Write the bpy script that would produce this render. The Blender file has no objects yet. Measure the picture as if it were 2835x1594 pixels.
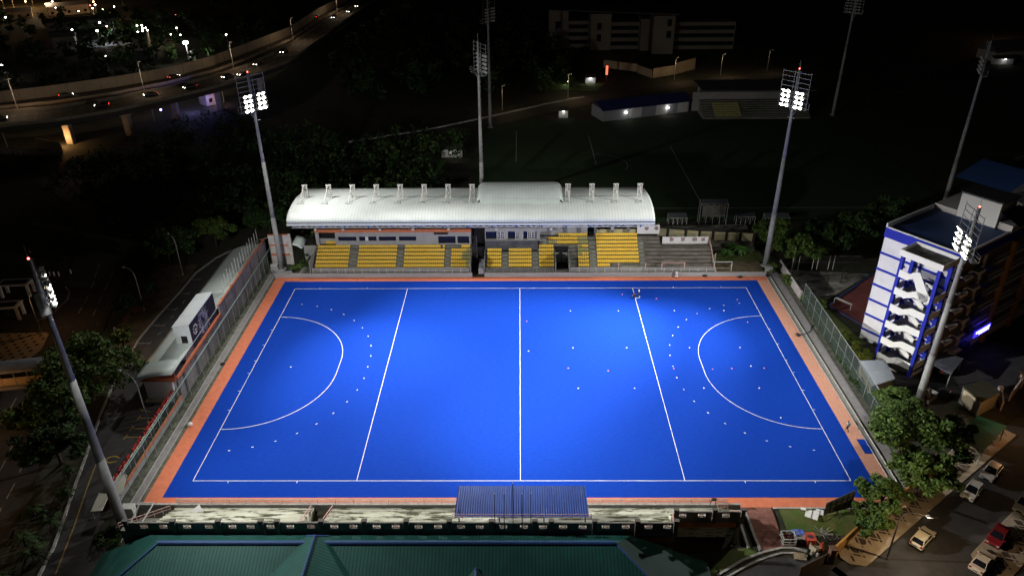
import bpy, bmesh, math, random
from mathutils import Vector, Matrix
import numpy as np
R = math.radians
random.seed(7)
scene = bpy.context.scene
C = scene.collection

# ------------------------------------------------------------------ camera
cam_d = bpy.data.cameras.new("camera")
cam = bpy.data.objects.new("camera", cam_d); C.objects.link(cam)
scene.camera = cam
cam_d.sensor_width = 36.0; cam_d.sensor_fit = 'HORIZONTAL'; cam_d.lens = 26.5006
cam_d.clip_start = 1.0; cam_d.clip_end = 4000.0
def cam_basis(pitch, yaw, roll):
    f = Vector((math.sin(yaw)*math.cos(pitch), math.cos(yaw)*math.cos(pitch), -math.sin(pitch)))
    r = Vector((math.cos(yaw), -math.sin(yaw), 0)); u = r.cross(f)
    return r*math.cos(roll)+u*math.sin(roll), -r*math.sin(roll)+u*math.cos(roll), f
_r, _u, _f = cam_basis(0.506699907, -0.0120036754, -0.00868071304)
m = Matrix.Identity(4)
for i in range(3):
    m[i][0] = _r[i]; m[i][1] = _u[i]; m[i][2] = -_f[i]
m[0][3], m[1][3], m[2][3] = 0.00717, -78.5987, 74.2183
cam.matrix_world = m

# ------------------------------------------------------------------ night sky, moon-weak sun, exposure
world = bpy.data.worlds.new("World"); scene.world = world; world.use_nodes = True
nt = world.node_tree
sky = nt.nodes.new('ShaderNodeTexSky'); sky.sky_type = 'NISHITA'; sky.sun_disc = False
sky.sun_elevation = R(-4.0); sky.sun_rotation = R(200)
nt.links.new(sky.outputs[0], nt.nodes['Background'].inputs[0])
nt.nodes['Background'].inputs[1].default_value = 0.05
sun_d = bpy.data.lights.new("sun", 'SUN'); sun_d.energy = 0.002; sun_d.angle = R(10); sun_d.color = (0.8, 0.88, 1.0)
sun = bpy.data.objects.new("sun", sun_d); C.objects.link(sun)
sun.rotation_euler = (R(35), R(10), R(20)); sun.location = (0, 0, 120)
scene.view_settings.view_transform = 'Standard'; scene.view_settings.look = 'None'
scene.view_settings.exposure = 0.0; scene.view_settings.gamma = 1.0
cy = scene.cycles
cy.max_bounces = 4; cy.diffuse_bounces = 2; cy.glossy_bounces = 2; cy.transmission_bounces = 2; cy.transparent_max_bounces = 8
cy.volume_bounces = 0
cy.sample_clamp_indirect = 2.0
cy.use_denoising = True
cy.caustics_reflective = False; cy.caustics_refractive = False
FLOOD = 1.0      # overall floodlight level

# ------------------------------------------------------------------ helpers
def tag(o, label=None, cat=None, group=None, kind=None):
    if label: o['label'] = label
    if cat: o['category'] = cat
    if group: o['group'] = group
    if kind: o['kind'] = kind
    return o
def empty(name, loc=(0, 0, 0), rz=0.0):
    o = bpy.data.objects.new(name, None); C.objects.link(o)
    o.location = loc; o.rotation_euler = (0, 0, rz); o.empty_display_size = 0.2
    return o
def copy_tree(o, parent=None):
    c = o.copy(); C.objects.link(c); c.parent = parent
    for ch in list(o.children): copy_tree(ch, c)
    return c
ORD = ['first','second','third','fourth','fifth','sixth','seventh','eighth','ninth','tenth','eleventh','twelfth','thirteenth','fourteenth','fifteenth','sixteenth','seventeenth','eighteenth','nineteenth','twentieth']

MATS = {}
def mat(name, col, rough=0.8, col2=None, scale=1.0, amt=1.0, stretch=(1, 1, 1), bump=0.0, bscale=None, metal=0.0, emit=None, estr=0.0, spec=0.3, detail=4.0, lo=0.35, hi=0.65, rand=0.0, coord='Object'):
    if name in MATS: return MATS[name]
    mt = bpy.data.materials.new(name); mt.use_nodes = True
    n = mt.node_tree.nodes; l = mt.node_tree.links
    b = n['Principled BSDF']
    b.inputs['Base Color'].default_value = (*col, 1); b.inputs['Roughness'].default_value = rough
    b.inputs['Metallic'].default_value = metal; b.inputs['Specular IOR Level'].default_value = spec
    if emit:
        b.inputs['Emission Color'].default_value = (*emit, 1); b.inputs['Emission Strength'].default_value = estr
    out = None
    if col2 is not None or bump:
        tc = n.new('ShaderNodeTexCoord'); mp = n.new('ShaderNodeMapping'); mp.inputs['Scale'].default_value = stretch
        l.new(tc.outputs[coord], mp.inputs[0])
    if col2 is not None:
        nz = n.new('ShaderNodeTexNoise'); nz.inputs['Scale'].default_value = scale; nz.inputs['Detail'].default_value = detail; nz.inputs['Roughness'].default_value = 0.62
        l.new(mp.outputs[0], nz.inputs['Vector'])
        mr = n.new('ShaderNodeMapRange'); mr.inputs[1].default_value = lo; mr.inputs[2].default_value = hi; mr.inputs[3].default_value = 0; mr.inputs[4].default_value = amt
        l.new(nz.outputs[0], mr.inputs[0])
        mx = n.new('ShaderNodeMixRGB'); mx.inputs[1].default_value = (*col, 1); mx.inputs[2].default_value = (*col2, 1)
        l.new(mr.outputs[0], mx.inputs[0]); out = mx.outputs[0]
    if rand:
        g = n.new('ShaderNodeNewGeometry'); hs = n.new('ShaderNodeHueSaturation')
        mr2 = n.new('ShaderNodeMapRange'); mr2.inputs[3].default_value = 1-rand; mr2.inputs[4].default_value = 1+rand
        l.new(g.outputs['Random Per Island'], mr2.inputs[0]); l.new(mr2.outputs[0], hs.inputs['Value'])
        if out: l.new(out, hs.inputs['Color'])
        else: hs.inputs['Color'].default_value = (*col, 1)
        out = hs.outputs[0]
    if out: l.new(out, b.inputs['Base Color'])
    if bump:
        nb = n.new('ShaderNodeTexNoise'); nb.inputs['Scale'].default_value = bscale or scale*4; nb.inputs['Detail'].default_value = 4
        l.new(mp.outputs[0], nb.inputs['Vector'])
        bp = n.new('ShaderNodeBump'); bp.inputs['Strength'].default_value = bump; bp.inputs['Distance'].default_value = 0.1
        l.new(nb.outputs[0], bp.inputs['Height']); l.new(bp.outputs[0], b.inputs['Normal'])
    MATS[name] = mt
    return mt
def streaks(mt, axis_scale, col, scale=1.0, lo=0.55, hi=0.7, amt=0.8):
    """adds a second layer of stains (weathering with a shape of its own) over a material"""
    n = mt.node_tree.nodes; l = mt.node_tree.links; b = n['Principled BSDF']
    tc = n.new('ShaderNodeTexCoord'); mp = n.new('ShaderNodeMapping'); mp.inputs['Scale'].default_value = axis_scale
    l.new(tc.outputs['Object'], mp.inputs[0])
    nz = n.new('ShaderNodeTexNoise'); nz.inputs['Scale'].default_value = scale; nz.inputs['Detail'].default_value = 6; nz.inputs['Roughness'].default_value = 0.7
    l.new(mp.outputs[0], nz.inputs['Vector'])
    mr = n.new('ShaderNodeMapRange'); mr.inputs[1].default_value = lo; mr.inputs[2].default_value = hi; mr.inputs[4].default_value = amt
    l.new(nz.outputs[0], mr.inputs[0])
    mx = n.new('ShaderNodeMixRGB'); mx.inputs[2].default_value = (*col, 1)
    bi = b.inputs['Base Color']
    if bi.is_linked: l.new(bi.links[0].from_socket, mx.inputs[1])
    else: mx.inputs[1].default_value = bi.default_value
    l.new(mr.outputs[0], mx.inputs[0]); l.new(mx.outputs[0], bi)
    return mt
def wave_lines(mt, axis, period, col, width=0.2, amt=0.6):
    """thin dark seam lines every `period` metres along an axis (sheet-metal ribs, block joints, tile rows)"""
    n = mt.node_tree.nodes; l = mt.node_tree.links; b = n['Principled BSDF']
    tc = n.new('ShaderNodeTexCoord'); sp = n.new('ShaderNodeSeparateXYZ'); l.new(tc.outputs['Object'], sp.inputs[0])
    a = n.new('ShaderNodeMath'); a.operation = 'DIVIDE'; a.inputs[1].default_value = period; l.new(sp.outputs[axis], a.inputs[0])
    f = n.new('ShaderNodeMath'); f.operation = 'FRACT'; l.new(a.outputs[0], f.inputs[0])
    t = n.new('ShaderNodeMath'); t.operation = 'LESS_THAN'; t.inputs[1].default_value = width; l.new(f.outputs[0], t.inputs[0])
    k = n.new('ShaderNodeMath'); k.operation = 'MULTIPLY'; k.inputs[1].default_value = amt; l.new(t.outputs[0], k.inputs[0])
    mx = n.new('ShaderNodeMixRGB'); mx.inputs[2].default_value = (*col, 1)
    bi = b.inputs['Base Color']
    if bi.is_linked: l.new(bi.links[0].from_socket, mx.inputs[1])
    else: mx.inputs[1].default_value = bi.default_value
    l.new(k.outputs[0], mx.inputs[0]); l.new(mx.outputs[0], bi)
    return mt

class MB:
    def __init__(s): s.v = []; s.f = []; s.mi = []; s.m = 0
    def face(s, *pts):
        i = len(s.v); s.v += [tuple(p) for p in pts]; s.f.append(tuple(range(i, i+len(pts)))); s.mi.append(s.m); return s
    def box(s, x0, x1, y0, y1, z0, z1): return s.hexa([(x0,y0),(x1,y0),(x1,y1),(x0,y1)], z0, z1)
    def hexa(s, q, z0, z1): return s.prism([(x, y) for x, y in q], z0, z1)
    def prism(s, poly, z0, z1):
        a = sum(poly[i][0]*poly[(i+1) % len(poly)][1]-poly[(i+1) % len(poly)][0]*poly[i][1] for i in range(len(poly)))
        if a < 0: poly = poly[::-1]
        n = len(poly); i = len(s.v)
        s.v += [(x, y, z0) for x, y in poly]+[(x, y, z1) for x, y in poly]
        s.f.append(tuple(range(i+n-1, i-1, -1))); s.f.append(tuple(range(i+n, i+2*n))); s.mi += [s.m]*2
        for k in range(n):
            s.f.append((i+k, i+(k+1) % n, i+n+(k+1) % n, i+n+k)); s.mi.append(s.m)
        return s
    def solid(s, poly3, vec):
        """extrude a flat 3-D polygon along vec"""
        n = len(poly3); i = len(s.v); vec = Vector(vec)
        s.v += [tuple(p) for p in poly3]+[tuple(Vector(p)+vec) for p in poly3]
        s.f.append(tuple(range(i+n-1, i-1, -1))); s.f.append(tuple(range(i+n, i+2*n))); s.mi += [s.m]*2
        for k in range(n):
            s.f.append((i+k, i+(k+1) % n, i+n+(k+1) % n, i+n+k)); s.mi.append(s.m)
        return s
    def bar(s, p, q, w=0.05, hgt=None):
        p = Vector(p); q = Vector(q); d = (q-p)
        if d.length < 1e-6: return s
        d.normalize(); up = Vector((0, 0, 1)) if abs(d.z) < 0.95 else Vector((1, 0, 0))
        a = d.cross(up).normalized(); b = a.cross(d).normalized(); hh = hgt or w
        ring = [a*w/2+b*hh/2, -a*w/2+b*hh/2, -a*w/2-b*hh/2, a*w/2-b*hh/2]
        i = len(s.v); s.v += [tuple(p+r) for r in ring]+[tuple(q+r) for r in ring]
        for k in range(4): s.f.append((i+k, i+(k+1) % 4, i+4+(k+1) % 4, i+4+k)); s.mi.append(s.m)
        s.f.append((i+3, i+2, i+1, i)); s.f.append((i+4, i+5, i+6, i+7)); s.mi += [s.m]*2
        return s
    def tube(s, pts, rad, n=8, cap=True):
        pts = [Vector(p) for p in pts]; rad = rad if isinstance(rad, (list, tuple)) else [rad]*len(pts)
        base = len(s.v); ref = None
        for k, p in enumerate(pts):
            d = (pts[min(k+1, len(pts)-1)]-pts[max(k-1, 0)]).normalized()
            up = Vector((0, 0, 1)) if abs(d.z) < 0.9 else Vector((1, 0, 0))
            a = d.cross(up).normalized()
            if ref and a.dot(ref) < 0: a = -a
            ref = a; b = d.cross(a).normalized()
            for j in range(n):
                t = 2*math.pi*j/n; s.v.append(tuple(p+(a*math.cos(t)+b*math.sin(t))*rad[k]))
        for k in range(len(pts)-1):
            for j in range(n):
                s.f.append((base+k*n+j, base+k*n+(j+1) % n, base+(k+1)*n+(j+1) % n, base+(k+1)*n+j)); s.mi.append(s.m)
        if cap:
            s.f.append(tuple(base+j for j in range(n-1, -1, -1))); s.f.append(tuple(base+(len(pts)-1)*n+j for j in range(n))); s.mi += [s.m]*2
        return s
    def ball(s, c, rx, ry=None, rz=None, n=10, mrow=6):
        ry = ry or rx; rz = rz or rx; i = len(s.v)
        for a in range(mrow+1):
            ph = math.pi*a/mrow
            for b in range(n):
                t = 2*math.pi*b/n; s.v.append((c[0]+rx*math.sin(ph)*math.cos(t), c[1]+ry*math.sin(ph)*math.sin(t), c[2]+rz*math.cos(ph)))
        for a in range(mrow):
            for b in range(n):
                s.f.append((i+a*n+b, i+(a+1)*n+b, i+(a+1)*n+(b+1) % n, i+a*n+(b+1) % n)); s.mi.append(s.m)
        return s
    def grid(s, P):
        """P[i][j] grid of points"""
        i0 = len(s.v); nj = len(P[0])
        for row in P: s.v += [tuple(p) for p in row]
        for i in range(len(P)-1):
            for j in range(nj-1):
                s.f.append((i0+i*nj+j, i0+(i+1)*nj+j, i0+(i+1)*nj+j+1, i0+i*nj+j+1)); s.mi.append(s.m)
        return s
    def build(s, name, mats, parent=None, smooth=False):
        me = bpy.data.meshes.new(name); me.from_pydata(s.v, [], s.f)
        for q in (mats if isinstance(mats, (list, tuple)) else [mats]): me.materials.append(q)
        if any(s.mi): me.polygons.foreach_set('material_index', s.mi)
        if smooth: me.polygons.foreach_set('use_smooth', [True]*len(s.f))
        me.update()
        o = bpy.data.objects.new(name, me); C.objects.link(o)
        if parent: o.parent = parent
        return o

# ------------------------------------------------------------------ terrain
def sm(t): t = max(0., min(1., t)); return t*t*(3-2*t)
def Hx(x):
    if x < -32: return 3.2*sm((x+46)/14)
    if x < 19: return 3.2
    return 3.2-1.8*sm((x-19)/11)
def h(x, y):
    a = sm((-5-y)/6.)*Hx(x)
    if x > 54 and y < 90: a = max(a, 1.0*sm((x-54)/4.))
    if x > 30 and y < 60:
        d = (x-38.3)*.6-(y+12.9)*.8
        a = max(a, 1.2*sm((d+2.)/2.5))
    return -a
def patch(mb, p00, p10, p11, p01, off, step=1.5):
    nu = max(1, int(max((Vector(p10)-Vector(p00)).length, (Vector(p11)-Vector(p01)).length)/step)); nv = max(1, int(max((Vector(p01)-Vector(p00)).length, (Vector(p11)-Vector(p10)).length)/step))
    P = []
    for i in range(nu+1):
        row = []
        for j in range(nv+1):
            u = i/nu; v = j/nv
            x = (1-u)*(1-v)*p00[0]+u*(1-v)*p10[0]+u*v*p11[0]+(1-u)*v*p01[0]
            y = (1-u)*(1-v)*p00[1]+u*(1-v)*p10[1]+u*v*p11[1]+(1-u)*v*p01[1]
            row.append((x, y, h(x, y)+off))
        P.append(row)
    mb.grid(P)
def resample(pts, step=1.5):
    out = []
    for a, b in zip(pts, pts[1:]):
        L = math.dist(a, b); n = max(1, int(L/step))
        out += [(a[0]+(b[0]-a[0])*k/n, a[1]+(b[1]-a[1])*k/n) for k in range(n)]
    out.append(tuple(pts[-1][:2])); return out
def normals(pts):
    N = []
    for k in range(len(pts)):
        a = pts[max(k-1, 0)]; b = pts[min(k+1, len(pts)-1)]
        d = Vector((b[0]-a[0], b[1]-a[1])).normalized(); N.append((-d.y, d.x))
    return N
def strip(mb, pts, w0, w1, off, step=1.5):
    """ribbon along pts from lateral offset w0 to w1 (left positive), draped"""
    p = resample(pts, step); N = normals(p); P = []
    for (x, y), (nx, ny) in zip(p, N):
        row = []
        for w in (w0, w1):
            X, Y = x+nx*w, y+ny*w; row.append((X, Y, h(X, Y)+off))
        P.append(row)
    mb.grid(P)
def kerb(mb, pts, w, off0, off1, step=1.5):
    p = resample(pts, step); N = normals(p); P = []
    for (x, y), (nx, ny) in zip(p, N):
        z = h(x, y)
        P.append([(x-nx*w/2, y-ny*w/2, z+off0), (x-nx*w/2, y-ny*w/2, z+off1), (x+nx*w/2, y+ny*w/2, z+off1), (x+nx*w/2, y+ny*w/2, z+off0)])
    mb.grid(P)

# ------------------------------------------------------------------ materials
M = {}
M['turf'] = mat('turf', (0.007, 0.047, 0.36), 0.9, (0.005, 0.038, 0.31), 3.5, 1, (.35, 1, 1), spec=0.04, detail=9)
M['line'] = mat('line_paint', (0.82, 0.82, 0.80), 0.7)
M['orange'] = mat('verge_orange', (0.66, 0.20, 0.10), 0.85, (0.52, 0.15, 0.08), 1.2, 0.8, bump=0.2, bscale=30)
streaks(M['orange'], (1, 1, 1), (0.62, 0.42, 0.33), 2.6, 0.66, 0.70, 0.6)
M['paver'] = mat('verge_paver', (0.52, 0.24, 0.16), 0.85, (0.62, 0.33, 0.23), 3.0, 1, bump=0.2, bscale=20)
streaks(M['paver'], (1, 1, 1), (0.16, 0.08, 0.06), 2.4, 0.60, 0.66, 0.8)
M['path'] = mat('path_grey', (0.20, 0.19, 0.19), 0.9, (0.26, 0.25, 0.25), 1.2, 1, bump=0.15, bscale=20)
M['concrete'] = mat('concrete', (0.30, 0.29, 0.27), 0.9, (0.22, 0.21, 0.19), 1.5, 1, bump=0.2, bscale=12)
M['drain'] = mat('drain_concrete', (0.16, 0.16, 0.13), 0.95, (0.06, 0.065, 0.04), 1.2, 1, bump=0.3, bscale=8)
M['kerbm'] = mat('kerb_stone', (0.46, 0.45, 0.42), 0.85, (0.30, 0.29, 0.27), 2, 1)
M['soil'] = mat('ground_soil', (0.030, 0.035, 0.020), 0.95, (0.055, 0.048, 0.034), 0.35, 1, bump=0.4, bscale=3)
M['grass'] = mat('lawn_grass', (0.060, 0.120, 0.018), 0.95, (0.13, 0.12, 0.045), 0.9, 1, bump=0.7, bscale=7, detail=8)
M['grass2'] = mat('field_grass', (0.022, 0.050, 0.018), 0.95, (0.03, 0.06, 0.02), 0.2, 1)
M['asphalt'] = mat('asphalt', (0.045, 0.044, 0.045), 0.85, (0.065, 0.06, 0.058), 0.7, 1, bump=0.15, bscale=25)
M['asphalt2'] = mat('highway_asphalt', (0.075, 0.066, 0.055), 0.85, (0.055, 0.05, 0.045), 0.15, 1)
M['yellow'] = mat('yellow_paint', (0.55, 0.36, 0.06), 0.8, (0.2, 0.15, 0.06), 2.5, 0.8)
M['oldwhite'] = mat('worn_white_paint', (0.48, 0.46, 0.42), 0.8, (0.25, 0.24, 0.22), 2.5, 0.8)
M['moss'] = mat('mossy_terrace', (0.66, 0.66, 0.55), 0.95, (0.40, 0.40, 0.28), 1.0, 0.8, (0.35, 1.5, 1.5), bump=0.2, bscale=8, detail=8)
streaks(M['moss'], (0.22, 1.2, 1.2), (0.045, 0.048, 0.016), 1.3, 0.50, 0.57, 0.95)
M['decay'] = mat('decayed_terrace', (0.085, 0.075, 0.062), 0.95, (0.20, 0.18, 0.15), 1.0, 1, (0.4, 1.6, 1.6), bump=0.3, bscale=8, detail=8)
streaks(M['decay'], (0.22, 1.6, 1.6), (0.34, 0.33, 0.26), 1.2, 0.60, 0.66, 0.9)
M['standc'] = mat('stand_concrete', (0.20, 0.195, 0.165), 0.9, (0.11, 0.11, 0.085), 1.2, 1, (0.4, 1.5, 1.5), bump=0.2, bscale=10, detail=8)
M['stair'] = mat('stair_concrete', (0.27, 0.27, 0.23), 0.9, (0.17, 0.17, 0.14), 2, 1)
M['greywall'] = mat('grey_wall', (0.34, 0.33, 0.32), 0.85, (0.28, 0.275, 0.265), 0.6, 1)
M['lowwall'] = mat('low_wall', (0.33, 0.34, 0.35), 0.85, (0.25, 0.255, 0.26), 0.5, 1, (0.3, 1, 2))
M['whitewall'] = mat('white_wall', (0.70, 0.68, 0.66), 0.85, (0.62, 0.60, 0.57), 0.5, 1)
M['orangew'] = mat('orange_wall', (0.55, 0.17, 0.07), 0.8, (0.42, 0.13, 0.06), 0.8, 1)
M['roofw'] = mat('roof_white_sheet', (0.66, 0.70, 0.67), 0.5, (0.56, 0.61, 0.58), 0.25, 1, spec=0.4)
M['roofb'] = mat('roof_pale_sheet', (0.50, 0.56, 0.53), 0.5, (0.44, 0.50, 0.47), 0.3, 1, spec=0.4)
M['steelw'] = mat('steel_white', (0.62, 0.63, 0.60), 0.5, (0.45, 0.42, 0.36), 2.0, 0.7)
M['steelb'] = mat('steel_blue', (0.05, 0.13, 0.30), 0.5)
M['steelg'] = mat('steel_grey', (0.34, 0.35, 0.35), 0.5, (0.28, 0.28, 0.27), 1.2, 1)
M['galv'] = mat('galvanised', (0.30, 0.31, 0.30), 0.45, metal=0.4)
M['pink'] = mat('pink_rail', (0.62, 0.38, 0.34), 0.6)
M['dark'] = mat('painted_dark', (0.012, 0.012, 0.014), 0.9)  # near-black colour paints the darkness inside openings and gaps
M['glass'] = mat('dark_glass', (0.010, 0.011, 0.016), 0.12, spec=0.5)
M['seat'] = mat('seat_yellow', (0.80, 0.54, 0.06), 0.5, (0.70, 0.45, 0.06), 1.3, 1, coord='Object')
M['seat2'] = mat('seat_faded', (0.40, 0.36, 0.12), 0.6, (0.30, 0.29, 0.12), 1.5, 1)
M['black'] = mat('black_plastic', (0.02, 0.02, 0.02), 0.5)
M['green'] = mat('teal_roof', (0.018, 0.105, 0.088), 0.6, (0.013, 0.080, 0.066), 0.4, 1)
M['bluecap'] = mat('blue_ridge_cap', (0.03, 0.075, 0.22), 0.6)
M['bluesheet'] = mat('blue_sheet', (0.055, 0.11, 0.42), 0.4, (0.075, 0.14, 0.46), 0.5, 1, spec=0.5)
streaks(M['bluesheet'], (9, 0.5, 0.5), (0.45, 0.38, 0.32), 1.1, 0.64, 0.67, 0.8)
M['bluepaint'] = mat('blue_paint', (0.012, 0.022, 0.36), 0.7)
M['hostelw'] = mat('hostel_white', (0.74, 0.73, 0.74), 0.85, (0.62, 0.61, 0.62), 0.35, 1)
M['block'] = mat('block_panel', (0.30, 0.275, 0.28), 0.9, (0.22, 0.20, 0.20), 0.8, 1)
streaks(M['block'], (1, 1, 0.3), (0.12, 0.11, 0.11), 1.0, 0.58, 0.68, 0.6)
M['net'] = mat('green_net', (0.06, 0.12, 0.09), 0.9)
M['greensteel'] = mat('green_steel', (0.22, 0.34, 0.28), 0.6)
M['bark'] = mat('bark', (0.07, 0.055, 0.04), 0.9, (0.04, 0.03, 0.02), 4, 1)
M['leaf'] = mat('leaf_green', (0.050, 0.095, 0.018), 0.65, (0.09, 0.14, 0.025), 0.35, 1, rand=0.55, spec=0.25)
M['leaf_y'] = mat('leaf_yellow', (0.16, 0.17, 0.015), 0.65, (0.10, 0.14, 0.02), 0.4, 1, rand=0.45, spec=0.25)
M['leaf_d'] = mat('leaf_dark', (0.022, 0.050, 0.012), 0.7, (0.035, 0.065, 0.016), 0.3, 1, rand=0.5, spec=0.2)
M['leaf_b'] = mat('leaf_banana', (0.06, 0.16, 0.03), 0.5, (0.09, 0.19, 0.04), 0.8, 1, rand=0.3)
M['court'] = mat('court_red', (0.24, 0.075, 0.065), 0.9, (0.19, 0.06, 0.055), 0.5, 1)
M['rubble'] = mat('broken_slab', (0.36, 0.35, 0.31), 0.95, (0.22, 0.21, 0.18), 0.5, 1, bump=0.5, bscale=3)
streaks(M['rubble'], (0.5, 1.3, 1), (0.05, 0.055, 0.03), 0.55, 0.50, 0.58, 0.9)
M['brickramp'] = mat('brick_paving', (0.30, 0.13, 0.10), 0.9, (0.20, 0.09, 0.07), 2.0, 1, bump=0.3, bscale=12)
M['cream'] = mat('cream_panel', (0.56, 0.50, 0.30), 0.85, (0.45, 0.40, 0.24), 0.8, 1)
M['walk'] = mat('pale_paving', (0.42, 0.34, 0.24), 0.9, (0.34, 0.27, 0.19), 1.2, 1)
M['walkd'] = mat('dark_paving', (0.075, 0.052, 0.04), 0.9, (0.05, 0.035, 0.028), 2, 1)
M['yellowwall'] = mat('ochre_wall', (0.50, 0.27, 0.06), 0.85, (0.36, 0.19, 0.05), 0.8, 1)
M['red'] = mat('red_letter', (0.42, 0.03, 0.025), 0.5)
M['screen'] = mat('dark_screen', (0.014, 0.015, 0.024), 0.6)
M['chip'] = mat('white_chip', (0.62, 0.60, 0.66), 0.6)
M['skin'] = mat('skin', (0.30, 0.17, 0.11), 0.6)
M['hair'] = mat('hair_black', (0.012, 0.010, 0.010), 0.6)
M['rubber'] = mat('rubber', (0.02, 0.02, 0.02), 0.8)
def emis(name, col, s): return mat(name, col, 0.5, emit=col, estr=s)
M['lens'] = emis('flood_lens', (1.0, 0.98, 0.94), 40)
M['headl'] = emis('headlight', (1.0, 0.93, 0.8), 14)
M['taill'] = emis('taillight', (1.0, 0.05, 0.04), 5)
M['headoff'] = mat('headlamp_glass', (0.5, 0.5, 0.5), 0.15, metal=0.3)
M['tailoff'] = mat('tail_glass', (0.25, 0.01, 0.01), 0.2)
M['lampw'] = emis('lamp_white', (1.0, 0.95, 0.85), 25)
M['lampo'] = emis('lamp_orange', (1.0, 0.62, 0.25), 25)
M['lampr'] = emis('lamp_red', (1.0, 0.12, 0.10), 10)
M['lampb'] = emis('lamp_blue', (0.25, 0.22, 1.0), 12)

# ================================================================== SETTING
# ground sheet to the horizon
def axis(lo, hi, step, far): 
    a = list(np.arange(lo, hi+1e-6, step)); s = step; x = hi
    while x < far: s *= 1.5; x += s; a.append(x)
    s = step; x = lo
    while x > -far: s *= 1.5; x -= s; a.insert(0, x)
    return a
gx = axis(-110, 110, 2.0, 1600); gy = axis(-60, 120, 2.0, 1800)
g = MB(); g.grid([[(x, y, h(x, y)-0.14) for y in gy] for x in gx])
tag(g.build('ground', M['soil'], smooth=True), kind='structure')
# pitch carpet
p = MB(); p.grid([[(x, y, 0) for y in np.linspace(-3.2, 58.1, 30)] for x in np.linspace(-48.65, 48.75, 46)])
tag(p.build('pitch', M['turf']), kind='structure')
# orange verges (left, near, far) and the paver verge on the right
v = MB()
def sheet(mb, x0, x1, y0, y1, z): mb.face((x0, y0, z), (x1, y0, z), (x1, y1, z), (x0, y1, z))
sheet(v, -50.9, -48.66, -5.0, 59.8, -0.008); sheet(v, -48.65, 48.75, -5.0, -3.21, -0.008); sheet(v, -48.65, 51.0, 58.11, 59.8, -0.008)
tag(v.build('verge', M['orange']), kind='structure')
v = MB(); sheet(v, 48.76, 51.0, 8.7, 58.1, -0.008); sheet(v, 48.76, 49.85, 5.5, 8.69, -0.008); sheet(v, 48.76, 51.2, -5.0, 5.49, -0.008); tag(v.build('verge_paving', M['paver']), kind='structure')
v = MB(); sheet(v, 49.87, 51.3, 5.52, 8.68, 0.01)
tag(v.build('turf_mat', M['turf']), 'small blue turf mat lying on the paver verge beside the pitch corner', 'mat')
# pitch markings
W_ = 0.085; lm = MB(); zl = 0.006
def ln(x0, y0, x1, y1): sheet(lm, min(x0, x1)-(W_/2 if x0 == x1 else 0), max(x0, x1)+(W_/2 if x0 == x1 else 0), min(y0, y1)-(W_/2 if y0 == y1 else 0), max(y0, y1)+(W_/2 if y0 == y1 else 0), zl)
ln(-45.76, 0, 45.76, 0); ln(-45.76, 55, 45.76, 55)
for x in (-45.7, -22.8, 0, 22.8, 45.7): ln(x, 0.06, x, 54.94)
for sx in (-1, 1):
    gl = 45.7
    # shooting circle: two quarter arcs joined by a straight
    pts = [(sx*(gl-14.63*math.sin(t)), 27.5+1.83+14.63*math.cos(t)) for t in np.linspace(0, math.pi/2, 40)]
    pts += [(sx*(gl-14.63*math.sin(t)), 27.5-1.83+14.63*math.cos(t)) for t in np.linspace(math.pi/2, math.pi, 40)]
    N = normals(pts)
    lm.grid([[(x-nx*W_/2, y-ny*W_/2, zl+0.001), (x+nx*W_/2, y+ny*W_/2, zl+0.001)] for (x, y), (nx, ny) in zip(pts, N)])
    # broken line five metres outside
    rr = 19.63; arc = rr*math.pi/2; tot = 2*arc+3.66; s0 = tot/2
    for k in range(-11, 12):
        s = s0+k*3.3
        if s < 1 or s > tot-1: continue
        if s < arc: t = s/rr; c = (gl-rr*math.sin(t), 27.5+1.83+rr*math.cos(t)); d = (-math.cos(t), -math.sin(t))
        elif s < arc+3.66: c = (gl-rr, 27.5+1.83-(s-arc)); d = (0, -1)
        else: t = math.pi/2+(s-arc-3.66)/rr; c = (gl-rr*math.sin(t), 27.5-1.83+rr*math.cos(t)); d = (-math.cos(t), -math.sin(t))
        cx, cyy = c; dx, dy = d; L_ = 0.16; q = 0.06
        P4 = [(cx-dx*L_-dy*q, cyy-dy*L_+dx*q), (cx+dx*L_-dy*q, cyy+dy*L_+dx*q), (cx+dx*L_+dy*q, cyy+dy*L_-dx*q), (cx-dx*L_+dy*q, cyy-dy*L_-dx*q)]
        lm.face(*[(sx*a, b, zl) for a, b in (P4 if sx > 0 else P4[::-1])])
    # penalty spot, goal-line and side-line ticks
    lm.face(*[(sx*39.3+0.14*math.cos(t), 27.5+0.14*math.sin(t), zl) for t in np.linspace(0, 2*math.pi, 9)[:-1]])
    for dy in (-11.83, -6.83, -1.83, 1.83, 6.83, 11.83): ln(sx*45.78, 27.5+dy, sx*46.15, 27.5+dy)
    for yy in (0, 55):
        for xx in (40.7, 31.07): ln(sx*xx, yy+(0.07 if yy else -0.45), sx*xx, yy+(0.45 if yy else -0.07))
tag(lm.build('pitch_lines', M['line']), kind='structure')

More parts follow.
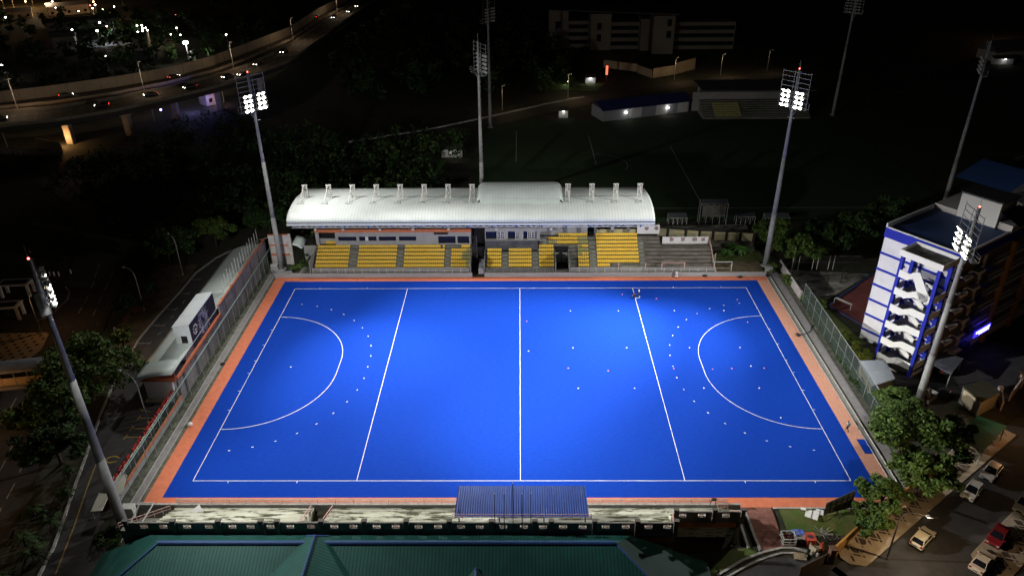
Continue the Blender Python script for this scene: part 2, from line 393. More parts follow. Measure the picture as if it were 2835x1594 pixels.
# paths and gutters along the short sides
v = MB(); sheet(v, -51.55, -50.92, -5.0, 59.8, -0.03); tag(v.build('gutter', M['drain']), kind='structure')
v = MB(); sheet(v, -52.45, -51.57, -5.0, 61.5, 0.02); sheet(v, 52.35, 53.85, -2.0, 61.5, 0.02); tag(v.build('path', M['path']), kind='structure')
v = MB(); v.box(-52.6, -52.47, -5, 61.5, -.1, .07); v.box(-51.6, -51.5, -5, 60, -.1, .05); v.box(51.02, 51.12, -5, 59.8, -.1, .06); v.box(51.9, 52.0, -3, 59.8, -.1, .06); v.box(33.5, 48.0, -5.25, -5.02, -.6, .06)
tag(v.build('kerb', M['kerbm']), kind='structure')
v = MB(); sheet(v, 51.12, 51.9, -3, 59.8, -0.06); tag(v.build('drain_channel', M['concrete']), kind='structure')
v = MB(); sheet(v, -53.9, -52.62, -5.0, 66, -0.07); sheet(v, 52.02, 52.33, -3, 61, -0.06); sheet(v, 53.87, 54.9, -2, 61, -0.05); tag(v.build('drain_strip', M['drain']), kind='structure')

# west side: service lane with parking bays, planted strip, street
v = MB()
lane = [(-57.5, -22), (-58.8, -12), (-60.1, -7), (-62, 0), (-63.9, 7.6), (-66, 15.3), (-67.5, 22.5), (-68.4, 29.8), (-69.3, 36), (-69.2, 44), (-68.7, 55), (-68.6, 62), (-66.8, 69), (-64, 74), (-58, 80)]
pr = resample(lane, 1.5)
east = lambda y: (-50.0 if y < -11 else -54.6 if y < 19 else -58.0 if y < 66 else -58.0+(y-66)*0.9)
P = []
for x, y in pr:
    e = east(y); e = max(e, x+1.5); P.append([(x+(e-x)*t, y, h(x+(e-x)*t, y)-0.05) for t in (0, .25, .5, .75, 1)])
v.grid(P); tag(v.build('service_lane', M['asphalt']), kind='structure')
v = MB(); kerb(v, lane, 0.35, -.14, .12); tag(v.build('kerb', M['kerbm']), kind='structure')
v = MB(); strip(v, [(-56.4, -16), (-58.1, -8.3), (-59.8, -1.8), (-61, 3.4)], -.08, .08, -0.035); 
for y in (13.8, 11.3, 9.3):
    strip(v, [(-59.4, y), (-55.2, y)], -.07, .07, -.035); strip(v, [(-59.5, y-.5), (-59.4, y+.6)], -.07, .07, -.03)
strip(v, [(-60.4, 16.2), (-59.6, 15.6), (-58.4, 15.5)], -.08, .08, -.035)
kk = [(-59.1+1.0*math.cos(t)*.9, 4.4+.65*math.sin(t)) for t in np.linspace(0.4, 5.8, 16)]
strip(v, kk, -.13, .13, -.034, .4)
tag(v.build('yellow_markings', M['yellow']), kind='structure')
v = MB()
for y in (35, 41.1, 47, 53.2, 59.2):
    strip(v, [(-69.1, y), (-66.8, y)], -.07, .07, -.035); strip(v, [(-66.9, y-.3), (-66.7, y+.5)], -.06, .06, -.03)
for y in (38.3, 44.2, 50.0): strip(v, [(-66.6, y-.5), (-66.4, y+.4)], -.06, .06, -.03)
strip(v, [(-51.4, -15.7), (-51.2, -14.2)], -.3, .3, -.03)
tag(v.build('lane_markings', M['oldwhite']), kind='structure')
# street further west
v = MB(); st = [(-66, -40), (-69, -20), (-71.5, -5), (-74.5, 8), (-78, 20), (-82, 36), (-86.5, 52), (-90, 66), (-97, 84), (-110, 104), (-130, 122)]
strip(v, st, -4.6, 6.5, -0.05, 3); tag(v.build('street', M['asphalt']), kind='structure')
v = MB()
for a, b in (((-75.2, 6.3), (-75.9, 9)), ((-71.1, 1.7), (-71.9, 4.7)), ((-69.9, -3.4), (-70.5, -.4)), ((-74.1, 2.1), (-74.6, 4.2)), ((-69.1, -7), (-69.6, -5)), ((-81.9, 44.6), (-82.7, 47.6)), ((-83.3, 49.6), (-84, 52.6)), ((-84.5, 54.6), (-85.4, 58.1)), ((-85.8, 59.7), (-86.7, 63.1)), ((-87.7, 55.4), (-88.5, 58.5)), ((-89.4, 60.5), (-90.2, 63)), ((-90.6, 64.2), (-91.4, 66.6)), ((-86, 49.5), (-86.8, 52.5)), ((-85.2, 45.6), (-85.8, 48.2))):
    strip(v, [a, b], -.07, .07, -.03)
strip(v, [(-79.8, 11.5), (-81.7, 19)], -.08, .08, -.03); strip(v, [(-77.2, 39), (-79.4, 47.4), (-82.6, 60.2), (-84.9, 70.8)], -.1, .1, -.03)
strip(v, [(-93.4, 56.2), (-91.2, 53.9), (-90, 50.7), (-89.9, 44.6), (-91.6, 42.6)], -.12, .12, .12)
tag(v.build('road_markings', M['oldwhite']), kind='structure')
v = MB()
strip(v, [(-65.2, -10.4), (-65.6, -8.9)], -.12, .12, -.03); strip(v, [(-65.6, -8.2), (-64.5, -8.0)], -.12, .12, -.03); strip(v, [(-66, -7.2), (-66.3, -6.1)], -.1, .1, -.03); strip(v, [(-65.4, -8.6), (-64.4, -8.5)], -.1, .1, -.03)
tag(v.build('bus_markings', M['yellow']), kind='structure')
# plaza west of the street: diamond paving
v = MB()
v.prism([(-87.0, 38.6), (-85.4, 33.0), (-88, 20), (-100, 20), (-103, 38)], -.05, .08)
v.m = 1
for i in range(16):
    for j in range(20):
        c = (-101+i*1.0, 20.5+j*1.0); 
        if (i+j) % 2 == 0 and c[0] < -86.8-(38.6-c[1])*0.02+0.0: v.face(*[(c[0]+a*.42*(1 if (i % 4) else .8), c[1]+b*.42, .086) for a, b in ((1, 0), (0, 1), (-1, 0), (0, -1))])
tag(v.build('plaza', [M['walk'], M['walkd']]), kind='structure')
# planted strip between lane and street
v = MB(); P = []
for x, y in pr:
    xw = np.interp(y, [q[1] for q in st], [q[0] for q in st])+4.9
    P.append([(x-.3+(min(xw, x-.6)-x)*t, y, h(x, y)-.03) for t in (0, .5, 1)])
v.grid(P); tag(v.build('planting_strip', M['soil']), kind='structure')
v = MB(); P = []
for y in np.linspace(34, 66, 20): P.append([(-74.5-(y-34)*.12, y, -.02), (-69.5, y, -.02)])
v.grid(P); tag(v.build('bare_earth', mat('bare_earth', (0.16, 0.10, 0.06), 0.95, (0.05, 0.05, 0.03), 0.5, 1)), kind='structure')

# east side: ramp, lawns, spur road, street, walk
v = MB(); patch(v, (29.7, -5.05), (33.2, -5.05), (33.6, -10.4), (30.6, -11.1), 0.02, .8); tag(v.build('ramp', wave_lines(M['brickramp'], 1, 0.35, (0.12, 0.06, 0.05), 0.12, 0.6)), kind='structure')
v = MB(); kerb(v, [(29.6, -5.3), (30.4, -11.0)], .3, -.3, .12); kerb(v, [(24.3, -14.1), (27.7, -12.4), (31, -11.15), (33.1, -10.6), (34.7, -10.6), (36.2, -11.1)], .3, -.3, .1, .7); kerb(v, [(25.3, -14.6), (28.7, -13), (31.4, -11.9), (32.9, -11.4), (34.5, -11.4), (36, -11.9)], .25, -.3, .1, .7); kerb(v, [(28.6, -6.3), (29, -10.6)], .3, -.3, .1); kerb(v, [(20.8, -10.3), (20.9, -14.5)], .3, -.3, .1)
tag(v.build('kerb', M['kerbm']), kind='structure')
v = MB(); patch(v, (20.9, -10.3), (29.0, -10.6), (30.0, -11.3), (24.0, -14.0), -.02, .7); patch(v, (20.9, -10.4), (24.0, -14.0), (22, -16), (20.9, -15.6), -.02, .7); patch(v, (34.1, -5.3), (46.5, -5.3), (43.5, -8.9), (34.6, -8.9), 0.0, .7); patch(v, (55.6, 45.5), (60.0, 46.5), (62.5, 36), (56.5, 33), -.02, .9)
tag(v.build('lawn', M['grass']), kind='structure')
v = MB(); patch(v, (26, -15.2), (31.4, -12), (37.5, -12.4), (36, -22), -.03, 1); patch(v, (26, -15.2), (36, -22), (30, -30), (20, -24), -.03, 1.2); patch(v, (38.2, -14.0), (78, 15.5), (90, 8), (50, -30), -.03, 2); patch(v, (62, 24), (78, 16), (96, 30), (78, 42), -.03, 2); patch(v, (36, -22), (37.5, -12.4), (39, -13.4), (50, -30), -.03, 1.2)
tag(v.build('road', M['asphalt']), kind='structure')
# patterned pavement beside the street
def pavement(A, B, wid, n):
    v = MB(); A = Vector(A); B = Vector(B); d = (B-A); Ln = d.length; d.normalize(); q = Vector((-d.y, d.x))
    def pt(u, w, off): p = A+d*u+q*w; return (p.x, p.y, h(p.x, p.y)+off)
    us = np.linspace(0, Ln, int(Ln/1.2)+1); ws = np.linspace(0, wid, 5)
    def rnd(u): return min(1, max(0.0, math.sqrt(max(0, 1-((1.6-u)/1.6)**2)))) if u < 1.6 else 1
    v.grid([[pt(u, wid/2+(w-wid/2)*max(.25, rnd(u)), .06) for w in ws] for u in us])
    for w in (0, wid): v.grid([[pt(u, wid/2+(w-wid/2)*max(.25, rnd(u))+dw, o) for dw, o in ((-.12, -.2), (-.12, .08), (.12, .08), (.12, -.2))] for u in us])
    v.m = 1; T = 1.62; iv = [(0, .30), (.50, 1.42)]; ca, sa = math.cos(R(54)), math.sin(R(54))
    for i in range(-30, 60):
        for j in range(-60, 60):
            for a0, a1 in iv:
                for b0, b1 in iv:
                    q4 = []
                    for p_, q_ in ((a0, b0), (a1, b0), (a1, b1), (a0, b1)):
                        p2, q2 = i*T+p_, j*T+q_; q4.append(((p2-q2)*ca+Ln/2-7, (p2+q2)*sa-wid*.5))
                    if all(.3+max(0, .9-u*.6) < w < wid-.3-max(0, .9-u*.6) and .5 < u < Ln-.3 for u, w in q4): v.face(*[pt(u, w, .067) for u, w in q4])
    return tag(v.build('pavement', [M['walk'], M['walkd']]), kind='structure')
pavement((41.6, -14.2), (75.0, 11.0), 3.9, 0)
pavement((58.3, -16.0), (86, 5.0), 4.5, 0)
# court and broken slab beyond the east path
v = MB(); patch(v, (60.2, 49.2), (64.6, 40.8), (84, 54), (76, 64), -.04, 2); tag(v.build('court', M['court']), kind='structure')
v = MB(); patch(v, (55.4, 50.5), (61.5, 52.2), (74, 62.5), (56, 65), -.03, 1.5); patch(v, (33, 71.5), (52, 71.5), (54, 86), (33, 85), 0.0, 2); tag(v.build('broken_slab', M['rubble']), kind='structure')
v = MB(); patch(v, (41.2, 61.0), (51.2, 61.0), (51.5, 66.5), (41.2, 66.8), .0, 1); tag(v.build('bare_slab', mat('bare_slab', (0.20, 0.16, 0.09), 0.95, (0.10, 0.09, 0.05), 0.7, 1)), kind='structure')
v = MB(); patch(v, (40.9, 66.9), (53, 66.6), (53, 79), (40.9, 79), -.01, 2); tag(v.build('lawn', M['grass']), kind='structure')
# second field beyond the stand, with its faint lines
v = MB(); sheet(v, -12, 108, 88, 172, -.06); tag(v.build('field', M['grass2']), kind='structure')
v = MB(); strip(v, [(-1, 131), (-1, 160)], -.1, .1, -.05); strip(v, [(22, 128), (22, 155)], -.1, .1, -.05); strip(v, [(46, 96), (46, 144)], -.1, .1, -.05); strip(v, [(22+9*math.cos(t), 128+9*math.sin(t)) for t in np.linspace(-.5, 1.5, 14)], -.1, .1, -.05)
strip(v, [(-1, 96), (96, 96)], -.1, .1, -.05)
tag(v.build('field_lines', M['oldwhite']), kind='structure')
# road beyond the second field
v = MB(); strip(v, [(-60, 140), (-30, 156), (-5, 174), (10, 186), (25, 197), (45, 209), (70, 222), (100, 232), (150, 240), (240, 262)], -4.5, 4.5, -.03, 4); tag(v.build('road', M['asphalt2']), kind='structure')
v = MB(); kerb(v, [(-60, 145.5), (-30, 161.5), (-8, 177.5), (10, 191.5), (24, 200.5)], .5, -.1, .4, 4); tag(v.build('kerb', M['kerbm']), kind='structure')

# ================================================================== MAIN GRANDSTAND (far side)
ROW_T, ROW_R = 0.81, 0.50
def row_y(r): return 61.7+(r-1)*ROW_T
def row_z(r): return 1.05+(r-1)*ROW_R
gs = tag(empty('grandstand', (-10, 65, 0)), 'long grandstand with curved white metal roof and yellow seats on the far touchline', 'grandstand')
def loc(o, par):      # parts are modelled in world coordinates
    o.parent = par; o.matrix_parent_inverse = Matrix.Translation(par.location).inverted() if par.rotation_euler.z == 0 else (Matrix.Translation(par.location) @ Matrix.Rotation(par.rotation_euler.z, 4, 'Z')).inverted()
    return o
t = MB()
def rows(mb, x0, x1, r0, r1, back=None):
    for r in range(r0, r1+1): mb.box(x0, x1, row_y(r), row_y(r)+ROW_T, 0.2, row_z(r))
rows(t, -43.6, -10.35, 1, 6); rows(t, -7.35, 3.85, 1, 5); rows(t, 3.86, 7.4, 1, 6); rows(t, 10.4, 14.7, 1, 6); rows(t, 14.71, 26.2, 1, 9)
for r in (7, 8, 9): t.box(4.1 if r == 9 else 6.0, 14.69, row_y(r), row_y(r)+ROW_T, row_z(r)-.9, row_z(r))
t.box(-43.6, -10.35, 66.57, 67.0, .2, 4.05); t.box(-43.6, -10.35, 59.97, 61.69, -.1, .85); t.box(-7.35, 26.2, 59.97, 61.69, -.1, .85); t.box(-46.5, -43.62, 59.97, 67.0, -.1, .3)
loc(t.build('terrace', M['standc']), gs)
# aisles
for (xa, xb, n) in ((-36.15, -34.35, 6), (-26.05, -24.6, 6), (-15.85, -14.6, 6), (-3.8, -2.42, 5), (2.6, 4.0, 5), (14.75, 16.2, 8), (25.3, 26.35, 8)):
    a = MB()
    for r in range(1, n+1): a.box(xa, xb, row_y(r)-ROW_T*.5, row_y(r)+.02, row_z(r)-.6, row_z(r)-ROW_R*.5+.003); a.box(xa, xb, row_y(r)+.02, row_y(r)+ROW_T*.5, row_z(r)-.1, row_z(r)+.003)
    loc(a.build('aisle_stair', M['stair']), gs)
a = MB()
for k in range(6): a.box(4.15, 6.0, 66.5+k*.35, 66.86+k*.35, 3.2, 3.9+k*.27)
loc(a.build('aisle_stair', M['stair']), gs)
# side walls of tunnels, end wall
a = MB()
for x in (-10.34, -7.45, 7.41, 10.3): a = MB(); a.box(x, x+.09, 60.0, 66.5, .0, 3.3); loc(a.build('tunnel_wall', M['greywall']), gs)
a = MB(); a.box(-43.75, -43.61, 60.2, 67, .0, 3.6); a.box(-46.4, -43.7, 66.8, 66.95, 0, 4.0); loc(a.build('end_wall', M['greywall']), gs)
a = MB(); a.box(-10.24, -7.46, 65.9, 66.1, .0, 4.0); loc(a.build('tunnel_back', M['dark']), gs); a = MB(); a.box(7.51, 10.29, 66.2, 66.4, 2.5, 3.9); loc(a.build('tunnel_back', M['dark']), gs)  # tunnel shade painted as near-black back sheets
a = MB(); a.box(7.6, 8.8, 66.1, 66.19, .2, 2.5); loc(a.build('tunnel_door', mat('door_cream', (.34, .36, .27), .8)), gs); a = MB(); a.box(8.95, 10.2, 66.1, 66.19, .2, 2.5); loc(a.build('tunnel_door', mat('door_cream', (.34, .36, .27), .8)), gs)
a = MB(); a.box(-8.6, -7.6, 60.6, 65.0, .3, 1.6); loc(a.build('tunnel_ramp', mat('pale_ramp', (.42, .44, .47), .8, (.25, .25, .26), 1.5, 1)), gs)
# left room wall with window openings
wz = [(-41.5, -37.5), (-37.0, -33.2)]
wins = [(-34.9-3.9, -34.9), (-34.3, -30.6), (-30.1, -26.4), (-25.8, -22.1), (-17.4, -13.7), (-13.3, -10.8)]
zb, zt = 5.0, 5.95
a = MB(); xs = [-39.4]+[q for w_ in wins for q in w_]+[-10.35]
tall = {4, 5}
for i in range(0, len(xs), 2): a.box(xs[i], xs[i+1], 67.0, 67.25, 4.05, 7.08)
for i, (p0, p1) in enumerate(wins):
    lo = 4.35 if i in tall else zb
    a.box(p0, p1, 67.0, 67.25, 4.05, lo); a.box(p0, p1, 67.0, 67.25, zt+.05, 7.08)
a.box(-43.6, -42.9, 67.0, 67.5, 4.05, 7.08); a.box(-43.0, -39.45, 67.6, 67.75, 4.05, 5.3)
loc(a.build('room_wall', M['greywall']), gs)
for i, (p0, p1) in enumerate(wins):
    a = MB(); a.box(p0, p1, 67.16, 67.2, 4.35 if i in tall else zb, zt+.05); loc(a.build('window', M['glass']), gs)
a = MB(); a.box(-33.0, -32.4, 67.1, 67.15, 5.0, 5.9); loc(a.build('open_sash', M['whitewall']), gs)
a = MB(); a.box(-43.6, -10.3, 66.75, 67.0, 7.09, 7.75); loc(a.build('orange_band', M['orangew']), gs)
a = MB(); a.box(-43.0, -39.5, 68.5, 68.6, 4.05, 7.1); loc(a.build('painted_recess_dark', M['dark']), gs); a = MB(); a.box(-10.3, -7.4, 68.0, 68.2, 4.0, 7.6); loc(a.build('painted_recess_dark', M['dark']), gs)  # near-black sheets paint the unlit depth of these bays
a = MB(); a.box(-18.2, -15.3, 66.7, 66.98, 6.55, 7.0); loc(a.build('signal_box', M['black']), gs)
# central glazed room
a = MB(); a.box(-7.35, 3.85, 65.75, 66.1, 3.3, 5.55); loc(a.build('dark_fascia', mat('dark_fascia', (.05, .052, .062), .7, (.10, .10, .09), .8, 1)), gs)
a = MB(); a.box(-7.35, 5.7, 65.7, 66.6, 5.56, 5.7); a.box(-7.2, 5.7, 66.2, 66.4, 7.45, 8.2)
for x in (-3.25, -.45+.2, 3.55): a.box(x, x+.75, 66.15, 66.45, 5.7, 7.45)
a.box(4.35, 14.6, 69.5, 69.7, 5.05, 7.6); a.box(-7.35, -7.2, 66.2, 69, 5.7, 8)
loc(a.build('gallery_wall', M['greywall']), gs)
a = MB(); a.box(-7.2, 4.2, 66.5, 66.6, 5.7, 7.45); loc(a.build('dark_glazing', M['glass']), gs)
for x in (-3.9, .05, 2.6):
    x0 = x-.9; a = MB()
    for k in range(3): a.box(x0+k*.75-.06, x0+k*.75+.06, 66.2, 66.3, 5.72, 7.4)
    for z in (5.72, 6.2, 6.62, 7.0, 7.36): a.box(x0, x0+1.5, 66.22, 66.28, z-.03, z+.05)
    for k in range(2): a.box(x0+.375+k*.75-.025, x0+.375+k*.75+.025, 66.23, 66.27, 5.72, 7.4)
    loc(a.build('lattice_window', M['whitewall']), gs)
a = MB()
for x in (9.5, 12.5, 16.0, 19.6, 23.0): a = MB(); a.box(x, x+.6, 69.2, 69.49, 5.0, 12.6); loc(a.build('column', mat('column_grey', (.13, .13, .14), .8)), gs)
for x in (-44, -38, -24, -16.5, -8, -2.9, 3.2): a = MB(); a.box(x, x+.5, 68.8, 69.3, 7.0, 13.0); loc(a.build('column', MATS['column_grey']), gs)
a = MB(); a.box(16.7, 25.2, 70.2, 70.4, 5.0, 6.0); loc(a.build('rear_wall', M['cream']), gs)
# roof
prof = [(60.45, 12.15), (60.75, 12.75), (61.7, 13.35), (63.0, 13.75), (64.6, 14.05), (66.8, 14.2), (69, 14.12), (71.5, 13.85), (74.2, 13.4), (77.0, 12.8), (79.2, 12.25)]
xs = list(np.linspace(-47.1, 27.2, 150))
a = MB(); a.grid([[(x, y, z) for y, z in prof] for x in xs])
th = MB()
rf = a.build('roof', wave_lines(M['roofw'], 0, 0.62, (.36, .40, .39), .13, .55), smooth=True); loc(rf, gs)
sd = rf.modifiers.new('thick', 'SOLIDIFY'); sd.thickness = .12; sd.offset = -1
a = MB(); a.box(-47.1, 27.2, 60.3, 60.5, 11.55, 11.95); loc(a.build('gutter', mat('gutter_white', (.60, .63, .64), .5)), gs)
a = MB(); a.box(-47.1, 27.2, 60.55, 60.6, 11.9, 12.2); loc(a.build('eave_gap_shade', M['dark']), gs)  # near-black strip paints the shaded gap above the gutter
a = MB()
for z, y in ((11.5, 60.65), (10.9, 60.9)): a.bar((-46.3, y, z), (26.8, y, z), .12)
k = 0; x = -46.3
while x < 26: a.bar((x, 60.65, 11.5), (x+1.2, 60.9, 10.9), .07); a.bar((x+1.2, 60.9, 10.9), (x+2.4, 60.65, 11.5), .07); x += 2.4
a.m = 1; x = -45.6
while x < 27:
    a.bar((x, 60.7, 11.45), (x+.5, 62.5, 10.4), .3); a.bar((x, 60.7, 10.9), (x+.2, 66, 11.6), .2); a.bar((x, 61, 11.6), (x, 68.9, 13.5), .25); x += 5.0
loc(a.build('front_truss', [M['steelw'], M['steelb']]), gs)
for x in [-45+5*k for k in range(8)]+[10, 15, 20, 25]:
    a = MB(); x0, x1 = x-.35, x+.5
    zb_, zt_ = 14.05, 16.9
    a.bar((x0, 69, zb_), (x0, 69, zt_), .16); a.bar((x1, 69, zb_), (x1, 69, zt_), .16); a.bar((x0-.15, 69, zt_), (x1+.15, 69, zt_), .22)
    n = 5
    for i in range(n):
        z0 = zb_+(zt_-zb_)*i/n; z1 = zb_+(zt_-zb_)*(i+1)/n
        a.bar((x0 if i % 2 else x1, 69, z0), (x1 if i % 2 else x0, 69, z1), .09); a.bar((x0, 69, z1), (x1, 69, z1), .07)
    a.bar((x-.1, 69, zt_), (x-.45 if x < 0 else x+.3, 65.9, 14.15), .14)
    a.m = 1; a.box(x-1.0, x+.35, 65.5, 66.5, 14.15, 14.24)
    loc(a.build('roof_mast', [M['steelw'], M['roofb']]), gs)
# raised roof monitor
a = MB()
mp_ = [(66.0, 14.9), (66.6, 15.5), (67.6, 16.0), (69.2, 16.35), (71, 16.35), (73, 15.9), (75, 15.0), (76, 14.2)]
P = []
for x in np.linspace(-8.9, 9.0, 37):
    e = min(1, (min(x+8.9, 9.0-x))/1.6); q = 0.25+.75*math.sqrt(max(0, 1-(1-e)**2)); P.append([(x, y, 13.9+(z-13.9)*q) for y, z in mp_])
a.grid(P); mo = loc(a.build('roof_monitor', wave_lines(mat('roof_monitor_sheet', (.50, .55, .53), .5, (.43, .48, .46), .3, 1), 0, 0.62, (.3, .33, .33), .13, .5), smooth=True), gs)
a = MB(); a.box(-8.2, 8.3, 65.9, 66.15, 13.95, 14.95); q = a.build('monitor_front', M['roofb']); loc(q, gs)
for x in (-43.2, -37.3, -29.5, -22.5, -15, -5.0, 6.6, 19.5):
    a = MB(); a.ball((x, 66.2, 8.0), .35, .3, .22); loc(a.build('eave_lamp', M['whitewall']), gs)
# front guard rail
def railing(name, p0, p1, hgt, rails, gap, mt, w=.06, z0=None):
    a = MB(); p0 = Vector(p0); p1 = Vector(p1); Ln = (p1-p0).length; n = max(1, int(Ln/gap))
    for k in range(n+1):
        q = p0.lerp(p1, k/n); a.bar(q, q+Vector((0, 0, hgt)), w)
    for r in rails: a.bar(p0+Vector((0, 0, r)), p1+Vector((0, 0, r)), w*1.3)
    return a.build(name, mt)
tag(railing('railing', (-43.2, 60.3, .85), (-10.6, 60.3, .85), 1.0, (.35, .68, 1.0), 1.7, M['steelw'], .07), 'three-bar white railing along the stand front left of the ladder tunnel', 'railing', 'stand front railings')
tag(railing('railing', (-7.0, 60.3, .85), (7.0, 60.3, .85), .9, (.4, .9), 1.7, mat('rail_dull', (.30, .30, .29), .7), .06), 'dull thin railing along the stand front between the two tunnels', 'railing', 'stand front railings')
tag(railing('railing', (10.6, 60.3, .85), (40.5, 60.3, .85), 1.0, (.35, .68, 1.0), 1.7, M['steelw'], .07), 'three-bar white railing below the bright seats and mossy open terrace', 'railing', 'stand front railings')
a = MB()
for x in (-10.2, -9.0): a.bar((x, 63.8, .4), (x, 63.8, 7.6), .09)
for k in range(14): a.bar((-10.2, 63.8, .8+k*.5), (-9.0, 63.8, .8+k*.5), .05)
a.bar((-10.2, 63.8, 4), (-9, 63.8, 7.2), .05); a.bar((-10.2, 66.8, 4.2), (-9, 66.8, 4.2), .07)
tag(a.build('scaffold_ladder', mat('rust_dark', (.10, .085, .08), .8)), 'tall dark scaffold ladder standing in the tunnel gap between seat blocks', 'ladder')

# seats
def seat_mesh():
    a = MB(); w = .205
    a.solid([(-w, -.2, .40), (-w, .16, .37), (-w, .22, .72), (-w, .28, .74), (-w, .22, .31), (-w, -.2, .34)], (2*w, 0, 0))
    a.box(-w+.03, w-.03, -.22, -.2, .33, .43); a.box(-.03, .03, -.02, .06, 0, .34)
    return a
blocks = [(-43.1, -36.2, 15, range(1, 7), 'leftmost block'), (-34.3, -26.1, 18, range(1, 7), 'second block from the left'), (-24.5, -15.95, 19, range(1, 7), 'third block from the left'), (-14.55, -10.45, 9, range(1, 6), 'fourth block from the left'), (-6.9, -3.85, 7, range(1, 6), 'fifth block from the left'), (-2.35, 2.5, 11, range(1, 6), 'sixth block from the left'), (4.06, 7.2, 7, range(1, 7), 'seventh block from the left'), (12.3, 14.6, 5, range(1, 7), 'narrow block right of the tunnel'), (16.3, 25.15, 20, range(1, 9), 'brightest block at the right')]
cand = []; rest = []
sx_ = lambda x0, x1, n, i: x0+(x1-x0)*(i+.5)/n
for bi, (x0, x1, n, rs, nm) in enumerate(blocks):
    for r in rs:
        for i in range(n):
            if bi == 8 and r == 1 and i > 5: continue
            if bi == 2 and r == 6 and i == 17: continue
            fade = (bi == 3 and i >= 5 and r in (3, 4)) or (bi == 3 and i >= 7) or (bi == 7 and r in (4, 5, 6) and (i < 2 or r == 5))
            x = sx_(x0, x1, n, i); lab = f"{ORD[i]} yellow seat from the left, {['front', 'second', 'third'][r-1] if r < 4 else ''} row, {nm}"
            (cand if r <= 3 else rest).append((r, (x-0)**2, x, row_y(r)+.4, row_z(r), fade, lab))
for r, x0, x1, n in ((9, 8.3, 14.5, 14), (8, 6.1, 14.5, 19), (7, 6.1, 14.6, 19), (9, 16.3, 25.2, 20)):
    for i in range(n): rest.append((r, 0, sx_(x0, x1, n, i), row_y(r)+.4, row_z(r), r < 9 and i >= 14 or (r == 7 and i < 4), ''))
for i in range(4): rest.append((6, 0, -12.2+i*.46, row_y(6)+.4, row_z(6), False, ''))
for i in range(5): rest.append((9, 0, -41.4+i*.46, 67.2, 4.05, False, ''))
cand.sort(key=lambda c: (c[0], c[1])); rest += cand[300:]; cand = cand[:300]
seat_me = {}
for fade in (False, True):
    s = seat_mesh().build('stadium_seat', M['seat2' if fade else 'seat']); seat_me[fade] = s.data; bpy.data.objects.remove(s)
for r, _, x, y, z, fade, lab in cand:
    o = bpy.data.objects.new('stadium_seat', seat_me[fade]); o.location = (x, y, z); C.objects.link(o)
    tag(o, lab, 'seat', 'yellow seats of the far grandstand')
a = MB()
sv = seat_mesh()
for r, _, x, y, z, fade, lab in rest:
    i = len(a.v); a.v += [(p[0]+x, p[1]+y, p[2]+z) for p in sv.v]; a.f += [tuple(k+i for k in f) for f in sv.f]; a.mi += [1 if fade else 0]*len(sv.f)
tag(a.build('stadium_seats', [M['seat'], M['seat2']]), kind='stuff')

# open decayed terrace to the right
ot = tag(empty('open_terrace', (33, 64, 0)), 'roofless mossy brown terrace of bare steps right of the covered seats', 'terrace')
t = MB(); rows(t, 26.4, 40.6, 1, 6); rows(t, 26.21, 30.0, 7, 9); t.box(26.21, 40.6, 59.97, 61.69, -.1, .85); t.box(30.01, 40.6, 66.57, 68.0, .2, 3.6)
loc(t.build('terrace', M['decay']), ot)
def wall_open(mb, x0, x1, y, z0, z1, ops, oz0, oz1, th=.18):
    xs = [x0]+[q for w_ in ops for q in w_]+[x1]
    for i in range(0, len(xs), 2): mb.box(xs[i], xs[i+1], y, y+th, z0, z1)
    for p0, p1 in ops: mb.box(p0, p1, y, y+th, z0, oz0); mb.box(p0, p1, y, y+th, oz1, z1)
def grille(mb, x0, x1, y, z0, z1, w=.06):
    for x in (x0+(x1-x0)*.22, x0+(x1-x0)*.78): mb.bar((x, y, z0), (x, y, z1), w)
    for z in (z0+(z1-z0)*.22, z0+(z1-z0)*.78): mb.bar((x0, y, z), (x1, y, z), w)
    a_, b_ = x0+(x1-x0)*.22, x0+(x1-x0)*.78; c_, d_ = z0+(z1-z0)*.22, z0+(z1-z0)*.78
    mb.bar((a_, y, c_), (b_, y, d_), w); mb.bar((b_, y, c_), (a_, y, d_), w)
a = MB(); ops = [(32.2, 32.95), (34.6, 35.35), (37.0, 37.95), (38.9, 39.65)]
wall_open(a, 30.6, 40.4, 68.0, 3.3, 5.2, ops, 4.2, 5.0); wall_open(a, 25.3, 30.1, 69.6, 5.2, 7.2, [(26.9, 27.7), (29, 29.8)], 6.1, 6.95)
loc(a.build('rear_wall', M['whitewall']), ot)
for p0, p1 in ops: a = MB(); grille(a, p0, p1, 68.09, 4.2, 5.0); loc(a.build('grille', M['pink']), ot)
for p0, p1 in ((26.9, 27.7), (29, 29.8)): a = MB(); grille(a, p0, p1, 69.69, 6.1, 6.95); loc(a.build('grille', M['pink']), ot)
a = MB(); a.solid([(40.62, 60.0, 0), (40.62, 68.2, 0), (40.62, 68.2, 4.4), (40.62, 66.6, 4.0), (40.62, 61.6, 1.3), (40.62, 60.0, 1.0)], (.18, 0, 0)); loc(a.build('end_wall', M['pink']), ot)
a = MB()
for x0, x1, zz in ((29.6, 34.3, 1.05), (20.6, 26.2, 1.05)):
    a.bar((x0, 61.2, .85), (x0, 61.2, 2.5), .16); a.bar((x1, 61.2, .85), (x1, 61.2, 2.5), .16)
a.bar((29.6, 61.2, 2.5), (34.3, 61.2, 2.5), .12)
loc(a.build('pink_post', M['pink']), ot)
a = MB(); a.prism([(20.8+2.4+2.3*math.cos(t), 61.0+.45*math.sin(t)) for t in np.linspace(0, 2*math.pi, 20)[:-1]], .85, 1.75); tag(a.build('planter', mat('planter_conc', (.30, .30, .22), .9, (.15, .16, .10), 1, 1)), 'long rounded concrete planter below the bright yellow seats', 'planter')
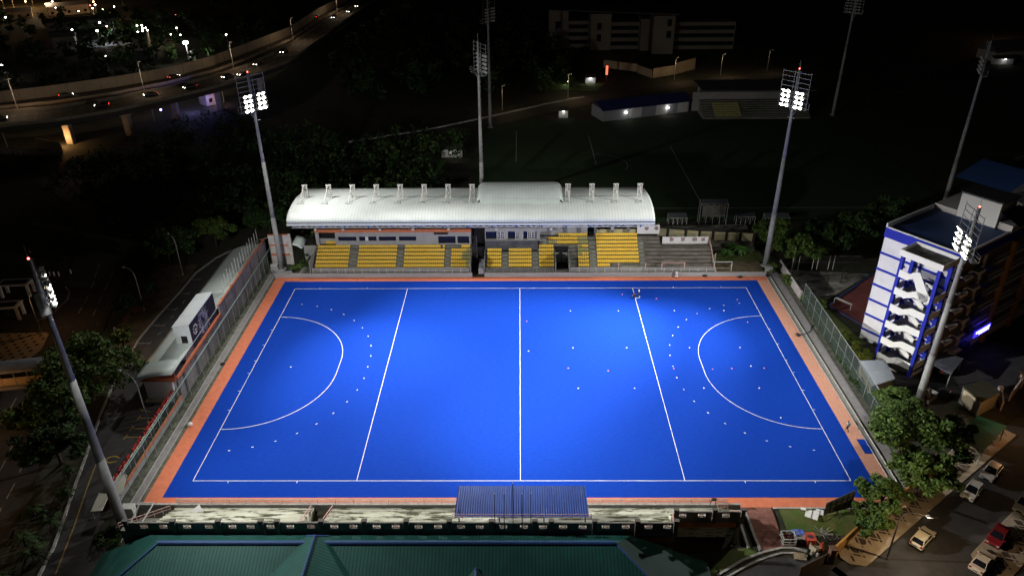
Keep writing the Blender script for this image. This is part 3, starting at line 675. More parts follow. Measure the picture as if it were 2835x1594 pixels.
# low boundary wall along the far side
bw = MB(); bw.box(-51.2, -9.9, 59.81, 59.96, -.1, .88); bw.box(-7.3, 51.0, 59.81, 59.96, -.1, .88); bw.m = 1; bw.box(-51.25, -9.9, 59.78, 59.99, .881, .95); bw.box(-7.3, 51.0, 59.78, 59.99, .881, .95)
tag(bw.build('boundary_wall', [M['lowwall'], M['kerbm']]), 'long low grey wall between the far orange verge and the grandstand', 'wall')
bw = MB(); bw.solid([(-52.3, 61.6, 0), (-51.25, 59.9, 0), (-51.25, 59.9, .9), (-52.3, 61.6, .9)], (.12, .1, 0)); bw.box(-52.2, -48.0, 61.6, 61.75, 0, .6)
tag(bw.build('boundary_wall', M['lowwall']), 'short angled grey wall at the far left pitch corner', 'wall')

# ================================================================== FLOODLIGHT MASTS
a = MB(); a.tube([(0, -.42, 0), (0, -.1, 0), (0, 0, 0)], [.16, .33, .36], 12, cap=False); a.face(*[(.16*math.cos(t), -.42, .16*math.sin(t)) for t in np.linspace(0, 2*math.pi, 13)[:-1]]); a.box(-.4, -.36, -.3, .0, -.05, .05); a.box(.36, .4, -.3, 0, -.05, .05); a.box(-.4, .4, -.36, -.3, -.08, .08)
q = a.build('floodlight', M['steelw']); lamp_me = q.data; bpy.data.objects.remove(q)
a = MB(); a.face(*[(.335*math.cos(t), -.02, .335*math.sin(t)) for t in np.linspace(2*math.pi, 0, 17)[:-1]])
q = a.build('lens', M['lens']); lens_me = q.data; bpy.data.objects.remove(q)
a = MB(); a.face(*[(.335*math.cos(t), -.02, .335*math.sin(t)) for t in np.linspace(2*math.pi, 0, 17)[:-1]])
q = a.build('lens', M['headoff']); lensoff_me = q.data; bpy.data.objects.remove(q)
def mast(base, hl, aim, lit, label, r0=.58, r1=.28, rows_n=4, frame_rows=8, spots=(), tilt=32, cols=(-1.95, -.95, .95, 1.95), group='floodlight masts around the pitch'):
    dx, dy = aim[0]-base[0], aim[1]-base[1]; rz = math.atan2(-dx, dy)
    o = tag(empty('floodlight_mast', base, rz), label, 'floodlight mast', group)
    a = MB(); hp = hl+.9*frame_rows
    a.tube([(0, 0, 0), (0, 0, hl*.35)], [r0, r0-(r0-r1)*.33], 14); a.tube([(0, 0, hl*.35), (0, 0, hl*.7)], [r0-(r0-r1)*.4, r0-(r0-r1)*.68], 14); a.tube([(0, 0, hl*.7), (0, 0, hl), (0, 0, hp)], [r0-(r0-r1)*.74, r1, r1*.8], 14)
    a.tube([(0, 0, 0), (0, 0, .15)], r0*1.7, 12); a.build('pole', M['steelg'], o, smooth=True)
    a = MB(); hw = 2.9; zs = [hl+.35+.9*k for k in range(frame_rows)]
    for z in zs: a.bar((-hw, .38, z), (hw, .38, z), .085)
    for x in (-hw, hw, -.5, .5): a.bar((x, .38, hl), (x, .38, zs[-1]+.3), .07)
    for x in (-hw, hw): a.bar((x, .38, hl), (x, -.7, hl), .07); a.bar((x, .38, hl+1.1), (x, -.7, hl+1.1), .06); a.bar((x, -.7, hl), (x, -.7, hl+1.1), .06)
    for z in (hl, hl+.55, hl+1.1): a.bar((-hw, -.7, z), (hw, -.7, z), .06)
    a.build('lamp_frame', M['galv'], o)
    a = MB(); a.box(-hw, hw, -.7, .3, hl-.08, hl-.03); a.bar((-.9, -.3, hl-.05), (0, -.1, hl-1.9), .08); a.bar((.9, -.3, hl-.05), (0, -.1, hl-1.9), .08); a.bar((-.9, .2, hl-1.9), (.6, .2, hl-1.9), .09)
    a.build('platform', M['galv'], o)
    for i in range(rows_n):
        for x in cols:
            l = bpy.data.objects.new('floodlight', lamp_me); C.objects.link(l); l.parent = o
            l.location = (x, .95, zs[i]+.02); l.rotation_euler = (R(-tilt), 0, R(random.uniform(-14, 14)))
            e = bpy.data.objects.new('lens', lens_me if lit else lensoff_me); C.objects.link(e); e.parent = l
    a = MB()
    for x in cols: 
        for i in range(rows_n): a.bar((x, .38, zs[i]), (x, .6, zs[i]), .06)
    a.build('lamp_bracket', M['galv'], o)
    a = MB(); a.bar((0, 0, hp), (0, 0, hp+1.6), .05); a.build('lightning_rod', M['galv'], o)
    if lit:
        a = MB(); a.ball((0, 0, hp+.1), .12); a.build('warning_lamp', M['lampr'], o)
    for (tx, ty, P_, ang, bl) in spots:
        ld = bpy.data.lights.new('floodlight_beam', 'SPOT'); ld.energy = P_*FLOOD; ld.spot_size = R(ang); ld.spot_blend = bl; ld.shadow_soft_size = .9; ld.color = (1.0, .985, .95)
        lo = bpy.data.objects.new('floodlight_beam', ld); C.objects.link(lo)
        pos = Vector(base)+Vector((0, 0, hl+2.0))+Vector((dx, dy, 0)).normalized()*1.75
        lo.location = pos; lo.rotation_euler = (Vector((tx, ty, 0))-pos).to_track_quat('-Z', 'Y').to_euler()
    return o
KW = 39478.0
mast((-50.8, 63.7, 0), 34.2, (-4, 26), True, 'lit floodlight mast behind the far left corner, beside the white building', spots=((-20, 20, 5.08*KW, 45, 1), (20, 62, 1.02*KW, 150, 0.8), (20, 20, 6.97*KW, 70, 1), (-45, -5, 1.16*KW, 100, 1),))
mast((52.3, 64.6, 0), 34.0, (4, 24), True, 'lit floodlight mast behind the far right corner, beside the dark trees', spots=((20, 30, 5.97*KW, 45, 1), (0, 30, 13.95*KW, 45, 1), (0, 62, 1.25*KW, 45, 1),))
mast((-51.3, -8.7, 0), 33.6, (-4, 27), True, 'lit floodlight mast by the near left corner, seen from behind beside the lane', r0=.66, r1=.29, spots=((20, -5, 1.5*KW, 150, 0.8), (45, 52, 1.2*KW, 70, 1), (-30, 62, 2.71*KW, 70, 1), (30, 20, 6.24*KW, 45, 1), (45, 8, 5.09*KW, 45, 1), (-45, 8, 0.59*KW, 45, 1),), frame_rows=6)
mast((63.7, 18.6, -1), 26.6, (8, 24), True, 'lit floodlight mast seen edge-on in front of the blue and white hostel', r0=.60, r1=.32, spots=((-45, 40, 0.84*KW, 150, 0.8), (10, 62, 1.98*KW, 70, 1),))
mast((-9.4, 98, 0), 33, (60, 140), False, 'unlit grey floodlight mast rising behind the grandstand roof', spots=(), rows_n=5, group='unlit masts around the second field')
mast((-9.6, 164, 0), 33, (50, 120), False, 'dim unlit floodlight mast standing at the dark field far behind the first unlit mast', rows_n=5, group='unlit masts around the second field')
mast((107, 176, 0), 33, (50, 120), False, 'faint unlit floodlight mast right of the brightest lamp mast across the field', rows_n=5, group='unlit masts around the second field')
mast((106, 97, -.5), 33, (50, 120), False, 'faint unlit floodlight mast rising out of the dark above the hostel roof', rows_n=4, group='unlit masts around the second field')
for (x, y, s, lab) in ((-51.4, -6.6, 1.0, 'pale grey electrical cabinet beside the near left floodlight mast'), (-51.9, 62.6, .9, 'white electrical cabinet at the foot of the far left floodlight mast'), (51.9, 61.2, .9, 'grey electrical cabinet at the far right end of the boundary wall')):
    o = tag(empty('electrical_cabinet', (x, y, h(x, y))), lab, 'cabinet', 'mast cabinets')
    a = MB(); a.box(-.75*s, .75*s, -.45*s, .45*s, .15, 1.75*s); a.box(-.8*s, .8*s, -.5*s, .5*s, 1.75*s, 1.83*s); a.box(-.6*s, .6*s, -.4*s, .4*s, -.1, .15); a.build('housing', M['steelg'] if s < 1 and x > 0 else M['steelw'], o)
    a = MB(); a.box(-.66*s, -.02, -.475*s, -.45*s, .25, 1.65*s); a.box(.02, .66*s, -.475*s, -.45*s, .25, 1.65*s); a.build('door', M['steelg'], o)

# ================================================================== NEAR STAND
ns = tag(empty('near_stand', (-14, -9, 0)), 'open near stand with mossy pale terrace and dark parapet of square grilles', 'stand')
def n_rows(mb, x0, x1, yb, n, zt):
    for k in range(n):
        y1 = -5.42-(yb-.0)*k/n*1.0; y0 = -5.42-yb
        mb.box(x0, x1, -5.42-yb*(k+1)/n, -5.42-yb*k/n, -.6, .3+(zt-.3)*k/(n-1))
t = MB(); n_rows(t, -46.0, -27.4, 6.5, 9, 3.35); n_rows(t, -24.8, 18.9, 6.5, 9, 3.35); n_rows(t, 18.91, 27.5, 4.1, 6, 2.85); loc(t.build('terrace', M['moss']), ns)
a = MB()
for k in range(8): a.box(-27.39, -24.81, -11.9+k*.55, -11.36+k*.55, -.6, 3.0-k*.42)
for k in range(8): a.box(-49.6, -46.01, -11.9+k*.62, -11.3+k*.62, -1, 3.0-k*.42)
loc(a.build('stair', M['stair']), ns)
gx1 = [-46.3, -43.9, -41.0, -38.3, -35.4, -33.15, -30.7, -28.25, -25.7, -22.85, -20.5, -17.65, -15.3, -12.5, -10.1, -7.3, -5.0, -2.1, .4, 2.75, 5.2, 7.6, 10.4, 12.85, 15.6, 17.9]
a = MB(); wall_open(a, -48.4, 19.0, -12.15, 3.36, 4.6, [(x-.48, x+.48) for x in gx1], 3.62, 4.32, .2); loc(a.build('parapet', mat('parapet_conc', (.24, .23, .21), .9, (.16, .15, .13), 1, 1)), ns)
a = MB(); a.box(-48.4, 19.0, -12.2, -11.9, 2.5, 3.355); a.box(-48.3, 18.9, -12.05, -11.92, -4.2, 2.499); a.box(18.3, 19.0, -12.3, -5.5, -3.4, .29); loc(a.build('back_wall', mat('back_wall', (.22, .20, .18), .9, (.16, .14, .13), .8, 1)), ns)
a = MB(); a.box(-48.4, 19.02, -12.24, -12.201, 1.5, 2.3); a.box(-48.4, 19.02, -12.10, -12.051, -.6, .1); a.box(19.3, 27.5, -9.7, -9.55, 1.3, 2.2); loc(a.build('orange_band', M['orangew']), ns)
for x in gx1: a = MB(); grille(a, x-.48, x+.48, -12.05, 3.62, 4.32, .055); loc(a.build('grille', M['pink']), ns)
for x in (-42.5, -36.9, -31.7, -29.7, -24.3, -19.05, -13.9, -8.65, -3.53, 1.75, 3.73, 9.0, 14.2, 18.9, -48.3):
    a = MB(); a.box(x-.26, x+.26, -12.45, -12.16, 2.4, 5.0); a.box(x-.34, x+.34, -12.5, -12.0, 5.0, 5.2); loc(a.build('pier', mat('pier_conc', (.13, .115, .10), .9)), ns)
gx2 = [20.3, 22.7, 25.7]
a = MB(); wall_open(a, 19.2, 27.6, -9.75, 2.9, 4.0, [(x-.48, x+.48) for x in gx2], 3.05, 3.75, .2); loc(a.build('parapet', MATS['parapet_conc']), ns)
for x in gx2: a = MB(); grille(a, x-.48, x+.48, -9.65, 3.05, 3.75, .055); loc(a.build('grille', M['pink']), ns)
for x in (19.4, 24.2, 27.75): a = MB(); a.box(x-.26, x+.26, -10.0, -9.76, 2.2, 4.4); a.box(x-.34, x+.34, -10.05, -9.6, 4.4, 4.6); loc(a.build('pier', MATS['pier_conc']), ns)
a = MB(); a.box(19.2, 27.6, -9.78, -9.5, 2.2, 2.899); a.box(19.0, 27.5, -9.5, -5.5, -.62, -.6); a.box(27.2, 27.8, -9.7, -9.2, -2.4, 2.2); a.box(27.3, 27.7, -6, -5.5, -1.5, 0); loc(a.build('frame', MATS['back_wall']), ns)
a = MB(); a.box(-52.3, 29.0, -5.4, -5.2, -.3, .84); a.m = 1; a.box(-52.35, 29.05, -5.45, -5.13, .841, .92); loc(a.build('front_wall', [M['lowwall'], M['kerbm']]), ns)
def hand(mb, p, q, n=4, hh=.95, w=.07):
    p = Vector(p); q = Vector(q); up = Vector((0, 0, 1))
    mb.bar(p+up*hh, q+up*hh, w); mb.bar(p+up*hh*.5, q+up*hh*.5, w*.8)
    for k in range(n+1): mb.bar(p.lerp(q, k/n), p.lerp(q, k/n)+up*hh, w*.8)
for p_, q_, n_ in (((-27.5, -11.7, 3.2), (-27.5, -6, .4), 4), ((-24.7, -11.7, 3.2), (-24.7, -6, .4), 4), ((-27.5, -11.75, 3.2), (-24.7, -11.75, 3.2), 4), ((-49.8, -11.6, 3), (-46.1, -6.2, .5), 6), ((18.9, -11.6, 3.3), (18.95, -9.8, 2.9), 3), ((26.6, -8.6, 2.2), (27.6, -9.4, 2.9), 3), ((25.6, -6.6, 1.2), (26.9, -6.6, 1.2), 3)):
    a = MB(); hand(a, p_, q_, n_); loc(a.build('handrail', M['pink']), ns)
a = MB(); a.bar((-50.0, -11.9, 1), (-49.0, -7.5, 3.3), .12); a.bar((-48.2, -11.9, 2), (-47.2, -7.5, 3.3), .12); a.bar((-49.0, -7.5, 3.3), (-47.2, -7.5, 3.3), .08)
loc(a.build('stair_frame', M['steelw']), ns)
a = MB(); a.face((-43.4, -6.9, .95), (-41.4, -6.9, .95), (-42.4, -5.8, 1.35)); a.face((-41.4, -6.9, .95), (-43.4, -6.9, .95), (-42.4, -7.4, .95)); a.face((-43.4, -6.9, .95), (-42.4, -7.4, .95), (-42.4, -5.8, 1.35)); a.face((-42.4, -7.4, .95), (-41.4, -6.9, .95), (-42.4, -5.8, 1.35))
tag(a.build('tarpaulin', M['whitewall']), 'small white triangular tarpaulin on the near stand terrace at its left end', 'tarpaulin')
tag(railing('railing', (-45.6, -5.3, .92), (27.2, -5.3, .92), .85, (.3, .58, .85), 2.3, M['steelw'], .055), 'long white three-bar railing on the near stand front wall', 'railing')
o = tag(empty('spotlight', (25.4, -5.3, .92)), 'small black spotlight on a stand at the right end of the near railing', 'spotlight')
a = MB(); a.solid([(-.3, -.2, .75), (.3, -.2, .75), (.3, .1, .75), (-.3, .1, .75)], (0, -.1, .35)); a.build('housing', M['black'], o)
a = MB(); a.bar((-.3, -.1, .8), (-.5, -.3, 0), .06); a.bar((.2, -.1, .8), (.2, -.3, 0), .06); a.build('bracket', M['black'], o)
# blue canopy over the middle of the near stand
cp = tag(empty('canopy', (0, -9.5, 0)), 'blue corrugated metal canopy over the middle of the near stand', 'canopy')
a = MB(); P = []
n = 220
for k in range(n+1):
    u = k/n; b_ = .05*abs(((k % 4)-2)/2.0)
    P.append([(-8.15+16.6*u, -11.1, 4.45+b_), (-8.0+16.3*u, -9.4, 5.45+b_), (-7.8+15.95*u, -7.7, 6.4+b_)])
a.grid(P); q = loc(a.build('roof_sheet', wave_lines(M['bluesheet'], 0, .3, (.02, .04, .2), .3, .55)), cp); md = q.modifiers.new('t', 'SOLIDIFY'); md.thickness = .04
a = MB()
for z in (4.75, 5.15): a.bar((-8.4, -11.25, z), (8.7, -11.25, z), .055)
for k in range(15): a.bar((-8.4+k*17.1/14, -11.25, 4.3), (-8.4+k*17.1/14, -11.25, 5.15), .05)
for x in (-8.4, 8.7): a.bar((x, -11.25, 5.15), (x+(.3 if x < 0 else -.3), -10.2, 5.3), .05)
loc(a.build('edge_rail', M['pink']), cp)
a = MB()
for x in (-7.6, -2.6, 2.9, 8.0): a = MB(); a.bar((x, -7.9, .3), (x, -7.9, 6.3), .16); a.bar((x, -11, 3.3), (x, -11, 4.4), .16); a.bar((x, -11, 4.35), (x, -7.9, 6.25), .12); loc(a.build('post', M['steelb']), cp)
for i, (x, top) in enumerate(((-3.1, 9.6), (-1.97, 9.6), (-.9, 11.2), (.2, 9.6), (1.25, 9.6))):
    o = tag(empty('flagpole', (x, -12.33, 4.4)), f'thin dark flagpole, {ORD[i]} from the left of five on the near parapet' if i != 2 else 'tallest thin dark flagpole in the middle of five on the near parapet', 'flagpole', 'flagpoles on the near stand parapet')
    a = MB(); a.tube([(0, 0, -.6), (0, 0, top-4.4)], [.06, .035], 7); a.build('pole', M['black'], o); a = MB(); a.ball((0, 0, top-4.36), .08); a.build('finial', M['steelg'], o)

# ================================================================== GREEN-ROOFED HALL (foreground)
gh = tag(empty('hall', (-16, -22, -3)), 'hall with teal tiled hip roof and blue ridge caps in the near foreground', 'building')
RX0, RX1, RY, RZ, SL = -43.3, 11.3, -14.9, 4.15, .47
dd = 12.0; df = 2.2
a = MB()
cl = (RX0-dd, RY-dd, RZ-SL*dd); cr = (RX1+dd, RY-dd, RZ-SL*dd)
a.face((RX0, RY, RZ), cl, cr, (RX1, RY, RZ)); q = loc(a.build('roof_slope', wave_lines(M['green'], 0, .42, (.006, .035, .03), .25, .8)), gh)
a = MB(); fl = (RX0-df, RY+df, RZ-SL*df); fr = (RX1+df, RY+df, RZ-SL*df)
a.face((RX0, RY, RZ), (RX1, RY, RZ), fr, fl); loc(a.build('roof_slope', MATS['teal_roof']), gh)
green2 = wave_lines(mat('teal_roof_side', (0.018, 0.105, 0.088), 0.6, (0.013, 0.080, 0.066), 0.4, 1), 1, .42, (.006, .035, .03), .25, .8)
a = MB(); a.face((RX0, RY, RZ), fl, (RX0-dd, RY+df, RZ-SL*dd), cl); loc(a.build('roof_hip', green2), gh); a = MB(); a.face((RX1, RY, RZ), cr, (RX1+dd, RY+df, RZ-SL*dd), fr); loc(a.build('roof_hip', green2), gh)
a = MB()
a.tube([(RX0, RY, RZ+.06), (RX1, RY, RZ+.06)], .26, 8); loc(a.build('ridge_cap', M['bluecap']), gh)
a = MB(); a.tube([(RX0, RY, RZ+.04), (cl[0], cl[1], cl[2]+.04)], .13, 8); loc(a.build('ridge_cap', M['bluecap']), gh)
a = MB(); a.tube([(RX1, RY, RZ+.04), (cr[0], cr[1], cr[2]+.04)], .13, 8); loc(a.build('ridge_cap', M['bluecap']), gh)
def gable(xc, y0, zr, half, back):
    a = MB(); yb = -27
    a.face((xc, y0, zr), (xc-half, y0, zr-SL*1.12*half), (xc-half, yb, zr-SL*1.12*half), (xc, yb, zr)); a.face((xc, y0, zr), (xc, yb, zr), (xc+half, yb, zr-SL*1.12*half), (xc+half, y0, zr-SL*1.12*half))
    a.face((xc, y0, zr), (xc+1.3, y0+back, zr-1.0), (xc-1.3, y0+back, zr-1.0)); a.face((xc, y0, zr), (xc-1.3, y0+back, zr-1.0), (xc-half, y0, zr-SL*1.12*half)); a.face((xc, y0, zr), (xc+half, y0, zr-SL*1.12*half), (xc+1.3, y0+back, zr-1.0))
    loc(a.build('roof_gable', green2), gh)
    a = MB(); a.tube([(xc, y0+.05, zr+.05), (xc, yb, zr+.05)], .13, 8); a.tube([(xc, y0, zr+.03), (xc-1.3, y0+back, zr-.97)], .1, 6); a.tube([(xc, y0, zr+.03), (xc+1.3, y0+back, zr-.97)], .1, 6); loc(a.build('ridge_cap', M['bluecap']), gh)
gable(-24.5, -14.6, 5.05, 7.5, .9)
gable(-5.2, -17.6, 3.0, 6.0, .15)
a = MB(); a.prism([(-54, -27), (22, -27), (22, -13.5), (12.5, -13.0), (-45, -13.0), (-50, -17)], -3.6, -1.6); loc(a.build('wall', M['whitewall']), gh)

# ================================================================== WEST BUILDING with curved roof
wb = tag(empty('stand_building', (-57, 40, 0)), 'long low building with curved pale roof behind the blockwork wall on the left', 'building')
a = MB(); a.box(-59.9, -54.75, 18.5, 64.5, -.1, 3.55); loc(a.build('wall', M['whitewall']), wb)
a = MB(); a.solid([(-60.6, 18.35, 3.56), (-54.6, 18.35, 3.56), (-54.6, 18.35, 5.2), (-57, 18.35, 5.0), (-59, 18.35, 4.5)], (0, .14, 0)); loc(a.build('orange_gable', M['orangew']), wb)
a = MB(); a.box(-60.1, -54.6, 17.6, 18.49, -.1, .25); loc(a.build('plinth', mat('plinth_dirty', (.36, .33, .22), .9, (.2, .18, .12), 1, 1)), wb)
cvp = [(-61.2, 4.05), (-60.2, 4.55), (-58.6, 5.05), (-56.8, 5.4), (-54.45, 5.6)]
a = MB(); a.grid([[(x, y, z) for x, z in cvp] for y in np.linspace(17.3, 65.5, 30)]); q = loc(a.build('roof', wave_lines(M['roofb'], 1, 5.0, (.3, .33, .32), .02, .6), smooth=True), wb); md = q.modifiers.new('t', 'SOLIDIFY'); md.thickness = .1; md.offset = -1
a = MB(); a.grid([[(x, y, z-1.0) for x, z in ((-48.7, 5.6), (-47.6, 5.3), (-46.6, 4.6))] for y in np.linspace(66, 70.5, 5)]); q = loc(a.build('lean_to_roof', M['roofb'], smooth=True), wb); md = q.modifiers.new('t', 'SOLIDIFY'); md.thickness = .1
bwl = tag(empty('block_wall', (-54.4, 42, 0)), 'tall grey blockwork wall with orange coping along the left end of the pitch', 'wall')
blk = wave_lines(wave_lines(M['block'], 1, 1.25, (.10, .09, .09), .06, .6), 2, 1.0, (.10, .09, .09), .06, .6)
a = MB(); a.box(-54.5, -54.3, 18.6, 38.2, -.1, 4.0); a.box(-54.5, -54.3, 38.21, 66, -.1, 5.9); loc(a.build('panel', blk), bwl)
a = MB(); a.box(-54.56, -54.22, 38.2, 66, 5.9, 6.02); a.box(-54.56, -54.2, 18.6, 38.19, 3.9, 4.35); loc(a.build('coping', M['orangew']), bwl)
for k, y in enumerate(np.arange(20.5, 66, 5.0)):
    a = MB(); zt_ = 5.8 if y > 38 else 3.95; a.box(-54.29, -54.1, y-.22, y+.22, -.1, zt_); a.m = 1
    if y > 38: a.box(-54.65, -54.1, y-.3, y+.3, 6.02, 6.2)
    loc(a.build('pillar', [mat('pillar_dark', (.10, .09, .10), .9), M['orangew']]), bwl)
for k in range(15):
    y = 44+k*1.5; a = MB(); a.tube([(-55.4, y, 5.3), (-55.4, y, 8.2+.3*(k % 3))], .045, 6); loc(a.build('net_pole', M['steelw']), bwl)
cw = tag(empty('corner_wall', (-51, 66, 0)), 'white wall with two orange stripes at the far left corner behind the mast', 'wall')
a = MB(); a.box(-53.4, -48.9, 65.9, 66.1, 0, 6.9); a.box(-49.2, -48.6, 65.7, 66.2, 0, 7.1); loc(a.build('panel', mat('corner_white', (.55, .53, .52), .9, (.42, .40, .38), .8, 1)), cw)
a = MB(); a.box(-53.4, -49.2, 65.85, 65.899, 4.4, 4.75); a.box(-53.4, -49.2, 65.85, 65.899, 2.1, 2.6); a.box(-53.4, -48.6, 65.8, 66.2, 6.9, 7.05); loc(a.build('stripe', M['orangew']), cw)
# scoreboard
sb = tag(empty('scoreboard', (-55.9, 32, 4.36)), 'white-roofed scoreboard with worn black screen and round clock above the block wall', 'scoreboard')
a = MB(); a.solid([(-57.3, 26.5, 4.36), (-54.6, 26.5, 4.36), (-54.6, 26.5, 9.05), (-57.3, 26.5, 8.6)], (0, 10.9, 0)); a.solid([(-57.45, 26.35, 8.62), (-54.45, 26.35, 9.12), (-54.45, 26.35, 9.22), (-57.45, 26.35, 8.72)], (0, 11.2, 0)); loc(a.build('housing', mat('housing_white', (.60, .64, .65), .6, (.5, .54, .55), .5, 1)), sb)
a = MB(); a.box(-54.59, -54.5, 26.55, 37.35, 4.5, 8.95); loc(a.build('screen', M['screen']), sb)
a = MB(); cy0, cz0 = 28.3, 7.2
for k in range(12):
    t = k*math.pi/6; a.bar((-54.48, cy0+.62*math.sin(t), cz0+.62*math.cos(t)), (-54.48, cy0+.92*math.sin(t), cz0+.92*math.cos(t)), .09)
a.bar((-54.47, cy0, cz0+.05), (-54.47, cy0+.05, cz0-.85), .1); a.bar((-54.47, cy0, cz0), (-54.47, cy0+.35, cz0-.1), .1); loc(a.build('clock', M['whitewall']), sb)
a = MB(); rr = random.Random(3)
for k in range(420):
    y = rr.gauss(31.6, .95); z = rr.gauss(6.9, 1.05)
    if 4.7 < z < 8.8 and 29.4 < y < 36:
        s = rr.uniform(.04, .13); s2 = rr.uniform(.05, .2); a.face((-54.485, y-s, z-s2), (-54.485, y+s, z-s2), (-54.485, y+s, z+s2), (-54.485, y-s, z+s2))
loc(a.build('worn_flaps', M['chip']), sb)
a = MB(); a.box(-56.3, -55.3, 26.42, 26.49, 4.6, 6.9); loc(a.build('doorway', M['dark']), sb)  # dark panel paints the unlit inside of the open door
a = MB(); a.box(-57.2, -54.6, 23.2, 26.4, 4.15, 4.35); a.box(-56.6, -55.0, 23.4, 26.0, .0, 4.14); loc(a.build('balcony', M['concrete']), sb)
a = MB()
for z in (4.7, 5.05, 5.4): a.bar((-57.15, 23.25, z), (-54.65, 23.25, z), .08); a.bar((-57.15, 23.25, z), (-57.15, 26.3, z), .06); a.bar((-54.65, 23.25, z), (-54.65, 26.3, z), .08)
for x, y in ((-57.15, 23.25), (-56.3, 23.25), (-55.5, 23.25), (-54.65, 23.25), (-54.65, 24.8), (-57.15, 24.8)): a.bar((x, y, 4.35), (x, y, 5.4), .08)
loc(a.build('balcony_railing', M['pink']), sb)
# net fence, low wall and raised sign
nf = tag(empty('net_fence', (-53.3, 30, 0)), 'tall green netting fence on grey posts along the left end of the pitch', 'fence')
netm = mat('net_sheet', (0.10, 0.16, 0.13), 0.9); netm.node_tree.nodes['Principled BSDF'].inputs['Alpha'].default_value = 0.08
a = MB(); a.box(-53.31, -53.29, -5, 66, .05, 3.95); loc(a.build('net', netm), nf)
a = MB(); a.tube([(-53.3, -5, 4.0), (-53.3, 18, 3.9), (-53.3, 66, 4.0)], .09, 7); loc(a.build('top_tube', M['greensteel']), nf)
for k in range(27):
    y = -5+k*2.72; a = MB(); a.bar((-53.3, y, 0), (-53.3, y, 4), .08); a.bar((-53.3, y, 1.2), (-53.3, y+2.7, 1.2), .03); loc(a.build('post', M['galv']), nf)
a = MB(); a.box(-54.35, -54.05, -5, 18.3, -.1, .85); a.m = 1; a.box(-54.4, -54.0, -5, 18.3, .851, 1.0); tag(a.build('low_wall', [M['lowwall'], M['orangew']]), 'low grey wall with orange coping below the red letter sign', 'wall')
sg = tag(empty('sign', (-55, 7, 0)), 'raised sign of red block letters on a white rail beside the left fence', 'sign')
def text_mesh(name, txt, size, ext, mt, X, Y, Z, org, par, width=None, align='LEFT'):
    cu = bpy.data.curves.new('t', 'FONT'); cu.body = txt; cu.size = size; cu.extrude = ext; cu.align_x = align
    ob = bpy.data.objects.new('t', cu); C.objects.link(ob); bpy.context.view_layer.update()
    dg = bpy.context.evaluated_depsgraph_get(); me = bpy.data.meshes.new_from_object(ob.evaluated_get(dg)); bpy.data.objects.remove(ob)
    xs = [v.co.x for v in me.vertices]; sx = (width/(max(xs)-min(xs))) if width else 1; x0 = min(xs) if align == 'LEFT' else 0
    X, Y, Z, org = Vector(X), Vector(Y), Vector(Z), Vector(org)
    for v in me.vertices: v.co = org+X*((v.co.x-x0)*sx)+Y*v.co.y+Z*v.co.z
    me.materials.clear(); me.materials.append(mt); me.name = name
    o = bpy.data.objects.new(name, me); C.objects.link(o); 
    return loc(o, par) if par else o
for txt, ya, yb in (('STADIUM', 17.2, 11.5), ('HOKI', 10.9, 6.9), ('TUN', 6.1, 3.3), ('RAZAK', 2.2, -3.6)):
    text_mesh('lettering', txt, 1.0, .09, M['red'], (0, -1, 0), (0, 0, 1), (-1, 0, 0), (-55.0, ya, 2.25), sg, width=ya-yb)
a = MB(); a.box(-55.08, -54.92, -3.8, 17.4, 2.12, 2.24); loc(a.build('rail', M['whitewall']), sg)
a = MB()
for k in range(9): a = MB(); a.bar((-55, -3.5+k*2.6, 0), (-55, -3.5+k*2.6, 2.12), .1); loc(a.build('support', M['galv']), sg)
a = MB(); a.solid([(-55.06, 18.0+.38*math.cos(t), 2.95+.75*math.sin(t)) for t in np.linspace(0, 2*math.pi, 20)[:-1]], (.1, 0, 0)); loc(a.build('emblem', M['whitewall']), sg)
for (x, y, rz_, s, lab) in ((-54.7, -2.6, .25, 1.0, 'cream board panel leaning at the near end of the red letter sign'), (-55.6, -5.6, .12, .8, 'small cream board lying by the near left mast base')):
    o = tag(empty('cream_board', (x, y, .0), rz_), lab, 'panel', 'cream boards'); a = MB(); a.solid([(-.9*s, -1.8*s, 1.3), (.9*s, -1.8*s, 1.3), (.9*s, 1.9*s, 1.5), (.4*s, 2.3*s, 1.52), (.2*s, 1.8*s, 1.5), (-.9*s, 2.2*s, 1.52)], (0, 0, .08)); a.build('sheet', mat('cream_sheet', (.56, .56, .46), .8), o)
    a = MB(); a.bar((-.8*s, -1.6*s, 0), (-.8*s, -1.6*s, 1.35), .07); a.build('leg', M['galv'], o); a = MB(); a.bar((.8*s, 1.6*s, 0), (.8*s, 1.6*s, 1.45), .07); a.build('leg', M['galv'], o)

# ================================================================== HOSTEL (east), local x along the gable, local y away from the pitch
ho = tag(empty('hostel_block', (62.0, 30.8, -1.0), math.atan2(-.82, .57)), 'six-storey white hostel block with blue bands and a zigzag stair tower', 'building')
a = MB(); a.box(-6, 7, 4.25, 60, 2.0, 20.2); a.box(-6, 7, 4.3, 59, -.2, 1.99); a.build('wall', M['hostelw'], ho)
a = MB(); a.box(-6.12, 7.12, 4.1, 18.4, 20.21, 21.9); a.box(7.0, 7.12, 18.4, 60, 20.21, 21.6); q = a.build('parapet', M['bluepaint'], ho)
a = MB(); a.box(-5.8, 6.8, 4.4, 18.3, 21.91, 21.93); a.build('roof_deck', mat('roof_deck_blue', (.035, .07, .20), .6, (.03, .06, .17), .4, 1), ho)
a = MB(); a.box(-6.14, -5.85, 4.08, 18.4, 21.94, 22.7); a.box(6.85, 7.14, 4.08, 18.4, 21.94, 22.3); a.box(-5.84, 6.84, 4.08, 4.3, 21.94, 22.15); a.build('parapet_cap', M['hostelw'], ho)
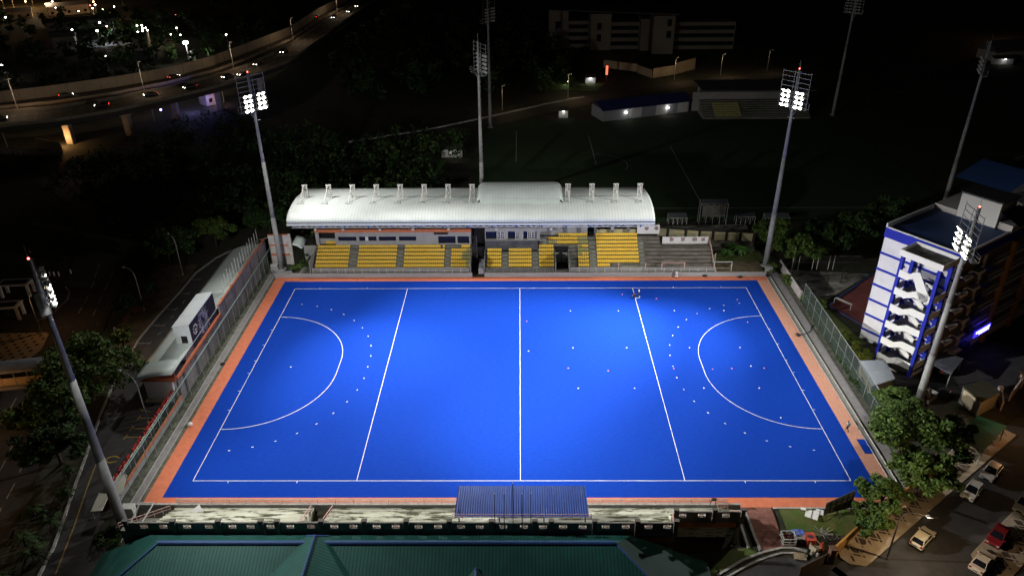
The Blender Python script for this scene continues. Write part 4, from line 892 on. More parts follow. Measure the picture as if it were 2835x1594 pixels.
for k in range(6):
    z = 1.75+3.05*k; a = MB(); a.box(-6.1, 7.08, 4.16, 4.24, z, z+.42); a.box(7.02, 7.1, 4.16, 60, z, z+.35); a.box(-1.75, -1.35, 4.0, 4.15, z+2.2, z+2.6); a.build('blue_band', M['bluepaint'], ho)
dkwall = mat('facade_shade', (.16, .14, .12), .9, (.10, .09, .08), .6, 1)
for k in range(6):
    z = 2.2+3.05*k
    a = MB(); a.box(7.01, 7.06, 4.9, 58, z+.55, z+2.5); a.build('recess_shade', dkwall, ho)  # flat dark panel paints the shade of the facade recesses
    for y0, y1 in ((4.9, 7.2), (8.6, 11.0)):
        a = MB(); a.box(7.07, 8.1, y0, y1, z+.35, z+.55); a.box(8.02, 8.1, y0, y1, z+.0, z+.35); a.build('sunshade', M['hostelw'], ho)
    a = MB(); a.box(7.07, 8.2, 12.4, 14.5, z-.4, z+.25); a.build('balcony', M['bluepaint'], ho)
    a = MB()
    for zz in (.5, .8, 1.1): a.bar((8.15, 12.4, z+zz), (8.15, 14.5, z+zz), .05); a.bar((7.1, 12.4, z+zz), (8.15, 12.4, z+zz), .05)
    for y in np.linspace(12.4, 14.5, 5): a.bar((8.15, y, z+.25), (8.15, y, z+1.1), .05)
    for zz in (.55, 1.1): a.bar((7.4, 14.6, z+zz), (7.4, 40, z+zz), .05)
    for y in np.arange(14.6, 40, .8): a.bar((7.4, y, z+.1), (7.4, y, z+1.1), .04)
    a.build('balcony_railing', M['galv'], ho)
    a = MB(); a.box(7.07, 7.5, 14.6, 58, z-.3, z+.05); a.build('corridor_slab', M['hostelw'], ho)
a = MB()
for y in (20.5, 30, 40): a = MB(); a.box(7.1, 7.8, y, y+.9, -.1, 20); a.build('column', M['yellowwall'], ho)
a = MB(); a.box(7.1, 7.3, 12.0, 12.2, 2, 20); a.build('downpipe', M['hostelw'], ho); a = MB(); a.box(7.1, 7.3, 11.6, 11.75, 2, 20); a.build('downpipe', M['hostelw'], ho)
a = MB(); a.box(-2, 4.6, 18.42, 24, 20.3, 26.2); a.build('penthouse', wave_lines(mat('penthouse_white', (.58, .57, .55), .9), 2, .5, (.3, .3, .3), .12, .5), ho)
a = MB(); a.box(-2.2, 4.8, 18.3, 24.2, 26.21, 26.5); a.build('penthouse_roof', mat('penthouse_roof', (.05, .05, .055), .8), ho)
a = MB(); a.face((4.7, 19, 24.6), (8, 19, 23.2), (8, 26, 23.2), (4.7, 25, 24.6)); a.face((4.7, 19, 24.6), (4.7, 25, 24.6), (2, 26, 23.2)); a.build('lean_roof', M['bluecap'], ho)
a = MB(); a.face((-6.5, 24, 26.5), (3, 24, 26.5), (3, 33, 28), (-6.5, 33, 28)); a.face((-6.5, 42, 26.5), (-6.5, 33, 28), (3, 33, 28), (3, 42, 26.5)); q = a.build('rear_roof', M['bluecap'], ho)
a = MB(); a.box(-6, -2.1, 18.45, 30, 20.2, 22.9); a.box(4.7, 7, 19, 30, 20.2, 23.0); a.box(-6, 6, 30, 58, 20.2, 23.2); a.build('upper_storey', mat('upper_wall', (.42, .40, .38), .9), ho)
wv = [(-6.5+k*1.0, 23.4+.5*math.sin(k*.9)) for k in range(16)]
a = MB(); a.grid([[(x, 36, z+2), (x, 58, z+2)] for x, z in wv]); q = a.build('wave_roof', mat('wave_roof', (.06, .06, .065), .7), ho); md = q.modifiers.new('t', 'SOLIDIFY'); md.thickness = .35
# stair tower
a = MB()
for x, y in ((0, 0), (6.1, 0), (6.1, 3.6), (0, 3.6)): a = MB(); a.box(x-.28, x+.28, y-.28, y+.28, 0, 20.6); a.build('stair_column', M['bluepaint'], ho)
for k in range(6): a = MB(); a.box(-.1, 6.2, 3.7, 3.9, 2.6+3.2*k, 2.95+3.2*k); a.build('stair_beam', M['bluepaint'], ho)
sw = mat('stair_white', (.78, .77, .73), .8)
for k in range(6):
    z0 = .6+3.2*k; rise = 1.0
    a = MB(); y0 = -.32
    if k < 5:
        a.solid([(.1, y0, z0), (1.9, y0, z0-.1), (3.4, y0, z0+.75), (5.9, y0, z0+.75), (5.9, y0, z0+2.0), (3.6, y0, z0+2.0), (2.2, y0, z0+1.15), (.1, y0, z0+1.3)], (0, .14, 0))
    else:
        a.solid([(.1, y0, z0), (1.6, y0, z0-.05), (2.6, y0, z0+.6), (4.4, y0, z0-2.6), (5.6, y0, z0-2.4), (5.6, y0, z0-1.2), (3.4, y0, z0+2.0), (2.8, y0, z0+2.0), (1.8, y0, z0+1.15), (.1, y0, z0+1.3)], (0, .14, 0))
    a.build('stair_balustrade', sw, ho)
    if k < 5:
        a = MB(); a.solid([(6.3, .1, z0+.75), (6.3, 3.4, z0+.75), (6.3, 3.4, z0+2.0), (6.3, .1, z0+2.0)], (.14, 0, 0)); a.build('side_balustrade', sw, ho); a = MB(); a.solid([(-.42, .1, z0), (-.42, 3.4, z0), (-.42, 3.4, z0+1.25), (-.42, .1, z0+1.25)], (.14, 0, 0)); a.build('side_balustrade', sw, ho)
        a = MB(); a.solid([(1.9, 1.8, z0+2.75), (4.4, 1.8, z0+1.0), (4.4, 1.8, z0+2.1), (1.9, 1.8, z0+3.9)], (0, .14, 0)); a.build('inner_balustrade', sw, ho)
        a = MB(); a.box(.2, 1.7, 0, 3.5, z0-.02, z0+.12); a.box(4.4, 5.9, 0, 3.5, z0+.72, z0+.86); a.build('landing', M['concrete'], ho)
        a = MB()
        for j in range(6): a.box(1.71+j*.45, 2.16+j*.45, .1, 1.7, z0+.1+j*.12-.15, z0+.1+j*.12); a.box(1.71+j*.45, 2.16+j*.45, 1.95, 3.4, z0+3.0-j*.36-.2, z0+3.0-j*.36)
        a.build('flight', M['concrete'], ho)
a = MB(); a.solid([(.1, -.32, .0), (5.9, -.32, -1.0), (5.9, -.32, -.4), (.1, -.32, .45)], (0, .14, 0)); a.solid([(6.3, .1, -.6), (6.3, 3.4, -.6), (6.3, 3.4, .6), (6.3, .1, .6)], (.14, 0, 0)); a.build('stair_balustrade', sw, ho)
a = MB(); a.box(-.45, 6.55, -.45, 4.0, 20.61, 20.8); a.build('tower_roof', mat('tower_roof', (.22, .20, .15), .9, (.09, .08, .07), .5, 1, lo=.48, hi=.52), ho)
a = MB(); a.box(-.55, 6.65, -.55, -.42, 20.3, 21.35); a.box(6.52, 6.65, -.41, 4.0, 20.3, 21.35); a.box(-.55, -.42, -.41, 4.0, 20.3, 21.35); a.box(-.41, 6.51, 3.95, 4.05, 20.9, 21.5); a.build('tower_parapet', sw, ho)
o = tag(empty('led_sign', (80.6, 33.6, 2.6), math.atan2(-.82, .57)), 'glowing blue and white LED sign on the dark long side of the hostel', 'sign')
a = MB(); a.box(0, .2, -2.6, 2.6, 0, 1.3); a.build('panel', emis('led_blue', (.05, .03, .9), 1.6), o)
a = MB(); rr = random.Random(5)
for k in range(16):
    y = -2.3+k*.29; a.box(.201, .22, y, y+.2, .72-.02*rr.random(), 1.12+.06*rr.random())
    if k > 3: a.box(.201, .22, y, y+.18, .25, .48)
a.build('lettering', emis('led_white', (.8, .8, 1), 3), o)

# ================================================================== EAST SIDE: fences, sheds
o = tag(empty('net_fence', (55, 32, 0)), 'tall dark netting fence on leaning grey posts right of the pitch', 'fence')
a = MB(); a.box(54.99, 55.01, 13, 49, -.2, 4.2); netd = mat('net_dark', (.05, .07, .06), .9); netd.node_tree.nodes['Principled BSDF'].inputs['Alpha'].default_value = .35; loc(a.build('net', netd), o)
a = MB(); a.tube([(55, 13, 4.2), (55, 49, 4.2)], .07, 6); a.tube([(55, 13, 2), (55, 49, 2)], .03, 6); loc(a.build('top_tube', M['galv']), o)
for k in range(13): a = MB(); a.bar((55, 13+k*3.0, -.4), (55, 13+k*3.0, 4.2), .09); loc(a.build('post', M['galv']), o)
for (y0, y1, lab) in ((50.4, 56.6, 'nearer pale concrete wall slab beside the right path'), (57.6, 64, 'farther pale concrete wall slab beside the right path')):
    a = MB(); a.solid([(55, y0, -.3), (55, y1, -.3), (55, y1, 1.75), (55, y0, 1.75)], (.18, 0, 0)); a.box(54.9, 55.28, y0-.12, y0+.12, -.3, 1.9); tag(a.build('concrete_wall', mat('slab_wall', (.42, .39, .38), .9, (.30, .27, .26), .7, 1)), lab, 'wall', 'concrete slabs by the right path')
o = tag(empty('chain_fence', (65, 64.5, -1)), 'row of tall thin pale posts along the far edge of the broken slab', 'fence')
for x in (58.0, 59.3, 62.3, 63.3, 65.7, 66.7): a = MB(); a.bar((x, 64.5, -1), (x, 64.5, 2.4), .1); loc(a.build('post', M['steelw']), o)
a = MB(); a.bar((56, 64.5, 2.2), (72, 64.5, 2.2), .03); a.bar((56, 64.5, .8), (72, 64.5, .8), .03); loc(a.build('wire', M['galv']), o)
for i, (x, y) in enumerate(((57.9, 55.5), (62, 55.2), (66.2, 58.5))):
    a = MB(); a.bar((0, 0, -.2), (0, 0, 3.4), .13); a.bar((0, 0, 3.4), (.3, -.9, 3.8), .1); q = tag(a.build('fence_post', M['black']), f'{ORD[i]} black bent-top post from the left on the broken slab', 'post', 'black posts on the broken slab'); q.location = (x, y, h(x, y))
a = MB(); a.box(62, 84, 53.6, 53.75, 0, .3); a.bar((61.6, 50.4, .6), (64.2, 47.4, .6), .12); a.bar((61.6, 50.4, .6), (61.6, 50.4, -1), .1); a.bar((64.2, 47.4, .6), (64.2, 47.4, -1), .1); a.bar((61.75, 50.55, .6), (64.35, 47.55, .6), .12)
a = MB(); a.bar((61.9, 50.4, .2), (64.0, 47.6, .2), .1); a.bar((62.2, 50.6, .2), (64.3, 47.8, .2), .1); a.bar((61.9, 50.4, .2), (61.9, 50.4, -1), .08); a.bar((64.0, 47.6, .2), (64.0, 47.6, -1), .08)
tag(a.build('court_goal', M['steelw']), 'low white goal frame at the corner of the red court', 'goal')
a = MB(); a.solid([(60.3, 49.4, -1.1), (64.8, 40.9, -1.1), (64.8, 40.9, -.85), (60.3, 49.4, -.85)], (.2, .1, 0)); a.solid([(61.2, 50.0, -1.1), (74.5, 62.5, -1.1), (74.5, 62.5, -.8), (61.2, 50.0, -.8)], (-.15, .15, 0)); tag(a.build('court_kerb', M['bluecap']), 'dark blue kerb around the near edges of the red court', 'kerb')
def shed(name, label, roofpts, z, dz, mt, wmt, group=None, gap=.35):
    cx = sum(p[0] for p in roofpts)/4; cyy = sum(p[1] for p in roofpts)/4
    o = tag(empty(name, (cx, cyy, h(cx, cyy))), label, 'shelter' if wmt is None else 'shed', group)
    a = MB(); zz = [z, z, z-dz, z-dz]; a.solid([(p[0], p[1], q) for p, q in zip(roofpts, zz)], (0, 0, .09)); loc(a.build('roof', mt), o)
    if wmt:
        q = [(cx+(p[0]-cx)*.9, cyy+(p[1]-cyy)*.9) for p in roofpts]; a = MB(); a.prism(q, h(cx, cyy)-.2, z-dz-gap); loc(a.build('wall', wmt), o)
    for p in roofpts: a = MB(); a.bar((cx+(p[0]-cx)*.93, cyy+(p[1]-cyy)*.93, h(cx, cyy)-.2), (cx+(p[0]-cx)*.93, cyy+(p[1]-cyy)*.93, z-dz), .12); loc(a.build('post', M['galv']), o)
    return o
shed('shed', 'white tin-roofed shed beside the foot of the stair tower', [(56.1, 25.3), (60.6, 25.5), (60.2, 20.6), (55.7, 18.6)], 2.5, .25, wave_lines(mat('tin_white', (.62, .68, .74), .5, (.5, .56, .62), .6, 1), 1, .4, (.4, .44, .5), .12, .5), mat('shed_wall', (.45, .42, .30), .9))
shed('car_port', 'dark grey flat carport roof beside the stair tower base', [(71.0, 29.6), (74.5, 27.0), (70.3, 22.6), (68.4, 25.6)], 1.8, .15, mat('carport_roof', (.09, .10, .13), .6, (.13, .14, .17), 2, 1), None)
shed('bus_shelter', 'green sheet-roofed shelter behind the big tree on the right pavement', [(63.2, 7.1), (68.8, 11.8), (72.1, 9.7), (65.4, 4.0)], 1.8, .3, wave_lines(mat('shelter_green', (.02, .13, .085), .6, (.015, .1, .065), .6, 1), 0, .5, (.01, .06, .04), .15, .5), None)
gt = shed('gatehouse', 'dark-roofed gatehouse beside the white gate on the right', [(70.2, 18.9), (74.5, 20.6), (75.4, 17.5), (71.0, 14.9)], 2.0, .1, mat('gatehouse_roof', (.025, .03, .018), .9, (.04, .04, .025), 1, 1), mat('gate_wall', (.38, .32, .22), .9))
gp = tag(empty('gate', (77, 19, -1)), 'white sliding gate with vertical bars between pale pillars on the right', 'gate')
a = MB(); 
for k in range(10): p = Vector((74.8, 18.3, -1)).lerp(Vector((77.2, 20.0, -1)), k/9); a.bar(p, p+Vector((0, 0, 1.5)), .06)
a.bar((74.8, 18.3, .4), (77.2, 20, .4), .1); a.bar((74.8, 18.3, -.9), (77.2, 20, -.9), .1); loc(a.build('barred_leaf', M['steelw']), gp)
a = MB(); a.solid([(77.2, 20, -1.1), (75.7, 16.7, -1.1), (75.7, 16.7, .6), (77.2, 20, .9)], (.25, 0, 0)); a.solid([(78.4, 19.2, -1.1), (82.0, 22.6, -1.1), (82.0, 22.6, 1.2), (78.4, 19.2, .7)], (.2, -.1, 0)); a.box(76.8, 77.4, 19.6, 20.2, -1.1, 1.2); a.box(81.8, 82.5, 22.5, 23.2, -1.1, 1.9); a.box(81.7, 82.6, 22.4, 23.3, 1.9, 2.1); loc(a.build('pillar', mat('gate_white', (.55, .46, .42), .9)), gp)
# ochre wall, gate panel, billboard, junk by the near right corner
a = MB()
for (x0, y0, x1, y1, zt_) in ((38.6, -12.6, 43.2, -8.8, .5), (43.2, -8.8, 52, -2.4, .6), (52, -2.4, 60, 3.6, .4)): a.solid([(x0, y0, -1.8), (x1, y1, -1.8), (x1, y1, zt_), (x0, y0, zt_)], (-.15, .18, 0))
tag(a.build('boundary_wall', M['yellowwall']), 'ochre painted wall behind the diamond pavement on the right', 'wall')
a = MB(); a.box(38.1, 38.75, -13.2, -12.5, -1.7, 1.0); a.box(38.0, 38.85, -13.3, -12.4, 1.0, 1.15); tag(a.build('gate_pillar', mat('brick_pillar', (.16, .075, .05), .9, (.1, .05, .035), 3, 1)), 'brown gate pillar at the end of the ochre wall', 'pillar')
a = MB(); a.solid([(33.8, -15.0, -1.4), (38.0, -12.8, -1.4), (38.0, -12.8, .2), (33.8, -15.0, .2)], (.06, -.1, 0)); a.bar((33.8, -15.05, .22), (38.05, -12.85, .22), .1); a.bar((33.8, -15.05, -1.35), (38.05, -12.85, -1.35), .1); tag(a.build('rusty_gate', mat('rusty_panel', (.12, .085, .06), .8, (.07, .05, .04), 1.5, 1)), 'brown rusty gate panel across the spur road at lower right', 'gate')
bb = tag(empty('billboard', (41.6, -6, 0)), 'dark back of a tilted billboard frame on the lawn by the near right corner', 'billboard')
a = MB(); a.solid([(39.7, -6.3, .1), (43.6, -5.4, .6), (43.55, -5.2, 3.2), (39.9, -6.0, 1.7)], (.03, .08, 0)); loc(a.build('panel', mat('board_back', (.045, .05, .045), .9)), bb)
a = MB()
for k in range(6): t = k/5; p = Vector((39.7, -6.36, .1)).lerp(Vector((43.6, -5.46, .6)), t); q = Vector((39.9, -6.06, 1.7)).lerp(Vector((43.55, -5.26, 3.2)), t); a.bar(p, q, .09)
for k in range(4): t = k/3; a.bar(Vector((39.7, -6.36, .1)).lerp(Vector((39.9, -6.06, 1.7)), t), Vector((43.6, -5.46, .6)).lerp(Vector((43.55, -5.26, 3.2)), t), .07)
for x, y, z in ((39.75, -6.3, .2), (41.6, -5.9, .3), (43.5, -5.5, .6)): a.bar((x, y, -.8), (x, y, z+.2), .1); a.bar((x, y-1.0, -.6), (x, y, z+.3), .06)
loc(a.build('frame', M['black']), bb)
def flat(name, label, pts, z, th, mt, cat, group=None, rot=None):
    a = MB(); a.prism(pts, z, z+th); return tag(a.build(name, mt), label, cat, group)
for i, (x, y, w, d, rz_, lab) in enumerate(((38.3, -6.1, 1.6, 1.7, -.5, 'largest white board lying on the lawn left of the billboard'), (39.4, -5.8, .9, 1.0, -.3, 'white board with dark marks half under the billboard'), (37.4, -5.3, .7, .45, -.2, 'small white square board on the lawn near the verge'), (39.3, -5.5, .5, .35, -.5, 'tiny pale board on the lawn behind the white boards'))):
    o = tag(empty('board', (x, y, h(x, y)+.03), rz_), lab, 'board', 'white boards on the lawn'); a = MB(); a.box(-w/2, w/2, -d/2, d/2, 0, .06); a.build('sheet', mat('board_white', (.72, .72, .70), .7), o)
    if i < 2: a = MB(); a.box(-w/2, w/2, d/2, d/2+.06, 0, .1); a.box(-.05, .02, -d/2, d/2, .061, .1); a.build('frame', M['black'], o)
o = tag(empty('waste_bin', (36.8, -10.0, h(36.8, -10))), 'bright red wheeled waste bin with a dark round badge on its lid', 'bin')
redp = mat('red_plastic', (.55, .07, .03), .5)
a = MB(); a.solid([(-.4, -.45, .1), (.4, -.45, .1), (.48, -.55, 1.2), (-.48, -.55, 1.2)], (0, .95, 0)); a.build('body', mat('red_plastic_body', (.40, .03, .02), .5), o)
a = MB(); a.solid([(-.58, -.65, 1.21), (.58, -.65, 1.21), (.58, .6, 1.35), (-.58, .6, 1.35)], (0, 0, .09)); a.build('lid', redp, o)
a = MB(); a.prism([(.3*math.cos(t), .25*math.sin(t)-.05) for t in np.linspace(0, 2*math.pi, 14)[:-1]], 1.3, 1.405); a.build('badge', mat('badge', (.03, .05, .12), .6), o)
for x in (-.42, .42): a = MB(); a.tube([(x-.05, .42, .1), (x+.05, .42, .1)], .12, 10); a.build('wheel', M['rubber'], o)
o = tag(empty('crate', (34.2, -9.6, h(34.2, -9.6))), 'pale wire cage crate full of dark red bundles beside the brick ramp', 'crate')
a = MB()
for z in (.05, .5, 1.0):
    for p, q in (((-.8, -.7), (.8, -.7)), ((.8, -.7), (.8, .7)), ((.8, .7), (-.8, .7)), ((-.8, .7), (-.8, -.7))): a.bar((*p, z), (*q, z), .1)
for x, y in ((-.8, -.7), (.8, -.7), (.8, .7), (-.8, .7), (0, -.7), (0, .7)): a.bar((x, y, 0), (x, y, 1.0), .08)
a.build('frame', M['steelw'], o)
a = MB(); rr = random.Random(2)
for k in range(14): x, y = rr.uniform(-.6, .5), rr.uniform(-.5, .45); a.box(x, x+.3, y, y+.25, .1, .45+rr.random()*.5)
a.build('bundle', mat('red_bundle', (.20, .04, .03), .8, (.06, .03, .03), 3, 1), o)
for i, (x, y, mt, lab) in enumerate(((35.7, -8.6, M['bluesheet'], 'crumpled blue and white tarpaulin on the lawn edge'), (35.9, -9.2, M['whitewall'], 'crumpled whitish tarpaulin just below the blue one'))):
    a = MB(); rr = random.Random(i+4); P = [[(-.8+u*.4, -.5+v*.33, rr.uniform(.03, .4)) for v in range(4)] for u in range(5)]; a.grid(P); q = tag(a.build('tarpaulin', mt), lab, 'tarpaulin'); q.location = (x, y, h(x, y)); md = q.modifiers.new('s', 'SUBSURF'); md.levels = 1; md.render_levels = 1
o = tag(empty('armchair', (37.4, -10.8, h(37.4, -10.8)), .5), 'discarded cream armchair standing beside the red bin', 'armchair')
cu = mat('cushion_cream', (.42, .37, .26), .9, (.3, .26, .19), 2, 1)
a = MB(); a.box(-.5, .5, -.5, .45, .12, .5); a.build('seat', cu, o); a = MB(); a.solid([(-.55, .4, .2), (.55, .4, .2), (.55, .6, 1.15), (-.55, .6, 1.15)], (0, .2, 0)); a.build('backrest', cu, o)
for x in (-.68, .5): a = MB(); a.box(x, x+.18, -.5, .5, .1, .75); a.build('armrest', cu, o)
for i, (x, y, s, lab) in enumerate(((36.6, -11.7, .8, 'pale sagging sack left of the discarded armchair'), (37.2, -12.0, .7, 'lowest pale sack below the discarded armchair'))):
    a = MB(); a.ball((0, 0, .35), .35*s, .3*s, .5*s, 10, 7); q = tag(a.build('sack', mat('sack_grey', (.34, .32, .28), .9, (.22, .2, .17), 3, 1), smooth=True), lab, 'sack', 'sacks by the armchair'); q.location = (x, y, h(x, y))
a = MB(); a.box(-.35, .35, -.12, .12, .1, 1.0); q = tag(a.build('board', mat('red_board', (.5, .07, .03), .6)), 'narrow red board propped behind the discarded armchair', 'board'); q.location = (38.2, -11.0, h(38.2, -11)); q.rotation_euler = (-.4, .3, .8)
o = tag(empty('pallet', (35.0, -12.0, h(35, -12)), -.15), 'pale plank pallet lying on the asphalt by the drain', 'pallet')
for k in range(5): a = MB(); a.box(-.75, .75, -.55+k*.23, -.38+k*.23, .12, .16); a.build('slat', mat('plank', (.40, .32, .20), .9, (.28, .22, .14), 3, 1), o)
for x in (-.65, 0, .6): a = MB(); a.box(x, x+.09, -.55, .55, .0, .119); a.build('bearer', MATS['plank'], o)
a = MB(); rr = random.Random(8)
for k in range(60):
    t = rr.uniform(0, 6.28); r_ = rr.uniform(.3, 1.4); a.bar((0, 0, .1), (r_*math.cos(t), r_*math.sin(t), rr.uniform(.1, .8)), .03)
q = tag(a.build('brushwood', mat('dry_branch', (.32, .30, .26), .9)), 'heap of pale dry branches behind the red bin', 'brushwood'); q.location = (38.9, -8.8, h(38.9, -8.8))
a = MB(); rr = random.Random(9)
for k in range(130):
    t = rr.uniform(0, 6.28); r_ = rr.uniform(.4, 1.7); a.bar((rr.uniform(-.5, .5), rr.uniform(-.5, .5), .1), (r_*math.cos(t), r_*math.sin(t), rr.uniform(.1, 1.0)), .03)
q = tag(a.build('brushwood', mat('dark_branch', (.09, .08, .07), .9)), 'dark heap of cut branches beside the ochre wall end', 'brushwood'); q.location = (40.2, -10.0, h(40.2, -10))
o = tag(empty('skip', (65.7, 19.6, -1.0), .7), 'open skip full of rubbish at the foot of the right floodlight mast', 'skip')
a = MB(); a.solid([(-1.4, -.8, .1), (1.4, -.8, .1), (1.7, -.8, 1.0), (-1.7, -.8, 1.0)], (0, .06, 0)); a.solid([(-1.4, .8, .1), (1.4, .8, .1), (1.7, .8, 1.0), (-1.7, .8, 1.0)], (0, .06, 0)); a.box(-1.4, 1.4, -.75, .8, .05, .1); a.solid([(-1.4, -.74, .1), (-1.7, -.74, 1), (-1.7, .8, 1), (-1.4, .8, .1)], (.05, 0, 0)); a.solid([(1.4, -.74, .1), (1.7, -.74, 1), (1.7, .8, 1), (1.4, .8, .1)], (-.05, 0, 0)); a.build('body', M['galv'], o)
a = MB(); rr = random.Random(11)
for k in range(24): x, y = rr.uniform(-1.2, 1), rr.uniform(-.6, .4); a.box(x, x+.35, y, y+.3, .12, .5+rr.random()*.7)
a.build('rubbish', mat('rubbish', (.36, .28, .2), .9, (.12, .1, .08), 4, 1), o)
o = tag(empty('banner', (52.8, 1.9, 0)), 'upright white banner strip at the foot of the big tree', 'banner'); a = MB(); a.solid([(0, 0, .2), (.75, .3, .2), (.75, .3, 2.2), (0, 0, 2.2)], (0, .05, 0)); a.build('cloth', M['whitewall'], o); a = MB(); a.bar((0, .02, -.1), (0, .02, 2.3), .07); a.build('pole', M['galv'], o)
a = MB(); a.tube([(0, 0, .05), (.2, .05, .25), (.1, .1, .1)], .42, 10); q = tag(a.build('equipment_bag', M['black'], smooth=True), 'small dark round bag on the paver verge beyond the right back line', 'bag'); q.location = (50.2, 37.0, 0)
a = MB(); a.tube([(50.5, 37.2, .06), (51.4, 37.3, .1), (52.2, 37.7, .1), (53.2, 38.6, .08), (53.7, 39.8, .06), (54.2, 40.7, .1)], .06, 7); tag(a.build('hose', M['black'], smooth=True), 'black hose curving from the round bag across the right path', 'hose')
for x, y, lab in ((45.6, 59.2, 'black kit bag on the far orange verge near the right corner'), (38.4, 59.7, 'black bag against the far wall right of the standing person')):
    a = MB(); a.ball((0, 0, .22), .55, .3, .26); q = tag(a.build('kit_bag', M['black'], smooth=True), lab, 'bag', 'black bags on the far verge'); q.location = (x, y, 0)
a = MB(); P = [(.32*math.cos(t), .32*math.sin(t)) for t in np.linspace(0, 2*math.pi, 17)]; a.tube([(x, y, .12) for x, y in P], .11, 8, cap=False); q = tag(a.build('tyre', M['rubber'], smooth=True), 'old tyre lying in the gutter beside the left orange verge', 'tyre'); q.location = (-51.3, 28.3, -.03)
a = MB(); a.ball((0, 0, .3), .4, .35, .35); q = tag(a.build('sack', M['whitewall'], smooth=True), 'white plastic sack on the left orange verge', 'sack'); q.location = (-50.6, 11.9, 0)

# ================================================================== VEGETATION
def leaf_cloud(clumps, per, size, seed, flat=.6):
    r = np.random.default_rng(seed); V = []; 
    for (cx, cyy, cz, rad) in clumps:
        d = r.normal(size=(per, 3)); d /= np.linalg.norm(d, axis=1)[:, None]; rr = rad*(r.random(per)**.45)[:, None]
        p = np.array([cx, cyy, cz])+d*rr*np.array([1, 1, flat])
        a = r.normal(size=(per, 3)); a[:, 2] *= .6; a /= np.linalg.norm(a, axis=1)[:, None]
        n = d*.6+r.normal(size=(per, 3))*.5+np.array([0, 0, .5]); b = np.cross(n, a); b /= (np.linalg.norm(b, axis=1)[:, None]+1e-6)
        s = size*(.6+.8*r.random(per))[:, None]
        V.append(np.stack([p-a*s, p-b*s*.5, p+a*s, p+b*s*.5], 1))
    return np.concatenate(V).reshape(-1, 3)
def leaf_obj(name, V, mt, parent=None):
    me = bpy.data.meshes.new(name); n = len(V)//4
    me.vertices.add(len(V)); me.vertices.foreach_set('co', V.astype(np.float32).ravel())
    me.loops.add(n*4); me.loops.foreach_set('vertex_index', np.arange(n*4, dtype=np.int32)); me.polygons.add(n)
    me.polygons.foreach_set('loop_start', np.arange(0, n*4, 4, dtype=np.int32)); me.polygons.foreach_set('loop_total', np.full(n, 4, dtype=np.int32))
    me.materials.append(mt); me.update(); me.validate()
    o = bpy.data.objects.new(name, me); C.objects.link(o); 
    if parent: o.parent = parent
    return o
def tree(base, label, hgt, rad, seed, nclump=46, per=150, leaf=.28, mt='leaf', squash=.62, group=None, lean=(0, 0), trunk_r=.28, name='tree', low=.25):
    r = random.Random(seed); o = tag(empty(name, base), label, 'tree', group)
    a = MB(); cz = hgt-rad*squash
    a.tube([(0, 0, -.3), (lean[0]*.3, lean[1]*.3, cz*.4), (lean[0]*.7, lean[1]*.7, cz*.8), (lean[0], lean[1], cz)], [trunk_r, trunk_r*.8, trunk_r*.6, trunk_r*.3], 8)
    cl = []
    for k in range(nclump):
        t = r.uniform(0, 6.283); ph = math.acos(r.uniform(-low, 1)); q = rad*(.55+.45*r.random())*(1 if r.random() > .25 else .6)
        wob = 1+.22*math.sin(3*t+seed)
        c = (lean[0]+q*wob*math.sin(ph)*math.cos(t), lean[1]+q*wob*math.sin(ph)*math.sin(t), cz+q*squash*math.cos(ph)); cl.append((*c, rad*r.uniform(.16, .30)))
        if k % 4 == 0: a.tube([(lean[0]*.6, lean[1]*.6, cz*.7), (lean[0]+(c[0]-lean[0])*.5, lean[1]+(c[1]-lean[1])*.5, cz+(c[2]-cz)*.4), c], [trunk_r*.4, trunk_r*.25, .03], 5)
    a.build('trunk', M['bark'], o, smooth=True)
    leaf_obj('crown', leaf_cloud(cl, per, leaf, seed), M[mt], o)
    return o
tree((-69.8, 19.8, 0), 'large leafy tree between the lane and street left of the white building', 9.5, 7.2, 1, 80, 170, .30)
tree((-70.3, 11.5, 0), 'dark leafy tree just below the largest tree on the left', 8, 5.2, 2, 50, 150, .30)
tree((-66.0, 3.5, 0), 'lower dark tree beside the near left floodlight pole', 7, 4.8, 3, 46, 150, .30, 'leaf_d')
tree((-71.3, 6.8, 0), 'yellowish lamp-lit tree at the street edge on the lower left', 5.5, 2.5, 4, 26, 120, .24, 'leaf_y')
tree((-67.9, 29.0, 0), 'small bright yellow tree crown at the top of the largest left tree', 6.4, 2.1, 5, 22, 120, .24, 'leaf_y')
tree((-74.6, 45.0, 0), 'dark narrow shrub tree between the street and the bare earth', 4.2, 2.9, 6, 24, 130, .26, 'leaf_d')
tree((-74.0, 50.5, 0), 'dark bush beside the upper left lane lamp', 3.6, 2.3, 66, 20, 120, .26, 'leaf_d')
tree((-75.5, 66.0, 0), 'dim tree behind the lane bend at the far left', 8.0, 5.5, 7, 46, 130, .34, 'leaf_d')
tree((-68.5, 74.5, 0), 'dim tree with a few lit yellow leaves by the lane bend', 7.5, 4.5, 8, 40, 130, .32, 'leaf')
tree((-58.5, 82.0, 0), 'dim tree behind the curved end of the pale roof', 7, 5, 9, 40, 130, .34, 'leaf_d')
tree((53.9, 4.6, 0), 'large bright green tree over the near right corner of the pitch', 8.5, 5.4, 10, 84, 190, .25, 'leaf', lean=(.6, .3))
tree((56.4, 12.6, -1), 'dense dark green tree directly above the large corner tree', 6.8, 2.9, 11, 34, 170, .24, 'leaf')
tree((54.2, -2.2, -.6), 'lower green tree beneath the large corner tree by the pavement', 6.6, 4.0, 12, 52, 170, .25, 'leaf')
tree((59.8, 4.9, -1), 'shadowed tree right of the large corner tree beside the green shelter', 7, 4.3, 13, 46, 150, .28, 'leaf_d')
tree((47.4, -5.4, -.3), 'leafy bush tree beside the dark billboard', 4.6, 3.2, 14, 44, 170, .22, 'leaf', low=.6)
